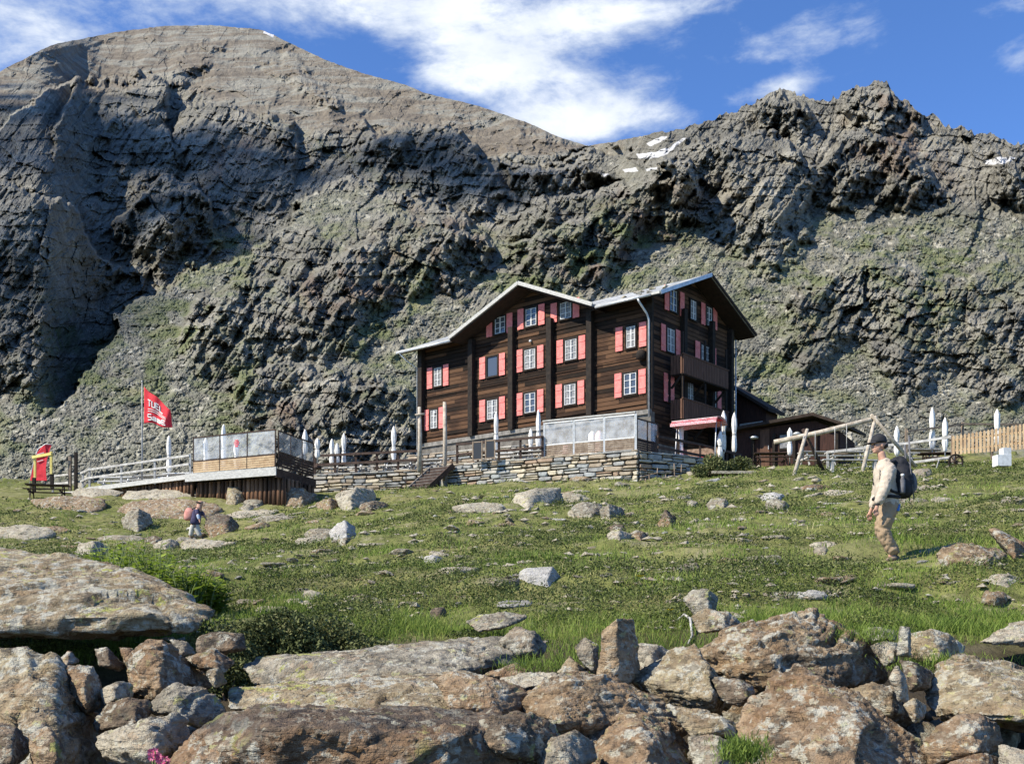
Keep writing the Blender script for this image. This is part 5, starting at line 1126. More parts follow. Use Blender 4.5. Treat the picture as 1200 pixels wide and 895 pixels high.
PY_ = {198: 57.2, 241: 56.5, 262: 56.8, 277: 55.0, 357.5: 55.6, 372: 56.2, 389: 60.5, 395: 60.0, 403: 61, 461.5: 60, 581.5: 57.2, 631: 56, 622: 56.5, 798: 54.6, 848: 54.6, 860.5: 55.2, 844: 53.6, 925.5: 54.5, 1051: 51, 1092.5: 51.5, 1107.5: 51, 1168.5: 51}
for k, (px, top, zb, lab) in enumerate(PAR):
    yy = PY_[px]; zb = zb if 500 < px < 700 or px < 340 else (TZ if px < 500 else gh((px - 600) / F * yy, yy)); parasol(px, top, zb, lab, k, Y=yy)

# wooden deck on log piles, left
DC, DL, DR = P(322, 549, 50.0), P(226, 557, 52.2), P(367, 561, 53.6); DZ = DC.z + .05
dk = empty('wooden_deck', (DC.x, DC.y, DZ), 0, 'raised wooden deck with a pale front beam standing on dark logs', 'deck')
lo = lambda p: Vector((p.x - DC.x, p.y - DC.y, 0)); back = lo(DL) + lo(DR)
RL = P(62, 577, 59.5); RM = P(105, 570, 57.0)
MB().prism([(0, 0, 0), tuple(lo(DL)), tuple(lo(RM)), tuple(lo(RM) + Vector((2, 7, 0))), tuple(back + Vector((3, 4, 0))), tuple(lo(DR))], (0, 0, -.18)).build('floor', MT['greywood'], dk)
nf = Vector((-.44, -.9, 0)).normalized()
MB().beam(lo(DL) + nf * .06 + Vector((-.3, 0, -.17)), nf * .06 + Vector((.12, 0, -.17)), .10, .38).build('front_beam', MT['fascia'], dk)
MB().beam(Vector((.06, -.05, -.24)), lo(DR) + Vector((.1, 0, -.24)), .10, .40).build('side_beam', MT['darkwood'], dk)
def pile_row(a, b, name='pile', step=.24, za=-.37, seed=1):
    r = random.Random(seed); L = (b - a).length; n = int(L / step)
    for i in range(n + 1):
        p = a.lerp(b, i / n); g = gh(p.x + DC.x, p.y + DC.y) - DZ - .15
        zt = za if a.z == 0 else p.z
        MB().tube([(p.x, p.y, g), (p.x + r.uniform(-.02, .02), p.y, zt - .003)], [r.uniform(.09, .125), r.uniform(.08, .11)], 7, wob=.05).build('log_pile', MT['palisade'], dk)
q = Vector((.3, .45, 0)); pile_row(lo(DL) + q * .6, q * 1.0, seed=2); pile_row(q * 1.1, lo(DR) + Vector((.0, -.2, 0)), seed=3, step=.4); 
d_ = lo(RM) - lo(DL); pile_row(lo(DL) + Vector((-.1, .3, 0)) , lo(RM) + Vector((0, .3, 0)), step=.27, za=-.15, seed=4)
nb = Vector((0, .12, 0))
dwb = windbreak((DL.x, DL.y + .1), (DC.x, DC.y + .12), DZ + .01, 3, 'glass windbreak with honey-coloured slats along the front of the deck', low=.62, high=1.78, fmat='darkwood', slat='honey', fw=.05)
# the reddish emblem stuck on the middle pane
t0 = Vector((DC.x - DL.x, DC.y - DL.y, 0)); u = t0.normalized(); nn = Vector((u.y, -u.x, 0)); m = MB()
for k, (w, z) in enumerate(((.20, 1.42), (.30, 1.33), (.26, 1.24), (.18, 1.15))): c = t0 * .54 + nn * .02; m.beam(c - u * w / 2 + Vector((0, 0, z)), c + u * w / 2 + Vector((0, 0, z)), .006, .05)
m.build('red_sticker', MT['red'], dwb)
windbreak((DC.x + .12, DC.y + .25), (DR.x, DR.y), DZ + .01, 3, 'dark slatted side fence of the deck with thin panes', low=.75, high=1.75, fmat='darkwood', slat='darkwood', fw=.05)
fence([(RL.x, RL.y, RL.z - .05), (RM.x - .55, RM.y + .5, DZ - .10), (RM.x, RM.y, DZ), (DL.x - .15, DL.y + .1, DZ + .0)], 'whitish three-railed railing climbing towards the deck from the left', 'greywood', h=1.0, rails=(.93, .50), spacing=2.6, pw=.09, rw=(.05, .10), base=True, bmat='fascia')
# dark posts at the foot of the ramp
for px, lab in ((82, 'left brown post at the foot of the ramp'), (89, 'right, blackish post at the foot of the ramp')):
    p = P(px, 568, 57.5); o = MB().beam((0, 0, -.3), (0, 0, 1.5 + (px - 82) * .03), .17, .14).build('post', MT['brownwood' if px < 85 else 'post']); o.location = p; tag(o, lab, 'post')

# flag, beach banner, yellow frame, table
def flag():
    Y = 56.0; p = P(166.5, 548, Y); h = (548 - 448) / F * Y; root = empty('flagpole', (p.x, p.y, p.z), 0, 'thin grey flagpole behind the white railing', 'flagpole')
    MB().tube([(0, 0, -.6), (0, 0, h)], [.05, .03], 8).build('pole', MT['greywood'], root); MB().lathe((0, 0, h), [(.02, 0), (.05, .03), (.05, .06), (.01, .09)], 8).build('finial', MT['metal'], root)
    # cloth: hangs from the pole, free corner drooping to the right
    W, Hh = 26, 22; V = []; s = Y / F
    for j in range(Hh + 1):
        for i in range(W + 1):
            u, v = i / W, j / Hh
            tx = u * 31; top = 453 + 27 * u ** 1.0; bot = 495 + 7 * u ** 1.2
            py = top + (bot - top) * v + 1.1 * math.sin(u * 9 + v * 2); px = 169 + tx + 2.0 * v * u
            q = P(px, py, Y - .25 * u + .10 * math.sin(u * 12 + v * 3) * u) - Vector((p.x, p.y, p.z)); V.append(q)
    Fq = [(j*(W+1)+i, j*(W+1)+i+1, (j+1)*(W+1)+i+1, (j+1)*(W+1)+i) for j in range(Hh) for i in range(W)]
    m = MB(); m.add(V, Fq, True); fl = m.build('cloth', MT['red'], None, fix=False); sd = fl.modifiers.new('s', 'SOLIDIFY'); sd.thickness = .008; sd.offset = 0
    fl.name = 'flag'; fl.location = root.location; tag(fl, 'red flag with two lines of white lettering drooping from the flagpole', 'flag')
    # white lettering sewn on, drawn as strokes on the cloth: illegible letters with two rules between the rows
    at = lambda u, v: (lambda px, py, uu: P(px, py, Y - .25 * uu + .10 * math.sin(uu * 12 + v * 3) * uu - .025) - Vector((p.x, p.y, p.z)))(169 + u * 31 + 2.0 * v * u, (453 + 27 * u) + ((495 + 7 * u ** 1.2) - (453 + 27 * u)) * v + 1.1 * math.sin(u * 9 + v * 2), u)
    G = {'T': [((0,0),(1,0)), ((.5,0),(.5,1))], 'U': [((0,0),(0,1)), ((0,1),(1,1)), ((1,1),(1,0))], 'I': [((.5,0),(.5,1))], 'L': [((0,0),(0,1)), ((0,1),(1,1))], 'E': [((0,0),(0,1)), ((0,0),(1,0)), ((0,.5),(.8,.5)), ((0,1),(1,1))],
         'A': [((0,1),(.5,0)), ((.5,0),(1,1)), ((.25,.6),(.75,.6))], 'S': [((1,0),(0,0)), ((0,0),(0,.5)), ((0,.5),(1,.5)), ((1,.5),(1,1)), ((1,1),(0,1))], 'a': [((0,.4),(1,.4)), ((1,.4),(1,1)), ((1,1),(0,1)), ((0,1),(0,.7)), ((0,.7),(1,.7))]}
    m = MB()
    def word(w, u0, u1, v0, v1):
        cw = (u1 - u0) / len(w)
        for k, ch in enumerate(w):
            for (a, b), (c, d) in G[ch]:
                A_, B_ = at(u0 + cw * (k + a * .72), v0 + (v1 - v0) * b), at(u0 + cw * (k + c * .72), v0 + (v1 - v0) * d); m.beam(A_, B_, .05, .05)
    word('TUEL', .14, .72, .26, .46); word('SaaE', .14, .80, .72, .90)
    for v in (.55, .62):
        for i in range(8): m.beam(at(.14 + .08 * i, v), at(.14 + .08 * (i + 1), v), .03, .03)
    m.build('lettering', MT['canvas'], fl)
flag()
def banner():
    Y = 57.0; p = P(35, 563, Y); root = empty('feather_banner', p, 0, 'red feather-shaped banner leaning behind the yellow frame', 'banner'); s = Y / F
    pts = [(0,0),(3,-16),(7,-30),(12,-38),(18,-42),(25,-42),(22,-33),(20,-24),(19,-12),(20,0)]
    V = [((x) * s, .05 * math.sin(x * .6), -y * s) for x, y in pts]; m = MB(); m.prism(V, (0, .02, 0)); m.build('cloth', MT['red'], root)
    MB().tube([(-.05, .05, -.3), (3 * s, .05, 18 * s), (9 * s, .05, 37 * s), (18 * s, .05, 43 * s), (26 * s, .05, 42 * s)], .025, 6).build('pole', MT['metal'], root)
    m = MB()
    for x, y, w in ((8, 30, 9), (7, 26, 11), (9, 22, 7)): m.beam((x * s, -.04, y * s), ((x + w) * s, -.04, (y + w * .3) * s), .02, .035)
    m.build('lettering', MT['canvas'], root)
banner()
def yframe():
    Y = 55.0; p = P(41, 560, Y); s = Y / F; root = empty('picture_frame_stand', p, 0, 'open yellow frame of three bars standing on dark legs', 'frame')
    MB().beam((0, 0, 0), (0, 0, 24 * s), .11, .10).build('upright', MT['yellow'], root); MB().beam((21 * s, -.2, 4 * s), (21 * s, -.2, 30 * s), .11, .10).build('upright', MT['yellow'], root)
    MB().beam((-.10, -.06, 24 * s), (21.8 * s, -.25, 27.5 * s), .11, .13).build('top_bar', MT['yellow'], root)
    for x, z in ((0, 0), (21, 4)): MB().beam((x * s, -.1, z * s - .7), (x * s, -.1, z * s), .16, .14).build('leg', MT['post'], root)
yframe()
def picnic(px, py, Y, rz, label, mat='darkwood', sc=1.0, w=1.8, zb=None, group=None):
    p = P(px, py, Y); root = empty('picnic_table', (p.x, p.y, zb if zb is not None else p.z), rz, label, 'picnic table', group)
    w = w * sc
    for i in range(4): MB().box(-w/2, w/2, -.36 + i * .185, -.36 + i * .185 + .17, .70, .74).build('table_board', MT[mat], root)
    for s in (-1, 1): MB().box(-w/2, w/2, s * .72 - .13, s * .72 + .13, .42, .46).build('seat', MT[mat], root)
    for x in (-w * .36, w * .36):
        for s in (-1, 1): MB().beam((x, s * .62, 0), (x, s * .22, .695), .05, .09).build('leg', MT[mat], root)
        MB().beam((x - .06, -.84, .385), (x - .06, .84, .385), .05, .08).build('crossbar', MT[mat], root)
    root.scale = (sc, sc, sc); return root
picnic(56, 577, 53.5, .25, 'dark picnic table in front of the yellow frame', w=2.0, zb=gh((56-600)/F*53.5, 53.5) - .02)
# pale benches and tables behind the railings
k = 0
for px, Y, rz, lab in ((140, 58.5, -.2, 'pale bench table on the deck nearest the ramp'), (180, 57.8, -.2, 'pale bench table on the deck below the flag'), (214, 57.0, -.2, 'pale bench table on the deck beside the windbreak'), (385, 60.3, -.3, 'pale bench table nearest the deck behind the left dark railing'), (412, 60.0, -.3, 'second pale bench table behind the left dark railing'),
                       (440, 59.6, -.3, 'third pale bench table behind the left dark railing'), (470, 59.2, -.3, 'fourth pale bench table, beside the left stair pole'), (505, 58.6, -.3, 'pale bench table straight behind the stair'), (598, 56.4, -.35, 'pale bench table right of the blackboards'), (624, 55.8, -.35, 'pale bench table left of the glass windbreak'), (680, 55.6, -.35, 'pale table set behind the middle pane of the glass windbreak'), (725, 54.5, -.35, 'pale table set behind the right pane of the glass windbreak')):
    picnic(px, 540, Y, rz, lab, 'fascia' if k % 2 else 'white', w=1.9, zb=(DZ if px < 300 else TZ) - .0); k += 1
# red canopy
def canopy():
    Y = 54.2; p = P(819, 531, Y); s = Y / F; root = empty('garden_swing_seat', (p.x, p.y, 8.0), -.55, 'garden swing seat under a tilted red canopy with a white patterned fringe', 'swing seat')
    hz = P(819, 494, Y).z - 8.0
    V = []; n = 10
    prof = [(-.75, -.20), (-.55, .02), (0, .10), (.55, .02), (.75, -.2)]
    m = MB(); L = 1.2
    for i in range(n + 1):
        x = -L + 2 * L * i / n
        for y, z in prof: V.append((x, y, hz + z + .02 * math.sin(x * 7)))
    m.add(V, [(i*5+j, i*5+j+1, (i+1)*5+j+1, (i+1)*5+j) for i in range(n) for j in range(4)], True); c = m.build('canopy', MT['pinkwhite'], root, fix=False); q = c.modifiers.new('s', 'SOLIDIFY'); q.thickness = .02
    m = MB(); m.beam((-L, -.77, hz - .20), (L, -.77, hz - .20), .012, .13); m.beam((-L - .01, -.75, hz - .16), (-L - .01, .75, hz - .16), .012, .13); m.build('fringe', MT['pinkwhite'], root)
    m = MB(); m.beam((-L + .02, -.45, hz - .06), (L - .02, -.45, hz - .06), .5, .02); m.beam((-L + .02, .1, hz - .02), (L - .02, .1, hz - .02), .55, .02); m.build('lining', MT['red'], c)
    m = MB(); m.beam((-L, -.60, hz + .035), (L, -.60, hz + .035), .02, .015); m.build('piping', MT['canvas'], root)
    m = MB(); m.beam((-.9, -.2, .55), (.9, -.2, .55), .55, .10); m.build('seat', MT['red'], root); MB().beam((-.9, .12, .85), (.9, .2, .85), .08, .5).build('backrest', MT['brownwood'], root)
    for x in (-1.05, 1.05):
        for y in (-.6, .6): MB().tube([(x, y, 0), (x * .98, y * .5, hz - .02)], .028, 6).build('leg', MT['metal'], root)
MT['pinkwhite'] = worn('pink_and_white_cloth', (.62,.10,.12), (.75,.62,.62), 22, .9)
canopy()
# right-hand play area
def swing():
    Y0, Y1 = 46.0, 44.6; root0 = P(938, 556, Y0); root = empty('log_swing_frame', root0, 0, 'big A-shaped swing frame of pale logs with a long slanting beam', 'swing frame')
    q = lambda px, py, Y: P(px, py, Y) - root0
    MB().tube([q(907, 518, Y0 + .3), q(960, 507, Y0), q(1022, 491, Y1)], [.10, .11, .10], 10, wob=.04).build('top_beam', MT['log'], root)
    for a, b, mt in (((946, 503, Y0 - .2), (929, 562, Y0 - 1.0), 'log'), ((941, 503, Y0 + .2), (967, 556, Y0 + .9), 'darkwood'), ((1021, 486, Y1 - .1), (1077, 552, Y1 + .9), 'log'), ((1026, 488, Y1 + .1), (1009, 560, Y1 - .9), 'log')):
        MB().tube([q(*b), q(*a)], [.085, .07], 9, wob=.04).build('leg', MT[mt], root)
    for u in (.30, .42, .62, .74):
        t = q(907 + 115 * u, 516 - 26 * u, Y0 + (Y1 - Y0) * u); MB().tube([t, t + Vector((.0, 0, -1.15))], .015, 5).build('rope', MT['greywood'], root)
    for u in (.36, .68):
        t = q(907 + 115 * u, 516 - 26 * u, Y0 + (Y1 - Y0) * u) + Vector((0, 0, -1.15)); MB().box(t.x - .28, t.x + .28, t.y - .1, t.y + .1, t.z - .04, t.z).build('swing_seat', MT['brownwood'], root)
swing()
def fpt(px, py, Y): p = P(px, py, Y); return (p.x, p.y, p.z)
fence([fpt(970, 553, 50), fpt(1060, 544, 48.5), fpt(1117, 536, 47.5)], 'low silvered two-rail fence running from the shed to the picket fence', 'greywood', h=.95, rails=(.90, .02), spacing=2.2, pw=.09, rw=(.07, .11), cat='fence', name='rail_fence')
fence([fpt(1062, 527, 51), fpt(1128, 518, 52), fpt(1205, 519, 52.5), fpt(1270, 519, 53)], 'weathered rail fence behind the picket fence', 'brownwood', h=.95, rails=(.85,), spacing=2.4, pw=.10, rw=(.07, .09), cat='fence', name='rail_fence')
def picket():
    a, b = Vector(fpt(1117, 533, 46)), Vector(fpt(1262, 521, 44)); root = empty('picket_fence', a, 0, 'new honey-coloured picket fence with pointed pales at the right edge', 'fence'); L = (b - a).length; n = int(L / .145); d = (b - a) / n; nn = Vector((-.1, -1, 0)).normalized()
    for i in range(n + 1):
        p = d * i; h = .82 + .25 * min(1, i / n * 1.6) ; u = d.normalized() * .045; V = [p - u, p + u, p + u + Vector((0, 0, h - .07)), p + Vector((0, 0, h)), p - u + Vector((0, 0, h - .07))]
        MB().prism([tuple(v + nn * .05) for v in V], tuple(-nn * .025)).build('pale', MT['honey'], root)
    for z in (.18, .62): MB().beam(Vector((0, 0, z)) , (b - a) + Vector((0, 0, z + .15)), .04, .07).build('rail', MT['honey'], root)
    for k in (0, .33, .66, 1): p = (b - a) * k + Vector((0, .08, 0)); MB().beam(p + Vector((0, 0, -.3)), p + Vector((0, 0, .85)), .09, .09).build('post', MT['brownwood'], root)
picket()
def whitebox():
    p = Vector(fpt(1174, 545, 42.5)); root = empty('white_crate', p, .1, 'white box with a smaller white lid piece on top below the picket fence', 'box')
    MB().box(-.28, .28, -.2, .2, -.05, .38).build('body', MT['white'], root); MB().box(-.02, .30, -.16, .16, .383, .66).build('lid', MT['white'], root)
whitebox()
def barrow():
    p = Vector(fpt(1120, 550, 44)); root = empty('wagon_wheel', p, .15, 'dark old wagon wheel with a bent pipe handle beside it', 'wheel')
    m = MB(); N = 20; R_ = .30; pts = [(math.cos(2*math.pi*k/N) * R_, 0, math.sin(2*math.pi*k/N) * R_ + R_) for k in range(N + 1)]; m.tube(pts, .04, 6, cap=False); m.build('rim', MT['post'], root)
    for k in range(8): a = math.pi * 2 * k / 8; MB().beam((0, 0, R_), (math.cos(a) * R_, 0, math.sin(a) * R_ + R_), .03, .03).build('spoke', MT['boards'], root)
    MB().tube([(0, -.06, R_), (0, .06, R_)], .07, 10).build('hub', MT['post'], root)
    MB().tube([(-.3, 0, .42), (-.75, -.05, .40), (-.95, -.2, 0)], .022, 6).build('handle', MT['greywood'], root)
barrow()
# furniture in front of the shed and a bench on the right
for px, Y, rz, lab, mt in ((905, 55, -.1, 'dark picnic table against the shed wall', 'darkwood'), (958, 54, .1, 'silvered picnic table behind the swing frame', 'greywood'), (990, 53, .0, 'silvered picnic table left of the man in beige', 'greywood'), (1078, 52.5, .1, 'silvered picnic table right of the backpack', 'greywood'), (1100, 51.5, -.1, 'dark picnic table under the two parasols on the right', 'darkwood')):
    X = (px - 600) / F * Y; picnic(px, 540, Y, rz, lab, mt, w=1.8, zb=gh(X, Y) - .02)
def bench(px, py, Y, lab, w=1.5):
    p = P(px, py, Y); root = empty('plank_bench', p, .06, lab, 'bench')
    MB().box(-w/2, w/2, -.14, .14, .40, .45).build('seat', MT['greywood'], root)
    for x in (-w * .35, w * .35): MB().box(x - .05, x + .05, -.12, .12, -.1, .397).build('leg', MT['greywood'], root)
bench(1000, 551, 45.5, 'long plank bench under the swing beam', 2.6)
p = P(858, 553, 50.); o = MB().box(-1.0, 1.0, -.4, .4, -.12, .0).build('stone_step', MT['rock_pale']); o.location = p; tag(o, 'pale stone step at the foot of the shed parasols', 'step')
# stick fence of thin poles before the low wall
for k, (px, py, hh) in enumerate(((752, 572, .75), (768, 570, .95), (782, 568, .7), (793, 566, 1.0))):
    pass
def sticks():
    a, b = Vector(fpt(751, 577, 49.6)), Vector(fpt(797, 570, 50.6)); root = empty('stick_fence', a, 0, 'low broken fence of thin brown sticks before the shaded low wall', 'fence'); r = random.Random(4)
    for i in range(9): p = (b - a) * i / 8; MB().tube([p + Vector((0, 0, -.2)), p + Vector((r.uniform(-.1, .1), 0, r.uniform(.5, 1.15)))], .022, 5).build('stick', MT['brownwood'], root)
    for z in (.35, .7): MB().tube([Vector((0, -.03, z)), (b - a) * .5 + Vector((0, -.03, z + .1)), (b - a) + Vector((0, -.03, z))], .02, 5).build('rail', MT['brownwood'], root)
sticks()

for px, Y, col, lab in ((664, 54.9, 'pinkcl', 'pinkish folded cushion pile behind the left pane of the glass windbreak'), (694, 54.3, 'canvas', 'white folded awning leaning behind the middle pane of the glass windbreak'), (702, 54.2, 'pinkcl', 'pale pink folded awning behind the middle pane of the glass windbreak')):
    MT.setdefault('pinkcl', worn('pale_pink_cloth', (.62,.40,.38), (.75,.62,.58), 5, .9)); p = P(px, 540, Y); h = 1.5 if px > 680 else .95
    o = MB().lathe((0, 0, 0), [(.16, 0), (.20, h * .2), (.22, h * .6), (.17, h * .9), (.05, h)], 14, lambda a, i: 1 + .18 * math.sin(a * 31 + i)).build('folded_cloth', MT[col]); o.location = (p.x, p.y, TZ); tag(o, lab, 'cloth')
# ------------------------------------------------------------------ vegetation
def mat_leaf(cols, trans=.25):
    def fn(t, b):
        v = t.attr('tint'); c = t.ramp(v, [(i / (len(cols) - 1), q) for i, q in enumerate(cols)])
        b.inputs['Subsurface Weight'].default_value = 0
        return {'Base Color': c, 'Roughness': .7}
    m = material('leaf', fn, spec=.2); t = NT(m.node_tree); b = t.n['Principled BSDF']; out = t.n['Material Output']
    tr = t.node('ShaderNodeBsdfTranslucent'); c = b.inputs['Base Color'].links[0].from_socket; t.l.new(c, tr.inputs[0])
    mx = t.node('ShaderNodeMixShader'); mx.inputs[0].default_value = trans; t.l.new(b.outputs[0], mx.inputs[1]); t.l.new(tr.outputs[0], mx.inputs[2]); t.l.new(mx.outputs[0], out.inputs[0])
    return m
MT['grass'] = mat_leaf([(.075,.125,.020), (.14,.21,.036), (.215,.28,.058), (.30,.325,.10), (.46,.42,.21)], .3)
MT['cover'] = mat_leaf([(.025,.036,.011), (.055,.075,.020), (.105,.13,.034), (.20,.215,.07)], .15)
MT['leafy'] = mat_leaf([(.12,.19,.022), (.21,.30,.038), (.32,.40,.07)], .35)
MT['juniper'] = mat_leaf([(.035,.045,.015), (.075,.092,.030), (.13,.145,.052), (.20,.19,.085)], .1)
MT['flower_white'] = material('white_petals', color=(.78,.78,.72), rough=.7); MT['flower_yellow'] = material('yellow_petals', color=(.80,.66,.04), rough=.6); MT['flower_pink'] = mat_leaf([(.45,.06,.14), (.62,.13,.24), (.75,.26,.36)], .2)
BLK = ground_at(633, 693, 8.5).y
def rs(seed): return np.random.RandomState(seed)
def sample_field(n, seed, y0=9.6, y1=58, rows=True):
    """points on the turf, roughly even in the picture"""
    R = rs(seed); px = R.uniform(-60, 1260, n * 2)
    # rows of the picture are bunched by distance: draw log-distance, weighted towards the near field
    u = R.uniform(0, 1, n * 2); Y = y0 * (y1 / y0) ** (u ** 1.25)
    lim = np.interp(px, [0, 300, 380, 520, 750, 820, 900, 1200, 1260], [53, 48.5, 54, 54.5, 50.5, 51, 53, 60, 60])
    k = (Y < lim) & ~((px > 603) & (px < 664) & (Y > BLK - 1.0) & (Y < BLK + .3)); px, Y = px[k][:n], Y[k][:n]; return (px - CX) / F * Y, Y, px, R
def blades(name, X, Y, R, hgt, wid, lean, mat, label, cat, tint, kind='stuff', z=None, per=1):
    n = len(X); Z = ground_h(X, Y) if z is None else z; a = R.uniform(0, 2 * math.pi, n); l = R.uniform(.2, 1, n) * lean; b = R.uniform(0, 2 * math.pi, n)
    base = np.stack([X, Y, Z - .02], 1); side = np.stack([np.cos(a), np.sin(a), np.zeros(n)], 1) * (wid / 2)[:, None]
    tip = np.stack([np.cos(b) * l * hgt, np.sin(b) * l * hgt, hgt], 1); mid = tip * np.array([.35, .35, .58])
    V = np.stack([base - side, base + side, base + mid + side * .75, base + mid - side * .75, base + tip], 1).reshape(-1, 3)
    i = np.arange(n)[:, None] * 5; T = np.concatenate([i + np.array([[0, 1, 2]]), i + np.array([[0, 2, 3]]), i + np.array([[3, 2, 4]])], 0)
    o = np_mesh(name, V, T, mat, attrs={'tint': np.repeat(np.clip(tint, 0, 1), 5)}); return tag(o, label, cat, kind=kind) if label else o
def field_noise(X, Y, s, seed): return fbm(X / s, Y / s, oct=3, seed=seed)
X, Y, px, R = sample_field(175000, 1)
dens = .42 + 2.4 * field_noise(X, Y, 1.3, 301) + 1.4 * field_noise(X, Y, 5, 302); k = R.uniform(0, 1, len(X)) < np.clip(dens, .40, 1); X, Y = X[k], Y[k]
m1_ = field_noise(X, Y, 2.6, 311) + .5 * field_noise(X, Y, .8, 312) + .12 * np.cos(CX / 160 + X / Y * 8); k = (m1_ < .16) | (R.uniform(0, 1, len(X)) < .25); X, Y = X[k], Y[k]
h = (.045 + .07 * R.uniform(0, 1, len(X)) ** 2) * (1 + np.clip(field_noise(X, Y, 1.2, 303) * 1.6, -.4, 1.2)) * (.8 + Y / 60); w = .006 * (.6 + Y / 11)
blades('grass', X, Y, R, h, w, .9, MT['grass'], 'short green alpine grass covering the whole slope', 'grass', .42 + .45 * field_noise(X, Y, 2.2, 305) + .35 * field_noise(X, Y, .5, 306) + R.normal(0, .13, len(X)))
def leaves(V0, R, size, mat, name, tint, parent=None, up=.3, **kw):
    n = len(V0); d1 = R.normal(0, 1, (n, 3)); d1 /= np.linalg.norm(d1, axis=1)[:, None]; d2 = np.cross(d1, R.normal(0, 1, (n, 3))); d2 /= np.linalg.norm(d2, axis=1)[:, None]
    s = (size * R.uniform(.6, 1.3, n))[:, None]
    V = np.stack([V0 - d1 * s, V0 + d2 * s * .45, V0 + d1 * s, V0 - d2 * s * .45], 1).reshape(-1, 3); Q = np.arange(n * 4).reshape(n, 4)
    return np_mesh(name, V, Q, mat, parent, attrs={'tint': np.repeat(np.clip(tint, 0, 1), 4)})
X, Y, px, R = sample_field(330000, 2)
m1 = field_noise(X, Y, 2.6, 311) + .5 * field_noise(X, Y, .8, 312) + .12 * np.cos(px / 160); k = m1 > .04; X, Y, m1 = X[k], Y[k], m1[k]
Z = ground_h(X, Y) + np.clip(m1 + .05, 0, .45) * .46 * R.uniform(.1, 1, len(X)) * (1 + .5 * fbm(X / .25, Y / .25, oct=2, seed=77))
o = leaves(np.stack([X, Y, Z], 1), R, .0095 * (.6 + Y / 11), MT['cover'], 'low_shrubs', .48 + R.normal(0, .24, len(X)) + .55 * field_noise(X, Y, .9, 315)); tag(o, 'dark low bilberry and heath cover in patches between the grass', 'ground cover', kind='stuff')
# pale pebbles and gravel flecks in the turf
X, Y, px, R = sample_field(5200, 8); k = field_noise(X, Y, 1.7, 341) > R.uniform(-.25, .45, len(X)); X, Y = X[k], Y[k]; n = len(X); s = (.012 + .035 * R.uniform(0, 1, n) ** 3) * (.5 + Y / 14)
oc = np.array([[1,0,0],[0,1,0],[-1,0,0],[0,-1,0],[.1,.1,.8],[0,0,-.5]]); V = np.stack([X, Y, ground_h(X, Y) + s * .5 + .015], 1)[:, None, :] + (oc[None] + R.normal(0, .22, (n, 6, 3))) * s[:, None, None] * np.array([1.3, 1, .75])
FO = np.array([[0,1,4],[1,2,4],[2,3,4],[3,0,4],[1,0,5],[2,1,5],[3,2,5],[0,3,5]]); o = np_mesh('pebbles', V.reshape(-1, 3), (np.arange(n)[:, None, None] * 6 + FO[None]).reshape(-1, 3), MT['rock_pale']); tag(o, 'pale pebbles and gravel flecks scattered through the turf', 'pebbles', kind='stuff')
# tufts that hang over the boulder field
X, Y, px, R = sample_field(40000, 5, 8.3, 10.6); d = field_noise(X, Y, .6, 331) + (Y - 9.3) * .5; k = (d > -.05); X, Y = X[k], Y[k]
blades('tall_grass', X, Y, R, .06 + .13 * R.uniform(0, 1, len(X)) ** 1.6, np.full(len(X), .006), .9, MT['grass'], 'taller grass along the upper edge of the boulder field', 'grass', .35 + .4 * field_noise(X, Y, .6, 333) + R.normal(0, .13, len(X)))

def bush(px, py, Y, wpx, hpx, label, mat, n, leaf, seed, name='shrub', cat='shrub', stems=9, top=None, dens=.5, group=None, zoff=0):
    R = rs(seed); rr = random.Random(seed); p = P(px, py, Y); p.z = gh(p.x, p.y) + zoff if top is None else p.z; W, Hh = wpx / F * Y, hpx / F * Y
    root = empty(name, p, 0, label, cat, group); V = []
    cl = [(rr.uniform(-.5, .5) * W, rr.uniform(-.35, .35) * W * .7, rr.uniform(.25, .85)) for _ in range(max(6, n // 900))]
    per = n // len(cl)
    for cx_, cy_, cz in cl:
        env = math.sqrt(max(.05, 1 - (2 * cx_ / W) ** 2)); r_ = Hh * rr.uniform(.22, .38)
        q = R.normal(0, 1, (per, 3)); q /= np.linalg.norm(q, axis=1)[:, None]; q *= (R.uniform(.35, 1, per) ** .6)[:, None] * r_
        q[:, 0] *= 1.5; V.append(q + np.array([cx_, cy_, Hh * cz * env]))
    V = np.vstack(V); V[:, 2] = np.maximum(V[:, 2], -.05)
    leaves(V, R, leaf, mat, 'foliage', .45 + R.normal(0, .2, len(V)) + .35 * fbm(V[:, 0] / .2, V[:, 1] / .2, V[:, 2] / .2, oct=2, seed=seed), root)
    for i in range(stems):
        c = rr.choice(cl); MB().tube([(c[0] * .2, c[1] * .2, -.05), (c[0] * .6, c[1] * .6, Hh * .25), (c[0], c[1], Hh * c[2] * .8)], [.014, .010, .004], 5).build('stem', MT['brownwood'], root)
    return root
bush(342, 762, 8.9, 215, 74, 'broad dwarf juniper spreading above the long grey slab', MT['juniper'], 30000, .018, 21, 'juniper', zoff=-.05)
bush(268, 760, 8.4, 60, 50, 'small dark juniper clump at the tip of the huge slab', MT['juniper'], 7000, .016, 22, 'juniper')
bush(838, 568, 50.2, 38, 26, 'light green willow shrub below the red canopy', MT['juniper'], 3000, .07, 23, dens=.3)
bush(869, 553, 50.6, 22, 18, 'smaller willow shrub at the foot of the shed parasols', MT['juniper'], 1600, .06, 24)
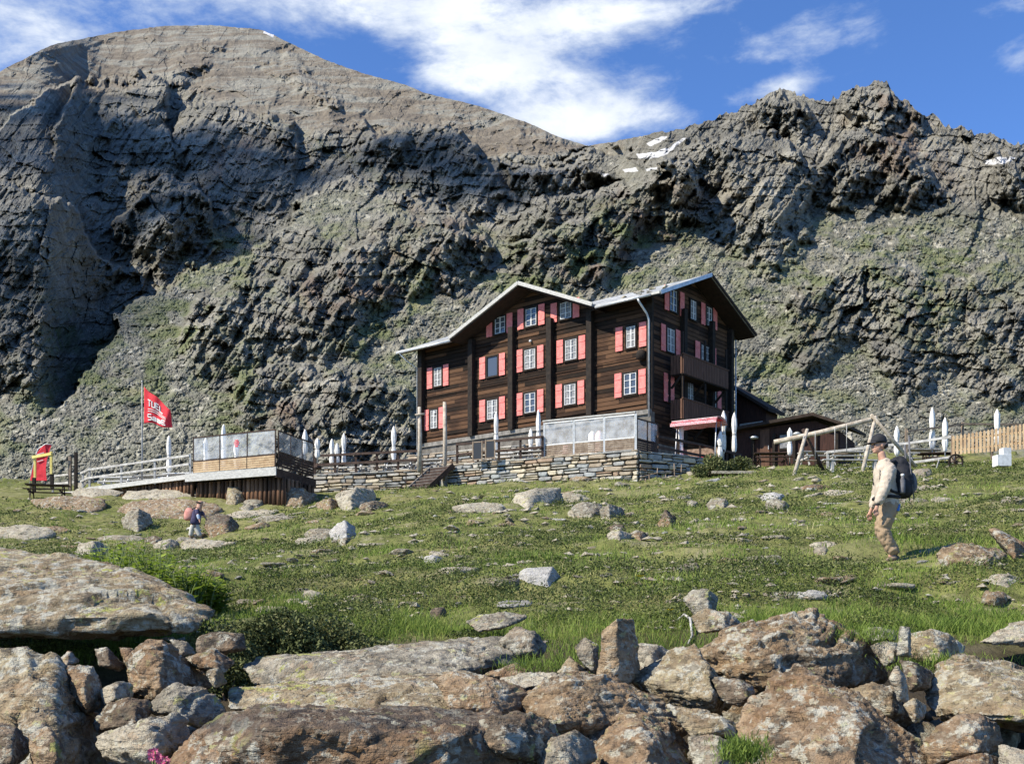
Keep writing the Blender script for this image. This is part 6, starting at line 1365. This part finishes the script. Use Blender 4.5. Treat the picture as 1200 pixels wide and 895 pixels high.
def tallplant(px, py, Y, hpx, seed, label, group=None):
    rr = random.Random(seed); R = rs(seed); p = P(px, py, Y); p.z = gh(p.x, p.y); root = empty('leafy_plant', p, rr.uniform(0, 6), label, 'plant', group); Hh = hpx / F * Y
    for s in range(rr.randint(5, 8)):
        a = rr.uniform(0, 6.28); l = rr.uniform(.1, .4) * Hh; top = Vector((math.cos(a) * l, math.sin(a) * l, Hh * rr.uniform(.7, 1))); pts = [Vector((0, 0, -.05)), top * .5 + Vector((0, 0, Hh * .08)), top]
        MB().tube(pts, [.010, .007, .003], 5).build('stem', MT['leafy'] if False else MT['stemgreen'], root)
        m = MB(); n = rr.randint(9, 14); tint = []
        for i in range(n):
            t = .2 + .8 * i / n; c = pts[0].lerp(pts[1], t * 2) if t < .5 else pts[1].lerp(pts[2], t * 2 - 1); b = rr.uniform(0, 6.28); L = rr.uniform(.10, .18) * (1.25 - .5 * t); d = Vector((math.cos(b), math.sin(b), rr.uniform(.0, .6))).normalized(); sd = d.cross(Vector((0, 0, 1))).normalized() * L * .24
            m.add([c, c + d * L * .4 + sd, c + d * L + Vector((0, 0, -L * .12)), c + d * L * .4 - sd], [(0, 1, 2, 3)]); tint += [rr.uniform(.1, 1)] * 4
        o = m.build('leaves', MT['leafy'], root, fix=False); at = o.data.attributes.new('tint', 'FLOAT', 'POINT'); at.data.foreach_set('value', tint)
MT['stemgreen'] = worn('green_stem', (.10,.14,.04), (.16,.19,.07), 4, .8)
rr = random.Random(77)
for k in range(44):
    t = rr.random(); px_ = 118 + 140 * t + rr.uniform(-12, 12); Y_ = 12.8 - 1.3 * t + rr.uniform(-.5, .9); 
    bp = CY - gh((px_ - CX) / F * Y_, Y_) / Y_ * F; tallplant(px_, 0, Y_, max(30, bp - float(np.interp(px_, [105, 150, 200, 262], [652, 642, 662, 698])) + rr.uniform(-6, 22)), 500 + k, 'bright green broad-leaved plant growing up behind the huge slab', 'broad-leaved plants behind the huge slab')
# flowers
def flower(px, Y, mat, size, hgt, label, group=None, n=5, name='wildflower'):
    X = (px - CX) / F * Y; p = Vector((X, Y, gh(X, Y))); root = empty(name, p, 0, label, 'flower', group); r = random.Random(int(px * 13 + Y * 7))
    MB().tube([(0, 0, -.03), (.01, 0, hgt)], .003, 5).build('stem', MT['stemgreen'], root); m = MB()
    for k in range(n):
        a = 2 * math.pi * k / n; d = Vector((math.cos(a), math.sin(a), .35)); s = Vector((-math.sin(a), math.cos(a), 0)) * size * .45; c = Vector((.01, 0, hgt))
        m.add([c, c + d * size * .6 + s, c + d * size * 1.1, c + d * size * .6 - s], [(0, 1, 2, 3)])
    m.build('petals', mat, root, fix=False)
flower(749, 12.2, MT['flower_yellow'], .055, .20, 'larger yellow flower in the turf right of centre', n=7); flower(784, 9.9, MT['flower_yellow'], .04, .16, 'smaller yellow flower just above the orange-grey boulder', n=7)
for k in range(150):
    c = rr.choice(((440, 11.2, 40, .8), (560, 16, 120, 3), (700, 13, 90, 2), (350, 14, 60, 1.5), (470, 13.5, 60, 1.6), (545, 12.6, 50, 1.2), (820, 14, 30, 1), (400, 15.5, 70, 2))); flower(c[0] + rr.gauss(0, c[2]), max(10, c[1] + rr.gauss(0, c[3])), MT['flower_white'], rr.uniform(.014, .028), rr.uniform(.08, .16), 'tiny white flower head above the grass', 'white flowers dotted through the turf')
def pink():
    p = P(183, 899, 4.75); root = empty('houseleek_flower', p, 0, 'cluster of deep pink starry flowers at the bottom edge left', 'flower'); R = rs(9); r = random.Random(8)
    for k in range(9):
        c = Vector((r.gauss(0, .035), r.gauss(0, .02), .02 + r.uniform(0, .05))); MB().tube([(0, 0, -.08), tuple(c)], .004, 5).build('stem', MT['stemgreen'], root)
        m = MB(); n = 10; t = []
        for i in range(n):
            a = 2 * math.pi * i / n; d = Vector((math.cos(a), -.5 + r.uniform(-.3, .3), math.sin(a))).normalized(); s = d.cross(Vector((0, 1, 0))).normalized() * .004; L = .022
            m.add([c, c + d * L * .6 + s, c + d * L, c + d * L * .6 - s], [(0, 1, 2, 3)]); t += [r.random()] * 4
        o = m.build('blossom', MT['flower_pink'], root, fix=False); at = o.data.attributes.new('tint', 'FLOAT', 'POINT'); at.data.foreach_set('value', t)
pink()
def moss_tuft(px, py, Y, W, n, label, seed):
    R = rs(seed); p = P(px, py, Y); X = p.x + R.normal(0, W, n); Yy = p.y + R.normal(0, W * .7, n); z = p.z + R.normal(0, .03, n)
    blades('grass_tuft', X, Yy, R, R.uniform(.02, .055, n), np.full(n, .004), 1.3, MT['grass'], None, None, R.uniform(.1, .5, n), z=z)
    o = bpy.data.objects[[q.name for q in bpy.data.objects if q.name.startswith('grass_tuft')][-1]]; tag(o, label, 'grass', kind=None)
moss_tuft(872, 878, 5.2, .055, 1500, 'bright green moss tuft between the boulders at the bottom', 61); moss_tuft(1010, 742, 7.2, .14, 1200, 'grass tuft on the far end of the layered slab', 62); moss_tuft(1105, 776, 7.0, .16, 1300, 'grass tuft in front of the mossy ledge boulder', 63); moss_tuft(632, 778, 7.2, .12, 900, 'grass tuft between the long slab and the small pyramid stone', 64)
rp = [(795, 9.9), (802, 9.75), (809, 9.6), (811, 9.4), (806, 9.25)]
o = MB().tube([((a - CX) / F * y, y, gh((a - CX) / F * y, y) + .07 + .05 * math.sin(k * 1.3)) for k, (a, y) in enumerate(rp)], [.013, .012, .012, .010, .006], 7).build('dead_root', MT['greywood']); tag(o, 'curved bare grey root beside the broken grey stone', 'root')
# ------------------------------------------------------------------ people
MT['skin'] = worn('skin', (.42,.23,.16), (.50,.29,.20), 12, .6, .001)
MT['khaki'] = worn('khaki_trousers', (.29,.205,.125), (.36,.26,.165), 9, .9, .006); MT['beige'] = worn('beige_shirt', (.46,.385,.30), (.54,.46,.365), 9, .9, .006)
MT['blackcloth'] = worn('black_cloth', (.012,.013,.016), (.03,.03,.035), 9, .8, .004); MT['greycloth'] = worn('grey_cloth', (.09,.09,.10), (.15,.15,.16), 9, .8, .004)
MT['hair'] = material('dark_hair', color=(.03,.02,.015), rough=.7); MT['shoe'] = worn('brown_boots', (.16,.12,.085), (.26,.20,.15), 9, .8)
MT['pinkcloth'] = worn('salmon_cloth', (.46,.19,.16), (.56,.28,.23), 8, .85); MT['navy'] = worn('navy_cloth', (.03,.03,.07), (.07,.06,.12), 8, .85); MT['blue'] = material('blue_tag', color=(.05,.16,.42), rough=.6); MT['lens'] = material('dark_lens', color=(.01,.01,.01), rough=.1)
MT['lightpants'] = worn('pale_grey_trousers', (.42,.40,.34), (.50,.48,.42), 8, .85); MT['paleblue'] = material('pale_blue_sleeve', color=(.34,.40,.50), rough=.8)
def skin_obj(name, joints, bones, mat, parent, sub=2, root=None, smooth=True, loc=None, fold=0, seed=1):
    """joints: {name: (pos, radius or (rx, ry))}"""
    names = list(joints); idx = {n: i for i, n in enumerate(names)}; me = bpy.data.meshes.new(name)
    me.from_pydata([tuple(joints[n][0]) for n in names], [(idx[a], idx[b]) for a, b in bones], []); o = bpy.data.objects.new(name, me); COL.objects.link(o)
    m = o.modifiers.new('skin', 'SKIN'); m.use_smooth_shade = True; m.branch_smoothing = .4
    for i, n in enumerate(names):
        r = joints[n][1]; r = r if isinstance(r, tuple) else (r, r); me.skin_vertices[0].data[i].radius = r; me.skin_vertices[0].data[i].use_root = (n == (root or names[0]))
    s = o.modifiers.new('sub', 'SUBSURF'); s.levels = sub; s.render_levels = sub
    dg = bpy.context.evaluated_depsgraph_get(); dg.update(); ev = o.evaluated_get(dg); nm = bpy.data.meshes.new_from_object(ev); bpy.data.objects.remove(o); bpy.data.meshes.remove(me)
    n = len(nm.vertices); V = np.empty(n * 3, np.float32); nm.vertices.foreach_get('co', V); V = V.reshape(-1, 3).astype(float)
    if fold:
        N = np.empty(n * 3, np.float32); nm.vertices.foreach_get('normal', N); N = N.reshape(-1, 3)
        V = V + N * (fbm(V[:, 0] / .05, V[:, 1] / .09, V[:, 2] / .05, oct=3, seed=seed, ridged=True) * fold)[:, None]; nm.vertices.foreach_set('co', V.astype(np.float32).ravel())
    nm.name = name; nm.materials.clear(); nm.materials.append(mat); nm.polygons.foreach_set('use_smooth', [True] * len(nm.polygons)); nm.update()
    q = bpy.data.objects.new(name, nm); link(q, parent); return q
def add_head(body, c, sc):
    """model a head facing -x and fuse it with the body into one skin"""
    bm = bmesh.new(); bm.from_mesh(body.data)
    def ell(x, y, z, rx, ry, rz, ang=0):
        r = bmesh.ops.create_icosphere(bm, subdivisions=3, radius=1); M = Matrix.Translation(c + Vector((x, y, z)) * sc) @ Matrix.Rotation(ang, 4, 'Y') @ Matrix.Diagonal((rx * sc, ry * sc, rz * sc, 1)); bmesh.ops.transform(bm, matrix=M, verts=r['verts'])
    ell(.012, 0, .018, .098, .076, .100); ell(-.030, 0, -.045, .066, .058, .078); ell(-.060, 0, -.098, .032, .034, .026); ell(-.02, 0, -.085, .062, .050, .035, .25)
    ell(-.092, 0, .012, .022, .052, .012); ell(-.103, 0, -.022, .020, .012, .030, .35); ell(-.108, 0, -.040, .020, .019, .013); ell(-.088, 0, -.068, .020, .026, .009); ell(-.085, 0, -.080, .020, .022, .008)
    for s in (-1, 1): ell(-.066, s * .040, -.026, .024, .018, .016); ell(.016, s * .078, -.012, .020, .008, .034, -.2)
    me = bpy.data.meshes.new('tmp'); bm.to_mesh(me); bm.free(); o = bpy.data.objects.new('tmp', me); COL.objects.link(o); m = o.modifiers.new('r', 'REMESH'); m.mode = 'VOXEL'; m.voxel_size = .0065; m.use_smooth_shade = True
    s = o.modifiers.new('s', 'SMOOTH'); s.factor = .5; s.iterations = 2
    dg = bpy.context.evaluated_depsgraph_get(); dg.update(); nm = bpy.data.meshes.new_from_object(o.evaluated_get(dg)); bpy.data.objects.remove(o); nm.materials.clear(); nm.materials.append(body.data.materials[0]); nm.name = 'body'; body.data = nm
def hiker(Y=14.6):
    gg = ground_at(1044, 657, 9.0); Y = gg.y
    s = Y / F; g = P(1042, 657, Y); root = empty('person', g, 0, 'man in dark cap, beige shirt and khaki trousers walking left with a black backpack', 'person')
    q = lambda px, py, y=0.0: Vector(((px - 1042) * s, y, (657 - py) * s))
    # ---- body: one continuous figure (skin)
    J = {'pelvis': (q(1040, 588), (.13, .10)), 'belly': (q(1038, 574), (.13, .11)), 'chest': (q(1037, 556), (.15, .12)), 'neck0': (q(1038, 545), (.080, .080)), 'neck1': (q(1035, 538), (.066, .066)), 'skull0': (q(1030.5, 530), (.088, .080)), 'skull1': (q(1029.5, 522), (.112, .092)), 'skull2': (q(1030, 514), (.108, .090)), 'skull3': (q(1030.5, 509), (.07, .06)),
         'shL': (q(1037, 550, -.17), .060), 'elL': (q(1030, 573, -.25), .043), 'wrL': (q(1021.5, 594, -.24), .027), 'haL': (q(1020, 599, -.24), (.034, .018)),
         'shR': (q(1038, 550, .17), .060), 'elR': (q(1036, 573, .26), .043), 'wrR': (q(1028, 594, .25), .027), 'haR': (q(1026, 600, .25), (.034, .018)),
         'hiL': (q(1040, 595, -.09), .085), 'knL': (q(1030, 621, -.09), .058), 'anL': (q(1043, 648, -.09), .040), 'toL': (q(1040, 654, -.09), .035),
         'hiR': (q(1041, 595, .09), .085), 'knR': (q(1034, 620, .10), .058), 'anR': (q(1051, 648, .10), .040), 'toR': (q(1048, 654, .10), .035)}
    B = [('pelvis','belly'),('belly','chest'),('chest','neck0'),('neck0','neck1'),('neck1','skull0'),('skull0','skull1'),('skull1','skull2'),('skull2','skull3'),('neck0','shL'),('shL','elL'),('elL','wrL'),('wrL','haL'),('neck0','shR'),('shR','elR'),('elR','wrR'),('wrR','haR'),
         ('pelvis','hiL'),('hiL','knL'),('knL','anL'),('anL','toL'),('pelvis','hiR'),('hiR','knR'),('knR','anR'),('anR','toR')]
    for sd, hx, hy in (('L', 1020, -.24), ('R', 1026, .25)):      # fingers, slightly curled, and the thumb
        hz = 600 if sd == 'L' else 601
        for k in range(4):
            a, b, c = f'f{sd}{k}a', f'f{sd}{k}b', f'f{sd}{k}c'; ox = (k - 1.5) * 1.55; ln = (5.2, 6.2, 5.8, 4.6)[k]
            J[a] = (q(hx + ox, hz + 1.6, hy), .0095); J[b] = (q(hx + ox * 1.05 - .3, hz + 1.6 + ln * .55, hy - .006), .0085); J[c] = (q(hx + ox * 1.0 + .6, hz + 1.4 + ln, hy + .008), .0075); B += [('ha' + sd, a), (a, b), (b, c)]
        J['t' + sd + 'a'] = (q(hx - 3.0, hz - .3, hy - .012), .011); J['t' + sd + 'b'] = (q(hx - 4.0, hz + 3.0, hy - .012), .009); B += [('ha' + sd, 't' + sd + 'a'), ('t' + sd + 'a', 't' + sd + 'b')]
    for k_ in ('skull1', 'skull2', 'skull3'): J.pop(k_)
    J['skull0'] = (q(1031.5, 528), (.060, .060)); J['neck1'] = (q(1034.5, 538), (.062, .062)); B = [b for b in B if b[0] not in ('skull0', 'skull1', 'skull2')]
    body = skin_obj('body', J, B, MT['skin'], root); add_head(body, q(1030.5, 521), 1.0)
    # face: nose, brow, lips, chin, ears
    for y in (-.034, .034):
        MB().lathe(q(1030.5, 521) + Vector((-.084, y, -.006)), [(.004, -.010), (.012, -.004), (.012, .004), (.004, .010)], 8).build('eye', MT['lens'], root)
    # hair below the cap
    J2 = {'a': (q(1034, 519), (.088, .092)), 'b': (q(1036.2, 527), (.060, .078))}; skin_obj('hair', J2, [('a', 'b')], MT['hair'], root)
    cap = MB(); c = q(1030, 517); n = 20
    cap.lathe(c, [(.101, -.028), (.106, .0), (.098, .045), (.075, .082), (.035, .104), (.004, .110)], n, lambda a, i: 1 + .10 * abs(math.cos(2 * math.pi * a)) - .05); co = cap.build('cap', MT['blackcloth'], root)
    v = []; 
    for k in range(9):
        a = math.pi * (.5 + k / 8); v.append((math.cos(a) * .095, math.sin(a) * .085))
    pk = MB(); top = [tuple(c + Vector((x, y, -.012))) for x, y in v] ; out = [tuple(c + Vector((x * 1.0 - .11 * abs(math.cos(math.pi * (.5 + k / 8))), y * .92, -.030 - .012 * abs(math.cos(math.pi * (.5 + k / 8)))))) for k, (x, y) in enumerate(v)]
    pk.add(top + out, [(k, k + 1, k + 10, k + 9) for k in range(8)]); po = pk.build('peak', MT['blackcloth'], co, fix=False); so = po.modifiers.new('s', 'SOLIDIFY'); so.thickness = .008
    # ---- shirt
    SJ = {'p0': (q(1041, 601), (.19, .17)), 'p': (q(1040, 588), (.185, .165)), 'a': (q(1037.5, 575), (.190, .165)), 'b': (q(1036.5, 560), (.195, .165)), 'c': (q(1037, 549), (.155, .145)), 'd': (q(1036, 541), (.098, .098)), 'd1': (q(1035, 537.5), (.090, .090)),
          'l0': (q(1037, 551, -.16), .100), 'l1': (q(1030, 573, -.25), .080), 'l2': (q(1022, 594, -.24), .060), 'r0': (q(1038, 551, .16), .100), 'r1': (q(1036, 573, .26), .080), 'r2': (q(1028.5, 594, .25), .060)}
    skin_obj('shirt', SJ, [('p0','p'),('p','a'),('a','b'),('b','c'),('c','d'),('d','d1'),('c','l0'),('l0','l1'),('l1','l2'),('c','r0'),('r0','r1'),('r1','r2')], MT['beige'], root, sub=3, fold=.016)
    TJ = {'p0': (q(1040, 582), (.175, .150)), 'p': (q(1040, 590), (.178, .152)), 'l0': (q(1039, 600, -.085), (.128, .125)), 'l1': (q(1031, 621, -.09), (.100, .100)), 'l2': (q(1041, 642, -.09), (.082, .078)), 'l3': (q(1045, 650, -.09), (.078, .074)),
          'r0': (q(1041, 600, .085), (.128, .125)), 'r1': (q(1035, 620, .10), (.100, .100)), 'r2': (q(1048, 642, .10), (.082, .078)), 'r3': (q(1053, 650, .10), (.078, .074))}
    skin_obj('trousers', TJ, [('p0','p'),('p','l0'),('l0','l1'),('l1','l2'),('l2','l3'),('p','r0'),('r0','r1'),('r1','r2'),('r2','r3')], MT['khaki'], root, sub=3, fold=.024, seed=4)
    for a, b, c_, y in (((1048, 652), (1041, 655.5), (1035, 656.5), -.09), ((1057, 652), (1050, 655.5), (1044, 656.5), .10)):
        skin_obj('shoe', {'a': (q(*a, y), (.048, .050)), 'b': (q(*b, y), (.046, .036)), 'c': (q(*c_, y), (.044, .026))}, [('a','b'),('b','c')], MT['shoe'], root)
    MB().lathe(q(1022, 593, -.24), [(.036, -.014), (.038, 0), (.036, .014)], 12).build('wristwatch', MT['blackcloth'], root)
    MB().beam(q(1049, 592, -.14), q(1047, 600, -.16), .05, .02).build('cloth_tag', MT['blue'], root)
    # ---- backpack (a thing of its own)
    bp = empty('backpack', g, 0, 'black backpack with side bottle and two poles on the back of the man in beige', 'backpack'); 
    J = {'a': (q(1055, 584), (.12, .15)), 'b': (q(1058, 572), (.155, .17)), 'c': (q(1057, 558), (.150, .17)), 'd': (q(1052, 544), (.115, .15)), 'e': (q(1048.5, 535), (.060, .10))}
    skin_obj('pack_body', J, [('a','b'),('b','c'),('c','d'),('d','e')], MT['blackcloth'], bp, sub=3, fold=.016)
    skin_obj('front_pocket', {'a': (q(1066, 578), (.05, .11)), 'b': (q(1067.5, 566), (.055, .11)), 'c': (q(1064, 554), (.04, .09))}, [('a','b'),('b','c')], MT['greycloth'], bp)
    for y in (-.12, .12): MB().tube([q(1047, 541, y * .8), q(1038, 543.5, y), q(1028.5, 552, y * 1.15), q(1028, 565, y * 1.2), q(1040, 577, y * 1.5), q(1050, 580, y * 1.3)], .020, 7).build('shoulder_strap', MT['blackcloth'], bp)
    MB().tube([q(1050, 584, -.16), q(1038, 583, -.18), q(1026, 584, -.10), q(1024, 584, 0), q(1026, 584, .1), q(1038, 583, .18), q(1050, 584, .16)], .024, 7).build('hip_belt', MT['blackcloth'], bp)
    bt = MB().lathe((0, 0, 0), [(.034, -.12), (.038, -.10), (.038, .06), (.022, .09), (.018, .12)], 12).build('bottle', MT['greycloth'], bp); bt.location = q(1052, 570, -.19)
    MB().lathe((0, 0, 0), [(.020, .12), (.024, .125), (.024, .15), (.01, .155)], 12).build('cap', MT['white'], bt)
    for y, t in ((-.10, 512), (.06, 520)): MB().tube([q(1068, 586, y), q(1064, 550, y), q(1062, t, y)], [.009, .010, .012], 6).build('trekking_pole', MT['greycloth'], bp)
    MB().tube([q(1063, 588, -.05), q(1068, 593, -.05), q(1066, 597, -.05)], .006, 5).build('loose_strap', MT['blackcloth'], bp)
    zb = gh(g.x, g.y); return root, bp, zb
hk = hiker()
def hiker2():
    Y = ground_at(238, 642, 8.5).y + .9; s = Y / F; g = P(230, 631, Y); root = empty('person', g, 0, 'distant walker in dark top and pale trousers carrying a salmon-pink pack, seen from behind', 'person'); q = lambda px, py, y=0.0: Vector(((px - 230) * s, y, (631 - py) * s))
    J = {'pelvis': (q(229, 610), (.13, .11)), 'chest': (q(231, 600), (.15, .12)), 'neck': (q(233.0, 594.5), .065), 'h0': (q(234.4, 591.5), .10), 'h1': (q(234.8, 589), .12), 'h2': (q(234.8, 586.4), .09),
         'lh': (q(227, 613, -.02), .09), 'lk': (q(224.5, 621, .0), .06), 'lf': (q(223, 630, 0), .045), 'rh': (q(230.5, 613, 0), .09), 'rk': (q(232, 621, -.05), .06), 'rf': (q(236, 630, -.05), .045),
         'ls': (q(232, 597, -.17), .055), 'le': (q(234.5, 604, -.26), .042), 'lw': (q(237, 611, -.30), .028), 'lha': (q(237.6, 613.5, -.31), .032), 'rs': (q(233, 597, .17), .055), 're': (q(237, 603, .24), .042), 'rw': (q(240, 608, .2), .028), 'rha': (q(241, 609.5, .2), .032)}
    skin_obj('body', J, [('pelvis','chest'),('chest','neck'),('neck','h0'),('h0','h1'),('h1','h2'),('pelvis','lh'),('lh','lk'),('lk','lf'),('pelvis','rh'),('rh','rk'),('rk','rf'),('neck','ls'),('ls','le'),('le','lw'),('lw','lha'),('neck','rs'),('rs','re'),('re','rw'),('rw','rha')], MT['skin'], root)
    skin_obj('top', {'a0': (q(228.5, 616), (.22, .20)), 'a': (q(229, 610), (.22, .19)), 'b': (q(231, 601), (.22, .19)), 'c': (q(233, 594.5), (.14, .14)), 'l': (q(232, 598, -.16), .085), 'le': (q(234.5, 604, -.26), .065), 'r': (q(233, 598, .16), .085), 're': (q(237, 603, .24), .065)}, [('a0','a'),('a','b'),('b','c'),('c','l'),('l','le'),('c','r'),('r','re')], MT['navy'], root)
    skin_obj('sleeve', {'a': (q(234, 603, -.25), .068), 'b': (q(236.5, 610, -.29), .05)}, [('a','b')], MT['paleblue'], root)
    skin_obj('trousers', {'p0': (q(229, 607), (.17, .15)), 'p': (q(229, 612), (.20, .17)), 'l0': (q(226.5, 615), .115), 'l1': (q(224.5, 622), .09), 'l2': (q(223.2, 628.5), .08), 'r0': (q(230.5, 615, -.03), .115), 'r1': (q(232, 622, -.05), .09), 'r2': (q(235.4, 628.5, -.05), .08)}, [('p0','p'),('p','l0'),('l0','l1'),('l1','l2'),('p','r0'),('r0','r1'),('r1','r2')], MT['lightpants'], root)
    for x, y in ((223.5, 0), (236.5, -.05)): skin_obj('shoe', {'a': (q(x, 630, y), .05), 'b': (q(x + 3, 630.6, y), .04)}, [('a','b')], MT['blackcloth'], root)
    skin_obj('hair', {'a': (q(234.2, 587.2), .155), 'b': (q(233.2, 591), .13)}, [('a','b')], MT['hair'], root)
    bp = empty('backpack', g, 0, 'salmon-pink rucksack with dark flap on the distant walker', 'backpack')
    skin_obj('pack_body', {'a': (q(223, 610), (.15, .20)), 'a1': (q(222, 606), (.19, .22)), 'b': (q(223, 600), (.18, .22)), 'c': (q(225.5, 595.5), (.13, .18))}, [('a','a1'),('a1','b'),('b','c')], MT['pinkcloth'], bp); skin_obj('flap', {'a': (q(226, 596), (.12, .15)), 'b': (q(227, 603), (.08, .15))}, [('a','b')], MT['navy'], bp)
    for y in (-.12, .12): MB().tube([q(226, 597, y), q(231, 594.5, y), q(235.5, 600, y * 1.3), q(232, 608, y * 1.4), q(224, 610, y)], .022, 6).build('shoulder_strap', MT['blackcloth'], bp)
hiker2()
